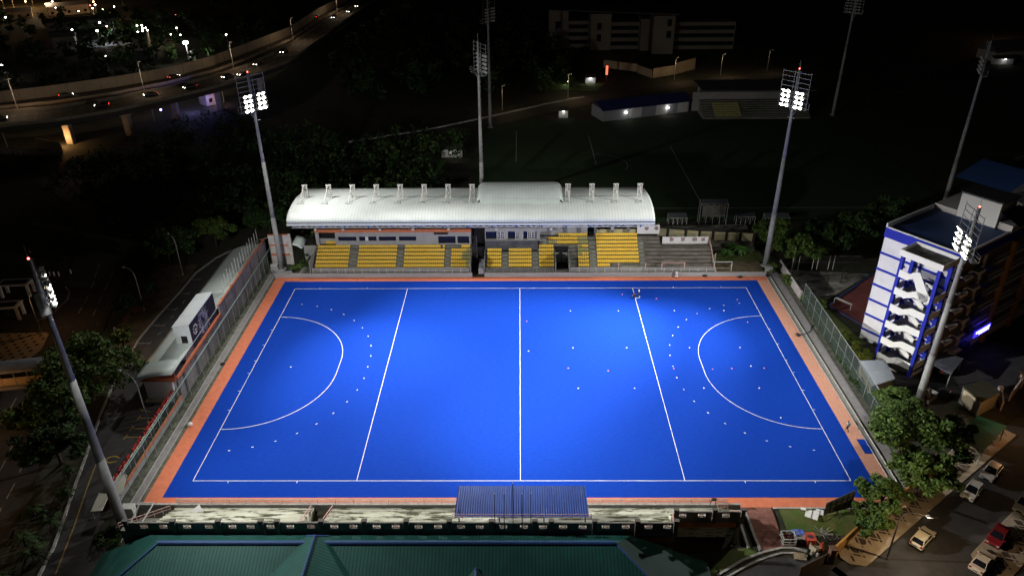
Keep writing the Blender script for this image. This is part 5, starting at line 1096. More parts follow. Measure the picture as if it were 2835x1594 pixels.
tree((45.0, -8.2, -.9), 'low bush tree in front of the billboard by the ochre wall', 3.8, 2.7, 15, 36, 160, .22, 'leaf', low=.7)
tree((58.7, 65.5, -1), 'nearest dim tree right of the far right mast foot', 7.5, 4.8, 16, 50, 150, .32, 'leaf')
tree((66.6, 71.5, -1), 'dim tree farther right behind the broken slab', 8, 5.2, 17, 46, 150, .34, 'leaf_d')
tree((56.2, 72.5, -1), 'dim tree right behind the far right floodlight pole', 7.5, 4.6, 18, 42, 140, .34, 'leaf')
tree((75.5, 74.5, -1), 'dark tree at the far right above the red court', 8.5, 5.6, 19, 46, 130, .36, 'leaf_d')
tree((86, 80, -1), 'almost black tree behind the hostel roof', 9, 6.5, 20, 46, 120, .4, 'leaf_d')
def shrub(base, label, rx, ry, hz, seed, mt='leaf_y', n=26, per=140, leaf=.2, name='shrub', cat='shrub', rz=0, group=None):
    r = random.Random(seed); o = tag(empty(name, base, rz), label, cat, group)
    cl = [(r.uniform(-rx, rx), r.uniform(-ry, ry), r.uniform(.15, hz), r.uniform(.35, .75)) for _ in range(n)]
    leaf_obj('foliage', leaf_cloud(cl, per, leaf, seed), M[mt], o)
    a = MB()
    for k in range(5): a.tube([(r.uniform(-rx, rx)*.6, r.uniform(-ry, ry)*.6, -.2), (r.uniform(-rx, rx)*.6, r.uniform(-ry, ry)*.6, hz*.8)], [.06, .02], 5)
    a.build('stem', M['bark'], o); return o
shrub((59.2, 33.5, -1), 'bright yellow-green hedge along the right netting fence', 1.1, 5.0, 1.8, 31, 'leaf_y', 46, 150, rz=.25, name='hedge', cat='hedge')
shrub((57.4, 47.5, -.6), 'green creeper shrub at the far end of the right netting fence', 1.6, 2.2, 1.6, 32, 'leaf', 26)
shrub((56.4, 49.5, -.3), 'pale green banana-like shrub at the foot of the concrete slab', 1.0, .9, 1.0, 33, 'leaf_b', 12)
shrub((52.6, 61.8, 0), 'small leafy bush on the far right end of the boundary wall', .9, .9, 1.6, 34, 'leaf', 14)
shrub((54.4, 57.0, 0), 'sparse creeper on the joint of the two concrete slabs', .5, 1.2, 1.6, 35, 'leaf', 10, 80)
shrub((55.6, 22, -.6), 'dark reddish shrub row behind the right netting fence', .7, 4.5, 1.4, 36, 'leaf_d', 26)
shrub((55.7, 32, -.6), 'dark weedy shrub row against the middle of the right netting fence', .6, 5.0, 1.2, 37, 'leaf_d', 26)
shrub((-45.3, 65.4, 0), 'dry tangled bush between the corner wall and the stand', 1.2, 2.0, 2.2, 38, 'leaf_d', 18, 90)
shrub((-47.4, 64.0, 0), 'low weedy bush in front of the white corner wall', 1.2, 1.0, .9, 39, 'leaf', 12, 80)
shrub((-52.6, -10.5, -.2), 'low dark bush around the near left mast base', 1.4, 1.6, .8, 40, 'leaf_d', 18, 110)
for i, (x, y, s, mt) in enumerate(((-62.0, -3.5, 2.2, 'leaf_d'), (-63.4, 1.0, 2.0, 'leaf_d'), (-60.9, -8.5, 2.4, 'leaf_d'), (-60.2, -13.8, 2.6, 'leaf_d'), (-62.6, -11.5, 2.5, 'leaf_d'), (-63.0, -17.5, 2.8, 'leaf_d'), (-64.2, -6.5, 1.9, 'leaf_d'))):
    o = tag(empty('palm', (x, y, 0)), f'{ORD[i]} low dark palm from the front along the left planted strip' if i else 'dark fan palm beside the kerb at the lower left', 'palm', 'palms in the left planted strip'); r = random.Random(50+i)
    a = MB(); a.tube([(0, 0, -.1), (0, 0, 1.2)], [.16, .12], 7); a.build('trunk', M['bark'], o)
    V = []
    for k in range(26):
        t = r.uniform(0, 6.28); el = r.uniform(.1, 1.2); L_ = s*r.uniform(.7, 1.1); px = Vector((0, 0, 1.2))
        side = Vector((-math.sin(t), math.cos(t), 0))
        for j in range(7):
            u = (j+1)/7; c = Vector((math.cos(t)*L_*u*math.cos(el), math.sin(t)*L_*u*math.cos(el), 1.2+L_*u*math.sin(el)-1.1*u*u*L_*.6)); wd = .35*(1-u*.7)
            for sg_ in (-1, 1): e = c+side*sg_*wd*1.2+Vector((0, 0, -.1)); V += [tuple(px), tuple(px*.5+e*.5+Vector((0, 0, .05))), tuple(e), tuple(c)]
            px = c
    leaf_obj('frond_crown', np.array(V), M[mt], o)
for i, (x, y, s, lab) in enumerate(((44.9, 68.6, 1.0, 'left banana plant on the lawn by the open terrace'), (48.4, 69.2, 1.3, 'taller right banana plant on the lawn by the open terrace'), (46.8, 72.5, .8, 'small banana plant behind the other two on the lawn'), (42.0, 73.8, .7, 'little banana plant next to the cream panel wall'))):
    o = tag(empty('banana_plant', (x, y, 0)), lab, 'plant', 'banana plants on the lawn'); r = random.Random(80+i); a = MB(); a.tube([(0, 0, 0), (0, 0, 1.3*s)], [.16*s, .1*s], 8); a.build('stem', M['leaf_b'], o)
    a = MB()
    for k in range(9):
        t = k*.7+r.uniform(-.2, .2); L_ = s*r.uniform(1.5, 2.2); P = []
        for j in range(6):
            u = j/5; c = Vector((math.cos(t)*L_*u, math.sin(t)*L_*u, 1.25*s+1.3*s*u-1.5*s*u*u)); sd_ = Vector((-math.sin(t), math.cos(t), 0))*(.32*s*math.sin(math.pi*(.08+.9*u)))
            P.append([tuple(c-sd_), tuple(c+Vector((0, 0, .06))), tuple(c+sd_)])
        a.grid(P)
    a.build('leaf', M['leaf_b'], o)
# dark wood between the pitch and the highway, and beyond
def woods(poly, n, hlo, hhi, size, seed, name, mt):
    r = np.random.default_rng(seed); xs = [p[0] for p in poly]; ys = [p[1] for p in poly]; cl = []
    while len(cl) < n:
        x, y = r.uniform(min(xs), max(xs)), r.uniform(min(ys), max(ys)); c = False
        for i in range(len(poly)):
            x1, y1 = poly[i]; x2, y2 = poly[(i+1) % len(poly)]
            if (y1 > y) != (y2 > y) and x < (x2-x1)*(y-y1)/(y2-y1)+x1: c = not c
        if c:
            hh = r.uniform(hlo, hhi); rad = r.uniform(1.6, 3.4)
            cl += [(x, y, hh, rad), (x+r.normal()*2, y+r.normal()*2, hh*.6, rad*1.1)]
    tag(leaf_obj(name, leaf_cloud(cl, 46, size, seed, .8), M[mt]), kind='stuff')
woods([(-125, 108), (-92, 78), (-62, 84), (-47, 76), (-40, 84), (-20, 88), (-14, 150), (-50, 138), (-75, 150), (-100, 160), (-112, 150)], 520, 3, 8, .5, 91, 'woods', 'leaf_d')
woods([(-190, 180), (-165, 195), (-140, 225), (-125, 290), (-120, 400), (-200, 380), (-300, 360), (-330, 260), (-250, 200)], 420, 3, 9, .9, 92, 'woods', 'leaf_d')
woods([(-70, 200), (-20, 185), (30, 215), (20, 260), (10, 330), (-70, 380), (-82, 300)], 420, 3, 10, .9, 93, 'woods', 'leaf_d')

# ================================================================== CARS
def car_parts(name_, body_m, style='hatch', lights=False):
    o = empty('parked_car')
    L_, W2 = 2.1, .86
    if style == 'hatch': pf = [(-2.0, .35), (-2.05, .75), (-1.95, 1.0), (1.0, .98), (1.85, .82), (2.05, .6), (2.0, .3)]; cab = [(-1.92, .98), (-1.5, 1.45), (.1, 1.5), (1.0, .98)]
    else: pf = [(-2.15, .35), (-2.2, .7), (-2.1, .98), (-1.3, 1.0), (1.0, .97), (1.95, .8), (2.15, .6), (2.1, .3)]; cab = [(-1.55, .98), (-.95, 1.42), (.2, 1.45), (1.0, .97)]
    a = MB(); 
    secs = [(-W2, .93), (-W2*.94, .99), (W2*.94, .99), (W2, .93)]
    ring = []
    for y, s in secs: ring.append([(x*s, y, z) for x, z in pf])
    n = len(pf)
    a.grid([[r_[k] for r_ in ring] for k in range(n)]+[[r_[0] for r_ in ring]])
    a.face(*[p for p in ring[0]]); a.face(*[p for p in ring[-1][::-1]])
    # roof skin over the cabin
    c0, c1, c2, c3 = cab; yi = W2*.74
    a.box(c1[0], c2[0], -yi, yi, c1[1]-.01, c1[1]+.05)
    for s in (-1, 1):
        for p, q in ((c0, c1), (c1, c2), (c2, c3)): a.bar((p[0], s*(W2*.90 if p[1] < 1.1 else yi), p[1]), (q[0], s*(W2*.90 if q[1] < 1.1 else yi), q[1]), .09)
        a.bar((-.55, s*W2*.9, .98), (-.55, s*yi, 1.44), .09)
    b = a.build('body', body_m, o)
    md = b.modifiers.new('bev', 'BEVEL'); md.width = .05; md.segments = 2; md.limit_method = 'ANGLE'
    a = MB(); B = [(c0[0], W2*.9, c0[1]), (c1[0], yi, c1[1]), (c2[0], yi, c2[1]), (c3[0], W2*.9, c3[1])]
    for p, q in zip(B, B[1:]):
        if p[2] < 1.2 or q[2] < 1.2: a.face((p[0], -p[1], p[2]), (q[0], -q[1], q[2]), q, p)
    a.face(*[(x, y, z) for x, y, z in B]); a.face(*[(x, -y, z) for x, y, z in B[::-1]]); a.build('window', M['glass'], o)
    for x in (-1.3, 1.3):
        for s in (-1, 1):
            a = MB(); a.tube([(x, s*(W2-.17), .31), (x, s*(W2+.02), .31)], .31, 14); w = a.build('wheel', M['rubber'], o)
            a = MB(); a.tube([(x, s*(W2+.0), .31), (x, s*(W2+.035), .31)], .19, 10); a.build('rim', M['galv'], w)
    for s in (-1, 1):
        a = MB(); a.box(1.86, 2.03 if style == 'hatch' else 2.1, s*.62-.17, s*.62+.17, .62, .78); a.build('headlight', M['headl'] if lights else M['headoff'], o)
        xr = -2.03 if style == 'hatch' else -2.17; a = MB(); a.box(xr, xr+.12, s*.66-.13, s*.66+.13, .66, .92); a.build('taillight', M['taill'] if lights else M['tailoff'], o)
        a = MB(); a.box(.75, .9, s*(W2+.08)-.09, s*(W2+.08)+.09, .95, 1.08); a.build('mirror', body_m, o)
    a = MB(); a.box(1.95, 2.06 if style == 'hatch' else 2.15, -.35, .35, .38, .55); a.build('grille', M['black'], o)
    for s_ in (-1, 1):
        a = MB(); xx = (2.062 if style == 'hatch' else 2.152) if s_ > 0 else (-2.062 if style == 'hatch' else -2.202); a.box(min(xx, xx-s_*.02), max(xx, xx-s_*.02), -.24, .24, .56, .66); a.build('number_plate', M['black'], o)
    return o
carpaint = lambda n_, c: mat('paint_'+n_, c, .25, spec=.6)
def place_car(proto, x, y, hd, label, group, z=None, name='parked_car', sc=1.0):
    proto.name = name; proto.location = (x, y, (h(x, y)-.03) if z is None else z); proto.rotation_euler = (0, 0, hd); proto.scale = (sc,)*3
    return tag(proto, label, 'car', group)
pk = 'cars parked along the right street'
dn = math.atan2(-.67, -.74); up_ = math.atan2(.65, .76)
place_car(car_parts('', carpaint('white', (.72, .70, .64)), 'hatch'), 61.9, -1.3, dn, 'white hatchback facing down the street beside the pavement', pk)
place_car(car_parts('', carpaint('silver', (.52, .50, .46)), 'hatch'), 66.5, 2.4, dn, 'silver hatchback parked just above the white hatchback', pk)
place_car(car_parts('', carpaint('beige', (.60, .54, .40)), 'hatch'), 51.3, -9.6, up_, 'beige hatchback facing away, nearest the corner of the pavement', pk)
place_car(car_parts('', carpaint('cream', (.64, .56, .46)), 'sedan'), 57.0, -13.2, up_, 'cream sedan at the bottom edge beside the second pavement', pk)
place_car(car_parts('', carpaint('darkred', (.22, .015, .02)), 'sedan'), 61.0, -9.3, dn, 'dark red sedan parked above the cream sedan', pk)
place_car(car_parts('', carpaint('grey', (.42, .42, .36)), 'hatch'), 67.6, -3.7, dn, 'grey hatchback cut by the right edge of the picture', pk)
place_car(car_parts('', carpaint('black', (.02, .02, .022)), 'hatch'), 72.4, 27.6, 1.2, 'black car parked under the dark carport roof', 'cars by the hostel')
# cars on the highway: lit lamps
HWG = 'cars driving on the elevated highway'
pA = car_parts('', carpaint('night', (.10, .09, .09)), 'sedan', True)
def deck_dir(y): return None
hw1 = [(-220, 128), (-166, 160), (-151, 166), (-137, 176), (-124, 191), (-114, 208), (-108, 228), (-101, 264), (-97, 320), (-93, 372), (-88, 420)]
cars = [(-151, 171, 'd1', 'dark car with red tail lamps at the left of the far carriageway', 1), (-125, 196, 'd1', 'dark car with bright red tail lamps in the middle of the far carriageway', 1), (-103, 322, 'd1', 'car with red tail lamps high up near the highway ramp', 1),
 (-133, 158.5, 'd2', 'car with one glowing headlamp, leftmost on the near carriageway', -1), (-123, 171.5, 'd2', 'car with white headlamps second from the left on the near carriageway', -1), (-113.5, 181, 'd2', 'car with white headlamps third from the left on the near carriageway', -1), (-105.5, 196, 'd2', 'car with several glowing lamps left of the lit mast head', -1), (-101, 199.5, 'd2', 'car with twin headlamps right behind the lit mast head', -1), (-100.5, 216, 'd2', 'car with twin headlamps just above the lit mast head', -1), (-96.5, 238, 'd2', 'car with yellowish headlamps at the right bend of the near carriageway', -1), (-93.5, 320, 'd2', 'car with a single white glow high on the near carriageway', -1), (-89.5, 338, 'd2', 'car with close twin lamps near the top edge of the picture', -1), (-88.5, 356, 'd2', 'topmost car with pink and white lamps at the picture edge', -1), (-157, 144, 'd2', 'dim car with a red lamp at the extreme left edge of the near carriageway', 1)]
for i, (x, y, dk, lab, s) in enumerate(cars):
    k = min(range(len(hw1)-1), key=lambda j: abs((hw1[j][1]+hw1[j+1][1])/2-y)); d = (hw1[k+1][0]-hw1[k][0], hw1[k+1][1]-hw1[k][1])
    o = pA if i == 0 else copy_tree(pA)
    place_car(o, x, y, math.atan2(s*d[1], s*d[0]), lab, HWG, 9.0, 'highway_car')
# motorcycle and rider by the gatehouse
mo = tag(empty('motorcycle', (69.0, 19.6, -1.0), .6), 'dark motorcycle beside the gatehouse', 'motorcycle')
for x in (-.65, .65): a = MB(); P = [(x+.26*math.cos(t), 0, .3+.26*math.sin(t)) for t in np.linspace(0, 2*math.pi, 17)]; a.tube(P, .06, 6, cap=False); a.build('wheel', M['rubber'], mo)
a = MB(); a.bar((-.65, 0, .3), (-.2, 0, .6), .1); a.bar((.65, 0, .3), (.4, 0, .95), .08); a.box(-.3, .3, -.12, .12, .35, .62); a.bar((.4, -.3, .98), (.4, .3, .98), .04); a.box(.0, .38, -.13, .13, .62, .82); a.build('body', carpaint('black', (.02, .02, .022)), mo); a = MB(); a.box(-.75, .05, -.14, .14, .68, .78); a.build('saddle', M['black'], mo)

# ================================================================== PEOPLE
def skin_mesh(name, verts, edges, rads, mt, parent, sub=1):
    me = bpy.data.meshes.new(name); me.from_pydata(verts, edges, []); me.materials.append(mt)
    o = bpy.data.objects.new(name, me); C.objects.link(o); o.parent = parent
    mod = o.modifiers.new('skin', 'SKIN'); mod.use_smooth_shade = True
    for v, r_ in zip(me.skin_vertices[0].data, rads): v.radius = (r_, r_) if not isinstance(r_, tuple) else r_
    me.skin_vertices[0].data[0].use_root = True
    s = o.modifiers.new('sub', 'SUBSURF'); s.levels = sub; s.render_levels = sub
    return o
def person(loc_, rz, label, J, top_m, bottom_m, shoes_m=None, long_sleeve=False, hat=None):
    """J: joint positions; one continuous skinned body, clothes as children"""
    o = tag(empty('person', loc_, rz), label, 'person')
    V = []; E = []; Rr = []
    def add(p, r_, prev=None):
        V.append(tuple(p)); Rr.append(r_)
        if prev is not None: E.append((prev, len(V)-1))
        return len(V)-1
    pel = add(J['pelvis'], .125); sp = add(J['chest'], (.15, .11), pel); nk = add(J['neck'], .055, sp); hd = add(J['head'], (.082, .095), nk); 
    hv = Vector(J['head'])-Vector(J['neck']); hv.normalize(); add(Vector(J['head'])+hv*.10, (.075, .085), hd)
    f = Vector(J.get('face', (0, 1, 0))); nose = add(Vector(J['head'])+f*.10-hv*.01, .016, hd)
    for s in ('l', 'r'):
        sh = add(J['sh_'+s], .06, sp); el = add(J['el_'+s], .042, sh); wr = add(J['wr_'+s], .029, el)
        d = (Vector(J['wr_'+s])-Vector(J['el_'+s])).normalized(); sd_ = d.cross(f); sd_ = sd_.normalized() if sd_.length > .01 else Vector((1, 0, 0))
        pm = add(Vector(J['wr_'+s])+d*.07, (.038, .02), wr)
        for q, ln_ in ((-.03, .07), (-.01, .085), (.01, .08), (.03, .06)): k1 = add(Vector(J['wr_'+s])+d*(.07+ln_*.55)+sd_*q, .009, pm); add(Vector(J['wr_'+s])+d*(.07+ln_)+sd_*q+f*.02, .008, k1)
        th_ = add(Vector(J['wr_'+s])+d*.05+sd_*.05+f*.02, .010, wr); add(Vector(J['wr_'+s])+d*.09+sd_*.055+f*.03, .009, th_)
        hp = add(J['hip_'+s], .085, pel); kn = add(J['kn_'+s], .058, hp); an = add(J['an_'+s], .04, kn); add(Vector(J['an_'+s])+f*.16-Vector((0, 0, .04)), (.04, .03), an)
    skin_mesh('body', V, E, Rr, M['skin'], o)
    def cloth(name, names, rads, edges, m_): skin_mesh(name, [J[n_] for n_ in names], edges, rads, m_, o)
    m_ = lambda a_, b_, t: tuple(Vector(J[a_]).lerp(Vector(J[b_]), t))
    J['sl_l'] = m_('sh_l', 'el_l', .95 if long_sleeve else .6); J['sl_r'] = m_('sh_r', 'el_r', .95 if long_sleeve else .6); J['nk2'] = m_('chest', 'neck', .75)
    cloth('shirt', ['pelvis', 'chest', 'nk2', 'sh_l', 'sl_l', 'sh_r', 'sl_r'], [.15, (.18, .135), .075, .08, .068, .08, .068], [(0, 1), (1, 2), (1, 3), (3, 4), (1, 5), (5, 6)], top_m)
    J['tl'] = m_('kn_l', 'an_l', .9); J['tr'] = m_('kn_r', 'an_r', .9)
    cloth('trousers', ['pelvis', 'hip_l', 'kn_l', 'tl', 'hip_r', 'kn_r', 'tr'], [.14, .105, .08, .065, .105, .08, .065], [(0, 1), (1, 2), (2, 3), (0, 4), (4, 5), (5, 6)], bottom_m)
    for s in ('l', 'r'): a = MB(); p = Vector(J['an_'+s]); q = p+f*.07; a.ball((q.x, q.y, max(q.z-.04, .045)), .07 if abs(f.x) < .5 else .14, .14 if abs(f.x) < .5 else .07, .05); a.build('shoe', shoes_m or M['black'], o, smooth=True)
    a = MB(); c = Vector(J['head'])+hv*.05-f*.02; a.ball(c, .112, .118, .10); a.build('hair', hat or M['hair'], o, smooth=True)
    a = MB(); eh = Vector(J['head'])+hv*.02; sv = hv.cross(f).normalized()
    for s in (-1, 1): a.ball(eh+f*.092+sv*.034*s, .012)
    a.build('eyes', M['black'], o); a = MB(); mpos = Vector(J['head'])+f*.092-hv*.055; a.ball(mpos, .025, .008, .008); a.build('mouth', mat('lip', (.3, .1, .08), .5), o)
    a = MB()
    for s in (-1, 1): a.ball(Vector(J['head'])+sv*.09*s, .015, .03, .04)
    a.build('ears', M['skin'], o)
    return o
std = dict(pelvis=(0, 0, .95), chest=(0, .0, 1.28), neck=(0, .0, 1.5), head=(0, .02, 1.61), face=(0, 1, 0), sh_l=(-.19, 0, 1.42), el_l=(-.25, -.02, 1.13), wr_l=(-.24, .08, .88), sh_r=(.19, 0, 1.42), el_r=(.25, -.02, 1.13), wr_r=(.24, .08, .88), hip_l=(-.1, 0, .9), kn_l=(-.11, .02, .5), an_l=(-.12, 0, .09), hip_r=(.1, 0, .9), kn_r=(.11, .02, .5), an_r=(.12, 0, .09))
wh = mat('cloth_white', (.75, .74, .72), .9); lb = mat('cloth_lightblue', (.30, .62, .78), .9); dk = mat('cloth_dark', (.035, .02, .02), .9); blk = mat('cloth_black', (.015, .015, .016), .9)
person((32.4, 59.1, -.008), math.pi, 'person in a white top and white trousers standing on the far orange verge', dict(std), wh, wh, long_sleeve=True)
walk = dict(std); walk.update(chest=(0, .05, 1.27), neck=(0, .09, 1.49), head=(0, .13, 1.6), el_l=(-.24, .14, 1.12), wr_l=(-.22, .34, 1.0), el_r=(.25, -.14, 1.15), wr_r=(.26, -.08, .9), kn_l=(-.1, -.02, .5), an_l=(-.11, -.36, .16), kn_r=(.1, .26, .52), an_r=(.11, .33, .09), sh_l=(-.19, .05, 1.41), sh_r=(.19, .05, 1.41))
person((49.2, 10.6, -.008), math.pi*.15, 'person in a light blue shirt and dark trousers walking on the right verge', walk, lb, dk)
person((23.6, 51.6, 0), math.pi*.5, 'person in a white shirt and black shorts standing beyond the right quarter line', dict(std), wh, blk)
cr = dict(pelvis=(0, -.12, .42), chest=(0, .10, .72), neck=(0, .24, .90), head=(0, .32, .98), face=(0, .85, -.5), sh_l=(-.19, .16, .84), el_l=(-.25, .36, .62), wr_l=(-.14, .52, .42), sh_r=(.19, .16, .84), el_r=(.25, .36, .62), wr_r=(.14, .52, .42), hip_l=(-.11, -.1, .40), kn_l=(-.2, .28, .5), an_l=(-.15, .02, .09), hip_r=(.11, -.1, .40), kn_r=(.2, .28, .5), an_r=(.15, .02, .09))
person((22.75, 51.0, 0), math.pi*.4, 'person in dark clothes crouching on the right quarter line', cr, mat('cloth_brown', (.10, .03, .025), .9), blk)
a = MB(); a.tube([(23.6, 51.9, .05), (23.75, 51.3, .06), (23.6, 50.9, .05), (23.1, 50.75, .05), (22.9, 51.0, .1)], .055, 7); tag(a.build('hose', mat('hose_pale', (.55, .70, .80), .5), smooth=True), 'pale hose curving on the turf between the two people on the quarter line', 'hose')
ride = dict(std); ride.update(pelvis=(0, -.1, .85), chest=(0, .02, 1.15), neck=(0, .08, 1.38), head=(0, .12, 1.5), sh_l=(-.19, .05, 1.3), el_l=(-.25, .22, 1.12), wr_l=(-.24, .42, 1.02), sh_r=(.19, .05, 1.3), el_r=(.25, .22, 1.12), wr_r=(.24, .42, 1.02), hip_l=(-.12, -.1, .82), kn_l=(-.2, .25, .6), an_l=(-.2, .05, .22), hip_r=(.12, -.1, .82), kn_r=(.2, .25, .6), an_r=(.2, .05, .22))
person((69.0, 19.6, -1.0), .6-math.pi/2, 'person in dark clothes and a red helmet sitting on the motorcycle', ride, blk, blk, hat=mat('helmet_red', (.5, .03, .03), .3))

# marker discs on the right half of the pitch
a = MB(); a.tube([(0, 0, 0), (0, 0, .012), (0, 0, .07)], [.13, .12, .06], 14); a.build('marker_disc', M['line']); wd = bpy.data.objects['marker_disc']
grid_ = [('far row', 45.95, (9.7, 18.9, 29.6, 39.1)), ('middle row', 33.2, (9.4, 18.9, 30.0, 38.9)), ('near row', 21.3, (9.5, 18.7, 30.0, 39.0))]
first = True
def disc(x, y, lab, grp, mt=None):
    global first
    if first and mt is None: o = wd; first = False
    else: o = wd.copy(); C.objects.link(o)
    o.location = (x, y, .004)
    if mt:
        if 'pink_disc' not in bpy.data.meshes: me = wd.data.copy(); me.name = 'pink_disc'; me.materials.clear(); me.materials.append(mt)
        o.data = bpy.data.meshes['pink_disc']
    return tag(o, lab, 'marker disc', grp)
for rn, y, xs in grid_:
    for i, x in enumerate(xs): disc(x, y, f'white marker disc, {ORD[i]} from the halfway line in the {rn} of discs', 'white marker discs on the pitch')
disc(1.5, 32.2, 'white marker disc lying closest to the halfway line', 'white marker discs on the pitch'); disc(40.2, 13.7, 'white marker disc inside the near end of the right shooting circle', 'white marker discs on the pitch')
pk_m = mat('disc_pink', (.85, .22, .42), .6)
for x, y, lab in ((26.9, 50.6, 'pink marker disc right of the two people by the far sideline'), (20.4, 52.3, 'pink marker disc left of the two people by the far sideline'), (1.3, 42.2, 'pink marker disc nearest the far half of the halfway line'), (26.1, 26.8, 'pink marker disc beside the broken arc of dashes'), (32.6, 26.6, 'pink marker disc just inside the right shooting circle line'), (35.9, 26.8, 'pink marker disc in the middle of the right shooting circle'), (41.4, 26.9, 'pink marker disc nearest the right goal line centre'), (14.9, 26.2, 'pink marker disc left of the right quarter line, midway up the pitch'), (8.2, 27.0, 'pink marker disc between the middle and near rows of white discs'), (42.7, 50.1, 'pink marker disc close to the far right corner'), (42.5, 41.7, 'pink marker disc at the far end of the right shooting circle')):
    disc(x, y, lab, 'pink marker discs on the pitch', pk_m)
# white goal frames stored behind the far wall
for (x, y, rz_, lab, lean) in ((42.6, 62.2, 0, 'white goal frame facing the pitch behind the far right wall', 0), (41.3, 64.6, 1.2, 'white goal frame standing end-on beside the open terrace', 0)):
    o = tag(empty('goal', (x, y, 0), rz_), lab, 'goal', 'goal frames behind the far wall')
    a = MB(); a.bar((-1.83, 0, 0), (-1.83, 0, 2.14), .11); a.bar((1.83, 0, 0), (1.83, 0, 2.14), .11); a.bar((-1.9, 0, 2.14), (1.9, 0, 2.14), .11); a.build('frame', M['whitewall'], o)
    a = MB()
    for s in (-1.83, 1.83): a.bar((s, 0, 2.14), (s, 1.2, 0), .06); a.bar((s, 0, .05), (s, 1.2, .05), .08)
    a.bar((-1.83, 1.2, .05), (1.83, 1.2, .05), .08); a.build('support', M['steelw'], o)

# ================================================================== HIGHWAY AND THE CITY BEYOND
tail_ = [(-84, 470), (-80, 560)]
bl = [(-240, 118), (-169, 164), (-155, 172), (-141, 183), (-127, 196), (-118, 215), (-112, 239), (-104, 275), (-103, 326), (-99, 370)]+tail_
d1n = [(-236, 112), (-166, 157), (-151, 163), (-137, 173), (-124, 188), (-114, 205), (-108, 225), (-101, 262), (-99, 316), (-94, 362)]+tail_
d2f = [(-230, 104), (-162, 152), (-147, 157), (-134, 167), (-121, 181), (-111, 197), (-104, 215), (-98, 250), (-96, 310), (-91, 360)]+[(-81, 470), (-77, 560)]
d2n = [(-214, 88), (-153, 137), (-139, 143), (-127, 152), (-115, 167), (-105, 181), (-98, 196), (-90, 220), (-88, 267), (-86, 315), (-82, 382), (-76, 470), (-70, 560)]
def ribbon3(mb, A, B, zA, zB, n=90):
    def par(pts): 
        d = [0]
        for a_, b_ in zip(pts, pts[1:]): d.append(d[-1]+math.dist(a_, b_))
        return np.array(d)/d[-1]
    ta, tb = par(A), par(B); P = []
    # match by angle along the bend: resample both by arc length
    for t in np.linspace(0, 1, n): P.append([(np.interp(t, ta, [p[0] for p in A]), np.interp(t, ta, [p[1] for p in A]), zA), (np.interp(t, tb, [p[0] for p in B]), np.interp(t, tb, [p[1] for p in B]), zB)])
    mb.grid(P)
a = MB(); ribbon3(a, bl, d1n, 9, 9); ribbon3(a, d2f, d2n, 9, 9); ribbon3(a, bl, d1n, 7.4, 7.4); ribbon3(a, d2f, d2n, 7.4, 7.4); ribbon3(a, d1n, d1n, 7.4, 9); ribbon3(a, d2f, d2f, 7.4, 9); ribbon3(a, d2n, d2n, 7.4, 9.0)
tag(a.build('highway', M['asphalt2']), kind='structure')
hcon = mat('highway_concrete', (.30, .25, .19), .9, (.22, .185, .145), .12, 1)
a = MB(); ribbon3(a, bl, bl, 9, 12.6, 120); ribbon3(a, [(x-.35, y+.2) for x, y in bl], [(x-.35, y+.2) for x, y in bl], 9, 12.6, 120); ribbon3(a, bl, [(x-.35, y+.2) for x, y in bl], 12.6, 12.6, 120)
tag(a.build('noise_barrier', wave_lines(hcon, 0, 4.0, (.08, .07, .05), .03, .7)), 'tall pale concrete barrier along the far edge of the elevated highway', 'barrier')
for A, lab in ((d1n, 'low parapet on the near edge of the far carriageway'), (d2f, 'low parapet on the far edge of the near carriageway'), (d2n, 'low parapet on the nearest edge of the elevated highway')):
    a = MB(); ribbon3(a, A, A, 9.0, 9.9, 120); ribbon3(a, [(x+.25, y-.15) for x, y in A], [(x+.25, y-.15) for x, y in A], 9.0, 9.9, 120); ribbon3(a, A, [(x+.25, y-.15) for x, y in A], 9.9, 9.9, 120); tag(a.build('parapet', hcon), lab, 'barrier', 'highway parapets')
a = MB()
def along(A, B, t, f): 
    k = min(int(t), len(A)-2); u = t-k; pa = Vector(A[k]).lerp(Vector(A[k+1]), u); pb = Vector(B[k]).lerp(Vector(B[k+1]), u); return pa.lerp(pb, f)
for f in (.3, .62):
    for j in range(46):
        p = along(d2f, d2n, 1+j*.2, f); q = along(d2f, d2n, 1+j*.2+.07, f); d = (q-p).normalized(); nn = Vector((-d.y, d.x))*.1; a.face(*[(v.x, v.y, 9.02) for v in (p-nn, q-nn, q+nn, p+nn)])
for j in range(46):
    p = along(bl, d1n, 1+j*.17, .5); q = along(bl, d1n, 1+j*.17+.06, .5); d = (q-p).normalized(); nn = Vector((-d.y, d.x))*.1; a.face(*[(v.x, v.y, 9.02) for v in (p-nn, q-nn, q+nn, p+nn)])
tag(a.build('highway_markings', M['oldwhite']), kind='structure')
for i, (x, y) in enumerate(((-141, 150), (-160, 138), (-126, 158), (-118, 176), (-107, 188), (-98, 208))):
    o = tag(empty('viaduct_pier', (x, y, 0)), 'concrete highway pier glowing orange in lamp light at the left' if i == 0 else f'dark concrete pier under the near carriageway, {["", "leftmost", "right of the orange one", "beside the blue lamp", "left of the lit mast", "beyond the lit mast"][i]}', 'pier', 'piers under the highway')
    a = MB(); a.box(-1, 1, -1, 1, -.2, 6.2); a.build('column', mat('pier_concrete', (.36, .33, .28), .9, (.28, .25, .21), .6, 1), o); a = MB(); a.solid([(-1, -1.2, 6.2), (1, -1.2, 6.2), (3, -1.2, 7.38), (-3, -1.2, 7.38)], (0, 2.4, 0)); a.build('crosshead', MATS['pier_concrete'], o)
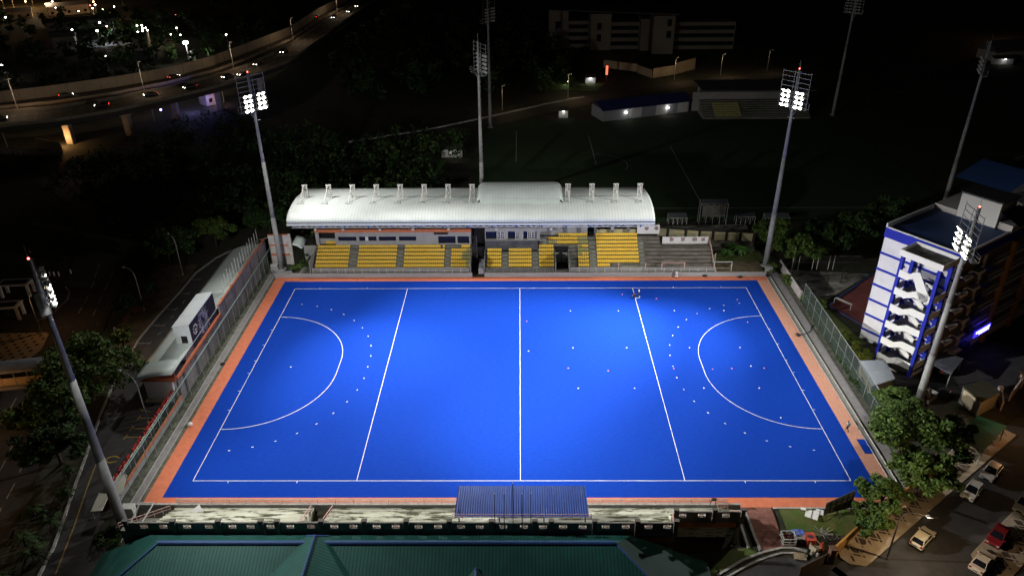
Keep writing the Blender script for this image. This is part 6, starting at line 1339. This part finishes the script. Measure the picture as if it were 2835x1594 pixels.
def light(pos, col, P_, size=.4, name='lamp_light', par=None, spot=None):
    ld = bpy.data.lights.new(name, 'POINT' if not spot else 'SPOT'); ld.energy = P_; ld.color = col; ld.shadow_soft_size = size
    if spot: ld.spot_size = R(spot); ld.spot_blend = .8
    o = bpy.data.objects.new(name, ld); C.objects.link(o); o.location = pos
    return o
WARM, ORNG, COOL = (1, .72, .42), (1, .52, .2), (.85, .92, 1)
def street_lamp(x, y, hgt, arm, label, group=None, lit=None, P_=0, z=None, mt='steelg', head=None):
    """curved-arm street lamp; arm = (dx, dy)"""
    z0 = h(x, y) if z is None else z; o = tag(empty('street_lamp', (x, y, z0)), label, 'street lamp', group); ax, ay = arm
    a = MB(); a.tube([(0, 0, -.15), (0, 0, hgt*.8), (ax*.12, ay*.12, hgt*.93), (ax*.45, ay*.45, hgt), (ax*.9, ay*.9, hgt)], [.12, .09, .075, .06, .05], 8); a.tube([(0, 0, -.1), (0, 0, .5)], .17, 8); a.build('pole', M[mt], o, smooth=True)
    a = MB(); L_ = math.hypot(ax, ay) or 1; d = Vector((ax/L_, ay/L_, 0)); p = Vector((ax*.85, ay*.85, hgt)); a.tube([p, p+d*.25, p+d*.8], [.08, .2, .1], 8); hd = a.build('lamp_head', M['steelw'], o, smooth=True)
    if lit:
        a = MB(); c = p+d*.4+Vector((0, 0, -.16)); a.ball(c+Vector((0, 0, .02)), .11, .11, .05); a.build('lamp', M[lit], hd)
        if P_: q = light((x+c.x, y+c.y, z0+c.z-1.3), WARM if lit == 'lampw' else ORNG, P_, .2); 
    return o
street_lamp(-57.2, 12.3, 9, (-3.0, 1.5), 'unlit curved-arm lamp by the parking bays below the white building', 'street lamps along the left lane')
street_lamp(-72.7, 46.4, 9, (-2.2, 1.0), 'unlit lamp between the lane and the street beside the bare earth', 'street lamps along the left lane')
street_lamp(-70.9, 61.0, 9, (-1.6, 1.2), 'unlit lamp near the far bend of the lane', 'street lamps along the left lane')
street_lamp(-88.3, 38.3, 9, (2.5, 1.5), 'lamp standing at the corner of the diamond-paved plaza', 'street lamps along the left street', 'lampo', 330)
street_lamp(-82.0, 11.0, 9, (2.5, -1.0), 'lamp glowing at the street edge beyond the lower left trees', 'street lamps along the left street', 'lampo', 330)
street_lamp(-75.0, -9.0, 9, (3.0, .8), 'lamp over the yellow road markings at the lower left', 'street lamps along the left street', 'lampo', 330)
street_lamp(-71.6, 33.5, 5, (3.5, -4.0), 'small lit lamp hidden at the yellow tree crown by the lane', 'street lamps along the left lane', 'lampo', 220)
street_lamp(45.7, -12.3, 8.5, (2.6, -1.2), 'thin lamp post standing on the diamond pavement by the street', 'street lamps along the right street', 'lampw', 1500, mt='bark')
street_lamp(76.5, 9.0, 8.5, (-2.2, 1.2), 'lamp at the far end of the diamond pavement', 'street lamps along the right street', 'lampo', 500)
# covered footbridge at the left edge
o = tag(empty('footbridge', (-78, 18, 0)), 'covered footbridge with grey roof entering from the left edge', 'footbridge')
a = MB(); d = Vector((.98, .2, 0)); q = Vector((-.2, .98, 0)); A0 = Vector((-86, 15.4, 0)); Ln = 12.2
def fb(u, w, z): p = A0+d*u+q*w; return (p.x, p.y, z)
P = [[fb(u, w, 7.6+.75*math.sin(math.pi*(w+1.9)/3.8)) for w in np.linspace(-1.9, 1.9, 9)] for u in np.linspace(0, Ln, 14)]; a.grid(P); r_ = loc(a.build('roof', mat('bridge_roof', (.24, .25, .28), .6, (.19, .20, .22), 1, 1), smooth=True), o); md = r_.modifiers.new('t', 'SOLIDIFY'); md.thickness = .1
for w, nm in ((-1.6, 'side_panel'), (1.6, 'side_panel')): a = MB(); a.solid([fb(0, w, 5.2), fb(Ln-.3, w, 5.2), fb(Ln-.3, w, 6.5), fb(0, w, 6.5)], tuple(q*.12)); loc(a.build(nm, mat('bridge_panel', (.50, .36, .20), .8, (.42, .29, .16), .8, 1)), o)
a = MB(); a.solid([fb(0, -2.0, 4.6), fb(Ln, -2.0, 4.6), fb(Ln, 2.0, 4.6), fb(0, 2.0, 4.6)], (0, 0, .55)); 
for u in (3, 10.5): a.bar(fb(u, 0, -.2), fb(u, 0, 4.7), .7)
loc(a.build('deck', mat('bridge_deck', (.22, .21, .20), .9)), o)
a = MB()
for k in range(7):
    for w in (-1.6, 1.6): a = MB(); a.bar(fb(.5+k*1.9, w, 5.2), fb(.5+k*1.9, w, 7.7), .09); loc(a.build('post', M['galv']), o)
# white concrete shelters on the plaza
for (x, y, rz_, lab) in ((-98.0, 44.0, .15, 'white concrete frame shelter at the left edge behind the mast'), (-100.5, 33.5, .2, 'small pale concrete shelter on the plaza at the left edge'), (-101, 53, .1, 'faint white-railed shelter beside the lamp head of the near left mast')):
    o = tag(empty('plaza_shelter', (x, y, 0), rz_), lab, 'shelter', 'plaza shelters'); s = .6 if y < 40 else 1
    a = MB(); a.box(-3*s, 3*s, -1.4*s, 1.4*s, 2.6*s, 2.85*s); a.m = 1; a.box(-2.6*s, 2.4*s, -1.0*s, 1.0*s, 2.851*s, 2.87*s); a.build('roof', [M['whitewall'], M['dark']], o)
    for xx in (-2.6, 2.6):
        for yy in (-1.1, 1.1): a = MB(); a.box((xx-.25)*s, (xx+.25)*s, (yy-.2)*s, (yy+.2)*s, 0, 2.6*s); a.build('pillar', M['whitewall'], o)
for i, (x, y) in enumerate(((-99.2, 61.2), (-98.2, 61), (-97.2, 61), (-95.2, 62))):
    a = MB(); a.tube([(0, 0, 0), (0, 0, .8), (0, 0, .95)], [.16, .16, .08], 8); q = tag(a.build('bollard', M['whitewall']), f'{ORD[i]} white bollard from the left beside the near left lamp cluster', 'bollard', 'bollards on the plaza edge'); q.location = (x, y, 0)
# city lights
ORDX = ORD+['twenty-'+w for w in ORD[:9]]+['thirtieth']+['thirty-'+w for w in ORD[:9]]+['fortieth']+['forty-'+w for w in ORD[:9]]
ORDX[19] = 'twentieth'
city = [(-322, 416, 'o', 2), (-317, 418, 'o', 2), (-307, 422, 'o', 2), (-211, 232, 'w', 1.6), (-300, 404, 'o', 1), (-296, 423, 'w', 1), (-286, 419, 'o', .8), (-272, 416, 'o', 1), (-266, 415, 'w', .9), (-257, 401, 'o', 1), (-250, 389, 'w', 1), (-252, 387, 'r', .9), (-245, 376, 'o', 1), (-237, 372, 'o', 1), (-235, 381, 'w', .9), (-283, 403, 'w', .9), (-268, 379, 'w', .7), (-248, 366, 'w', .7), (-255, 322, 'o', 1), (-222, 309, 'w', 1), (-218, 329, 'w', 1), (-208, 306, 'w', 1.2), (-208, 326, 'w', .6), (-194, 319, 'w', .9), (-192, 320, 'w', .9), (-188, 312, 'w', 1), (-187, 313, 'w', .8), (-186, 302, 'w', .9), (-185, 305, 'w', 1.1), (-183, 306, 'w', .8), (-181, 290, 'w', .8), (-176, 248, 'w', .8), (-209, 318, 'o', .8), (-254, 430, 'w', .8), (-187, 351, 'r', .8), (-171, 312, 'w', .8), (-162, 294, 'w', .7), (-167, 295, 'w', .7), (-140, 294, 'w', .8), (-124, 172, 'w', .7), (-159, 146, 'w', .7), (-288, 357, 'w', .8), (-278, 347, 'w', .9), (-72, 423, 'w', .7)]
city.sort()
lamp_cache = {}
for i, (x, y, c, s) in enumerate(city):
    nm = {'o': 'orange', 'w': 'white', 'r': 'red'}[c]
    o = tag(empty('street_lamp', (x, y, 0)), f'{"brightest " if s >= 1.6 else ""}{nm} lamp, {ORDX[i]} from the left among the distant city lights', 'street lamp', 'distant city lights')
    key = (c, s)
    if key not in lamp_cache:
        a = MB(); a.tube([(0, 0, 0), (0, 0, 6)], [.12, .08], 6); p = a.build('pole', M['steelg'], o)
        a = MB(); a.ball((0, 0, 6.2), .42*s, .42*s, .3*s); l = a.build('lamp', M['lamp'+c], o); lamp_cache[key] = (p, l)  # ball oversized to stand for the lamp's glare
    else:
        for ch in lamp_cache[key]: q = ch.copy(); C.objects.link(q); q.parent = o
o = tag(empty('area_light', (-141, 249, 0)), 'dazzling white area light on a pole beside the highway barrier', 'area light')
a = MB(); a.tube([(0, 0, 0), (0, 0, 11)], [.2, .12], 8); a.build('pole', M['steelg'], o); a = MB(); a.ball((0, 0, 11.3), 1.05, 1.05, .7); a.build('lamp', emis('lamp_dazzle', (1, .97, .92), 60), o)  # big ball puts the glare into the lamp's shape
light((-141, 249, 9.6), (1, .95, .85), 5000, 1.0)
for (x, y, z, col, P_) in ((-310, 416, 10, ORNG, 14000), (-280, 392, 8, WARM, 9000), (-250, 372, 8, ORNG, 7000), (-204, 306, 7, COOL, 2600), (-183, 303, 6, WARM, 2600), (-141.5, 146.5, 2.5, ORNG, 1400), (-320, 372, 7, ORNG, 5000), (-116, 183, 3, (.3, .3, 1), 900), (-111, 189, 3, (.3, .3, 1), 700), (-109, 192, 2, ORNG, 200)): light((x, y, z), col, P_, .6)
for (x, y, col, lab) in ((-110, 196, 'lampb', 'small blue lamp glowing under the highway left of the lit mast'), (-121, 172, 'lampb', 'faint violet lamp cluster under the highway bend')):
    o = tag(empty('street_lamp', (x, y, 0)), lab, 'street lamp', 'lamps under the highway'); a = MB(); a.tube([(0, 0, 0), (0, 0, 4)], .08, 6); a.build('pole', M['steelg'], o); a = MB(); a.ball((0, 0, 4.2), .35); a.build('lamp', M[col], o)
# added unseen lamps that give the decks a dim sodium glow
for i, (x, y) in enumerate(((-158, 155), (-128, 178), (-108, 210), (-99, 262), (-95, 335), (-190, 128))):
    o = tag(empty('added_highway_lamp', (x, y, 8)), f'added lamp for the deck glow between the carriageways, {ORD[i] if i < 5 else "leftmost"}{" from the left bend" if i < 5 else ""}', 'street lamp', 'added lamps between the carriageways')
    a = MB(); a.tube([(0, 0, 0), (0, 0, 10), (.8, -.9, 11)], [.14, .09, .06], 7); a.build('pole', M['steelg'], o); a = MB(); a.box(.6, 1.4, -1.5, -.7, 10.95, 11.1); a.build('lamp_head', M['steelg'], o)
    light((x+3, y-3, 16), (1, .72, .46), 1300, .5)  # added deck light, set off its pole to keep the head dim
# low buildings and walls of the city
fw = mat('far_wall', (.42, .38, .33), .9, (.34, .3, .26), .2, 1); fr_ = mat('far_roof', (.10, .09, .085), .9)
for (x, y, w, d, hh, rz_, lab) in ((-302, 378, 34, 8, 4, .5, 'long low pale building beside the brightest city lights'), (-272, 398, 22, 9, 5, .6, 'orange-lit low building right of the brightest city lights'), (-240, 352, 34, 7, 4, .45, 'dim brown long building above the parking lot'), (-222, 300, 10, 7, 5, .4, 'reddish dim house left of the grey parking lot'), (-181.5, 292, 5, 6, 6, .2, 'small cream building among the lamp cluster'), (-320, 352, 26, 6, 3, .3, 'orange-lit wall building at the left edge'), (-113, 196, 7, 5, 7, .9, 'violet-lit building under the highway left of the lit mast')):
    o = tag(empty('far_building', (x, y, 0), rz_), lab, 'building', 'low buildings of the dark city'); a = MB(); a.box(-w/2, w/2, -d/2, d/2, -.2, hh); a.build('wall', fw, o); a = MB(); a.solid([(-w/2-.5, -d/2-.6, hh), (-w/2-.5, d/2+.6, hh), (-w/2-.5, 0, hh+1.8)], (w+1, 0, 0)); a.build('roof', fr_, o)
    n = max(2, int(w/4))
    for k in range(n): a = MB(); xx = -w/2+(k+.5)*w/n; a.box(xx-.7, xx+.7, -d/2-.06, -d/2-.01, 1, 2.4); a.build('window', M['glass'], o)
v = MB(); v.prism([(-226, 296), (-200, 288), (-190, 306), (-214, 318)], -.1, .03); tag(v.build('parking_lot', mat('lot_grey', (.22, .22, .23), .9, (.14, .14, .15), .3, 1)), kind='structure')
a = MB(); a.solid([(-149, 145, 0), (-139, 140.5, 0), (-139, 140.5, 3.2), (-149, 145, 3.2)], (.2, .4, 0)); tag(a.build('roadside_wall', mat('rw', (.5, .42, .3), .9)), 'orange-lit roadside wall below the highway at the left', 'wall')
tag(railing('railing', (-166, 140, 0), (-138, 137.5, 0), 1.4, (.4, .9, 1.4), 1.5, M['steelw'], .12), 'pale railing in front of the orange-lit roadside wall', 'railing')

# ---------------------------------------------------------------- buildings beyond the second field
sc_ = tag(empty('school_block', (45, 285, 0)), 'dim pale multi-wing school block at the top of the picture', 'building')
swl = mat('school_wall', (.22, .20, .17), .9, (.18, .16, .14), .1, 1)
for (x0, x1, y0, hh) in ((14, 23, 289, 17), (33, 42.5, 284, 16), (56, 60, 282, 14), (60.5, 70, 275, 16.5)): a = MB(); a.box(x0, x1, y0, y0+12, -.2, hh); loc(a.build('tower', swl, None), sc_)
for (x0, x1, y0, hh) in ((23.1, 32.9, 290, 12), (42.6, 55.9, 286, 12), (70.1, 100, 285, 12)):
    a = MB(); a.box(x0, x1, y0, y0+9, -.2, hh); loc(a.build('wing', swl), sc_)
    for z in (1.6, 5.2, 8.6): a = MB(); a.box(x0+.4, x1-.4, y0-.12, y0-.02, z, z+1.8); loc(a.build('window_band', M['glass']), sc_)
for x0, x1, y0, z in ((36, 38, 283.9, 9), (36, 38, 283.9, 4), (17, 19.5, 288.9, 9), (66.5, 68.5, 274.9, 12), (66.5, 68.5, 274.9, 7)): a = MB(); a.box(x0, x1, y0-.1, y0, z, z+3); loc(a.build('window', M['glass']), sc_)
a = MB(); a.solid([(13, 287, 17.2), (71, 272, 17.2), (73, 302, 17.2), (13, 302, 17.2)], (0, 0, .4)); loc(a.build('roof', fr_), sc_)
a = MB()
for (x0, y0, x1, y1, hh) in ((36, 249, 49, 241, 3), (49, 239, 53.5, 230, 3), (54, 230, 64, 236, 3.6), (64.3, 236, 74, 245, 4.5)): a.solid([(x0, y0, -.2), (x1, y1, -.2), (x1, y1, hh), (x0, y0, hh)], (.2, .3, 0))
tag(a.build('perimeter_wall', mat('perimeter', (.50, .40, .26), .9, (.4, .3, .2), .3, 1)), 'orange-lit perimeter wall below the dim school block', 'wall')
for (x, y, P_) in ((62, 226, 600), (82, 233, 600), (18, 200, 700), (103, 240, 250), (-6, 184, 350), (40, 268, 60)): light((x+1.5, y-2, 7.5), ORNG if P_ > 1000 else WARM, P_, .4)
for i, (x, y) in enumerate(((62, 226), (82, 233), (18, 200), (103, 240), (-6, 184))):
    o = tag(empty('road_lamp', (x, y, 0)), f'thin road lamp beyond the second field, {["beside the perimeter wall", "right of the perimeter wall", "at the road bend left of the blue-roofed building", "farthest right", "farthest left"][i]}', 'street lamp', 'lamps along the far road'); a = MB(); a.tube([(0, 0, 0), (0, 0, 8.4), (.5, -.6, 8.9)], [.12, .08, .05], 7); a.build('pole', M['steelg'], o); a = MB(); a.box(.3, .9, -1, -.5, 8.86, 8.98); a.build('lamp_head', M['steelg'], o)
lb_ = tag(empty('clubhouse', (43, 178, 0)), 'long low white building with dark blue roof beyond the second field', 'building')
A0 = Vector((28, 170, 0)); d = Vector((31, 11.5, 0)).normalized(); q = Vector((-d.y, d.x, 0)); Ln = 33
def cb(u, w, z): p = A0+d*u+q*w; return (p.x, p.y, z)
a = MB(); a.prism([cb(0, 0, 0)[:2], cb(Ln, 0, 0)[:2], cb(Ln, 9, 0)[:2], cb(0, 9, 0)[:2]], -.2, 3.8); loc(a.build('wall', mat('club_wall', (.30, .30, .32), .9)), lb_)
a = MB(); a.face(cb(-.7, -1, 3.7), cb(Ln+.7, -1, 3.7), cb(Ln+.7, 4.5, 5.8), cb(-.7, 4.5, 5.8)); a.face(cb(-.7, 4.5, 5.8), cb(Ln+.7, 4.5, 5.8), cb(Ln+.7, 10, 3.7), cb(-.7, 10, 3.7)); loc(a.build('roof', mat('club_roof', (.02, .03, .12), .7)), lb_)
for u, w_ in ((10, 4.5), (20, 4.5), (28.5, 4)): a = MB(); a.solid([cb(u, -.06, 0), cb(u+w_, -.06, 0), cb(u+w_, -.06, 3.4), cb(u, -.06, 3.4)], tuple(q*.04)); loc(a.build('shutter', M['whitewall']), lb_)
for u in (8.4, 24.5): a = MB(); a.ball(cb(u, -.3, 2.2), .3); loc(a.build('wall_lamp', M['lampw']), lb_); light(cb(u, -1.0, 2.4), COOL, 20, .3)
st2 = tag(empty('second_stand', (78, 185, 0)), 'faint stand with a patch of yellow seats beyond the second field', 'stand')
a = MB()
for k in range(8): a.box(62, 98, 172+k*1.1, 173.1+k*1.1, -.2, .8+k*.5)
loc(a.build('terrace', M['standc']), st2); a = MB(); a.box(60, 100, 182, 182.4, 0, 6.5); loc(a.build('rear_wall', M['greywall']), st2); a = MB(); a.box(61, 99, 173, 188, 9, 9.3); loc(a.build('roof', mat('st2_roof', (.10, .10, .11), .8)), st2)
for x in (62, 74, 86, 98): a = MB(); a.box(x-.3, x+.3, 182.5, 183.1, 0, 9); loc(a.build('column', M['greywall']), st2)
a = MB()
for r_ in range(6):
    for i in range(18): x = 66+i*.5; a.box(x, x+.4, 172.4+r_*1.1, 172.8+r_*1.1, .8+r_*.5, 1.5+r_*.5)
q = loc(a.build('seat_bank', M['seat2']), st2); q['kind'] = 'stuff'
# small lit pavilions by the road
for (x, y, w, col, P_, lab) in ((15, 176, 3, COOL, 15, 'small lit kiosk left of the blue-roofed building'), (28, 222, 4, COOL, 70, 'small white-lit gate booth above the bend of the far road'), (-20, 136, 6, COOL, 4, 'pale lit shed left of the unlit mast behind the stand'), (206, 251, 8, COOL, 30, 'white-lit pavilion at the right edge of the far darkness')):
    o = tag(empty('kiosk', (x, y, 0)), lab, 'kiosk', 'small lit sheds in the dark'); a = MB(); a.box(-w/2, w/2, -1.2, 1.2, -.2, 2.3); a.build('wall', M['whitewall'], o); a = MB(); a.solid([(-w/2-.3, -1.6, 2.35), (w/2+.3, -1.6, 2.35), (w/2+.3, 1.6, 3.0), (-w/2-.3, 1.6, 3.0)], (0, 0, .1)); a.build('roof', fr_, o); a = MB(); a.box(-.25, .25, -1.9, -1.75, 2.2, 2.3); a.build('lamp', M['lampw'], o); light((x, y-2.4, 2.1), col, P_, .3)
o = tag(empty('flood_lamp', (19, 219, 0)), 'ground lamp throwing a green glow on the far lawn', 'lamp'); a = MB(); a.tube([(0, 0, 0), (0, 0, 1.2)], .06, 6); a.build('pole', M['steelg'], o); a = MB(); a.ball((0, 0, 1.3), .15); a.build('lamp', M['lampw'], o); light((19, 219, 1.9), (.8, 1, .6), 240, .2)
v = MB(); v.prism([(10, 212), (30, 210), (34, 222), (14, 228)], -.1, .05); tag(v.build('lawn', M['grass']), kind='structure')
o = tag(empty('signboard', (35, 227, 0)), 'small red illuminated upright sign at the far road', 'sign'); a = MB(); a.box(-.4, .4, -.1, .1, 2, 5.5); a.build('panel', emis('sign_red', (1, .12, .06), 2.5), o); a = MB(); a.bar((0, 0, 0), (0, 0, 2), .15); a.build('pole', M['steelg'], o)
o = tag(empty('dark_house', (212, 262, 0), .3), 'dark-roofed house lit from one side at the right edge', 'building'); a = MB(); a.box(-9, 9, -5, 5, 0, 4); a.build('wall', fw, o); a = MB(); a.solid([(-10, -6, 4), (-10, 6, 4), (-10, 0, 8)], (20, 0, 0)); a.build('roof', fr_, o)
light((238, 292, 9), ORNG, 1500, .5)
# cream boundary wall and bench shelters behind the stand
pts = [(31.5, 79.8), (34, 79.2), (38, 78.6), (41, 78), (44, 77.6), (47, 77.2), (50, 76.9), (53, 76.6)]
pw = tag(empty('panel_wall', (42, 78, 0)), 'curved wall of cream panels between dark posts beside the stand', 'wall')
for i, (p, q) in enumerate(zip(pts, pts[1:])): a = MB(); a.solid([(p[0]+.3, p[1], 0), (q[0]-.3, q[1], 0), (q[0]-.3, q[1], 1.9), (p[0]+.3, p[1], 1.9)], (0, .15, 0)); loc(a.build('panel', M['cream']), pw)
for p in pts: a = MB(); a.box(p[0]-.28, p[0]+.28, p[1]-.15, p[1]+.3, -.1, 2.2); loc(a.build('post', mat('post_dark', (.04, .035, .03), .9)), pw)
a = MB()
for p, q in zip(pts, pts[1:]): a.bar((p[0], p[1]+.1, 2.15), (q[0], q[1]+.1, 2.15), .12)
loc(a.build('coping', MATS['post_dark']), pw)
def bench_shelter(x0, x1, y, hh, lab, bars=5, gable=False, back=False):
    o = tag(empty('shelter', ((x0+x1)/2, y, 0)), lab, 'shelter', 'player shelters of the second field'); a = MB()
    for k in range(bars):
        x = x0+(x1-x0)*k/(bars-1)
        a.bar((x, y, 0), (x, y, hh), .1); a.bar((x, y, hh), (x, y+1.6, hh+.5), .09)
        a.bar((x, y+1.6, 0), (x, y+1.6, hh+.5), .07)
    a.bar((x0, y, hh), (x1, y, hh), .12); a.bar((x0, y+1.6, hh+.5), (x1, y+1.6, hh+.5), .1); loc(a.build('frame', M['steelw']), o)
    a = MB(); a.solid([(x0, y-.1, hh+.06), (x1, y-.1, hh+.06), (x1, y+1.65, hh+.56), (x0, y+1.65, hh+.56)], (0, 0, .04)); loc(a.build('roof', mat('perspex', (.10, .11, .12), .4)), o)
    if back: a = MB(); a.box(x0+.5, x1-.5, y-.12, y-.05, 2.0, hh-.3); loc(a.build('screen', mat('slat_screen', (.30, .29, .25), .9, (.22, .21, .18), 1, 1)), o)
    a = MB(); a.box(x0+.2, x1-.2, y+.9, y+1.3, .0, .5); loc(a.build('bench', mat('bench_dark', (.06, .06, .06), .8)), o)
bench_shelter(35.4, 39.7, 86, 1.7, 'low white-framed bench shelter just right of the roof end')
bench_shelter(42.6, 49.0, 86, 5.2, 'tall slatted viewing shelter behind the broken slab', 5, back=True)
bench_shelter(51.4, 55.8, 86, 1.9, 'dim bench shelter right of the tall viewing shelter', 5)
bench_shelter(58.2, 64.0, 86, 1.6, 'dim gabled bench shelter behind the far right mast', 5)
a = MB(); a.tube([(61.8, 84.6, .3), (39, 84.5, .3)], .05, 5)
# ------------------------------------------------------------------ air
HZ = False
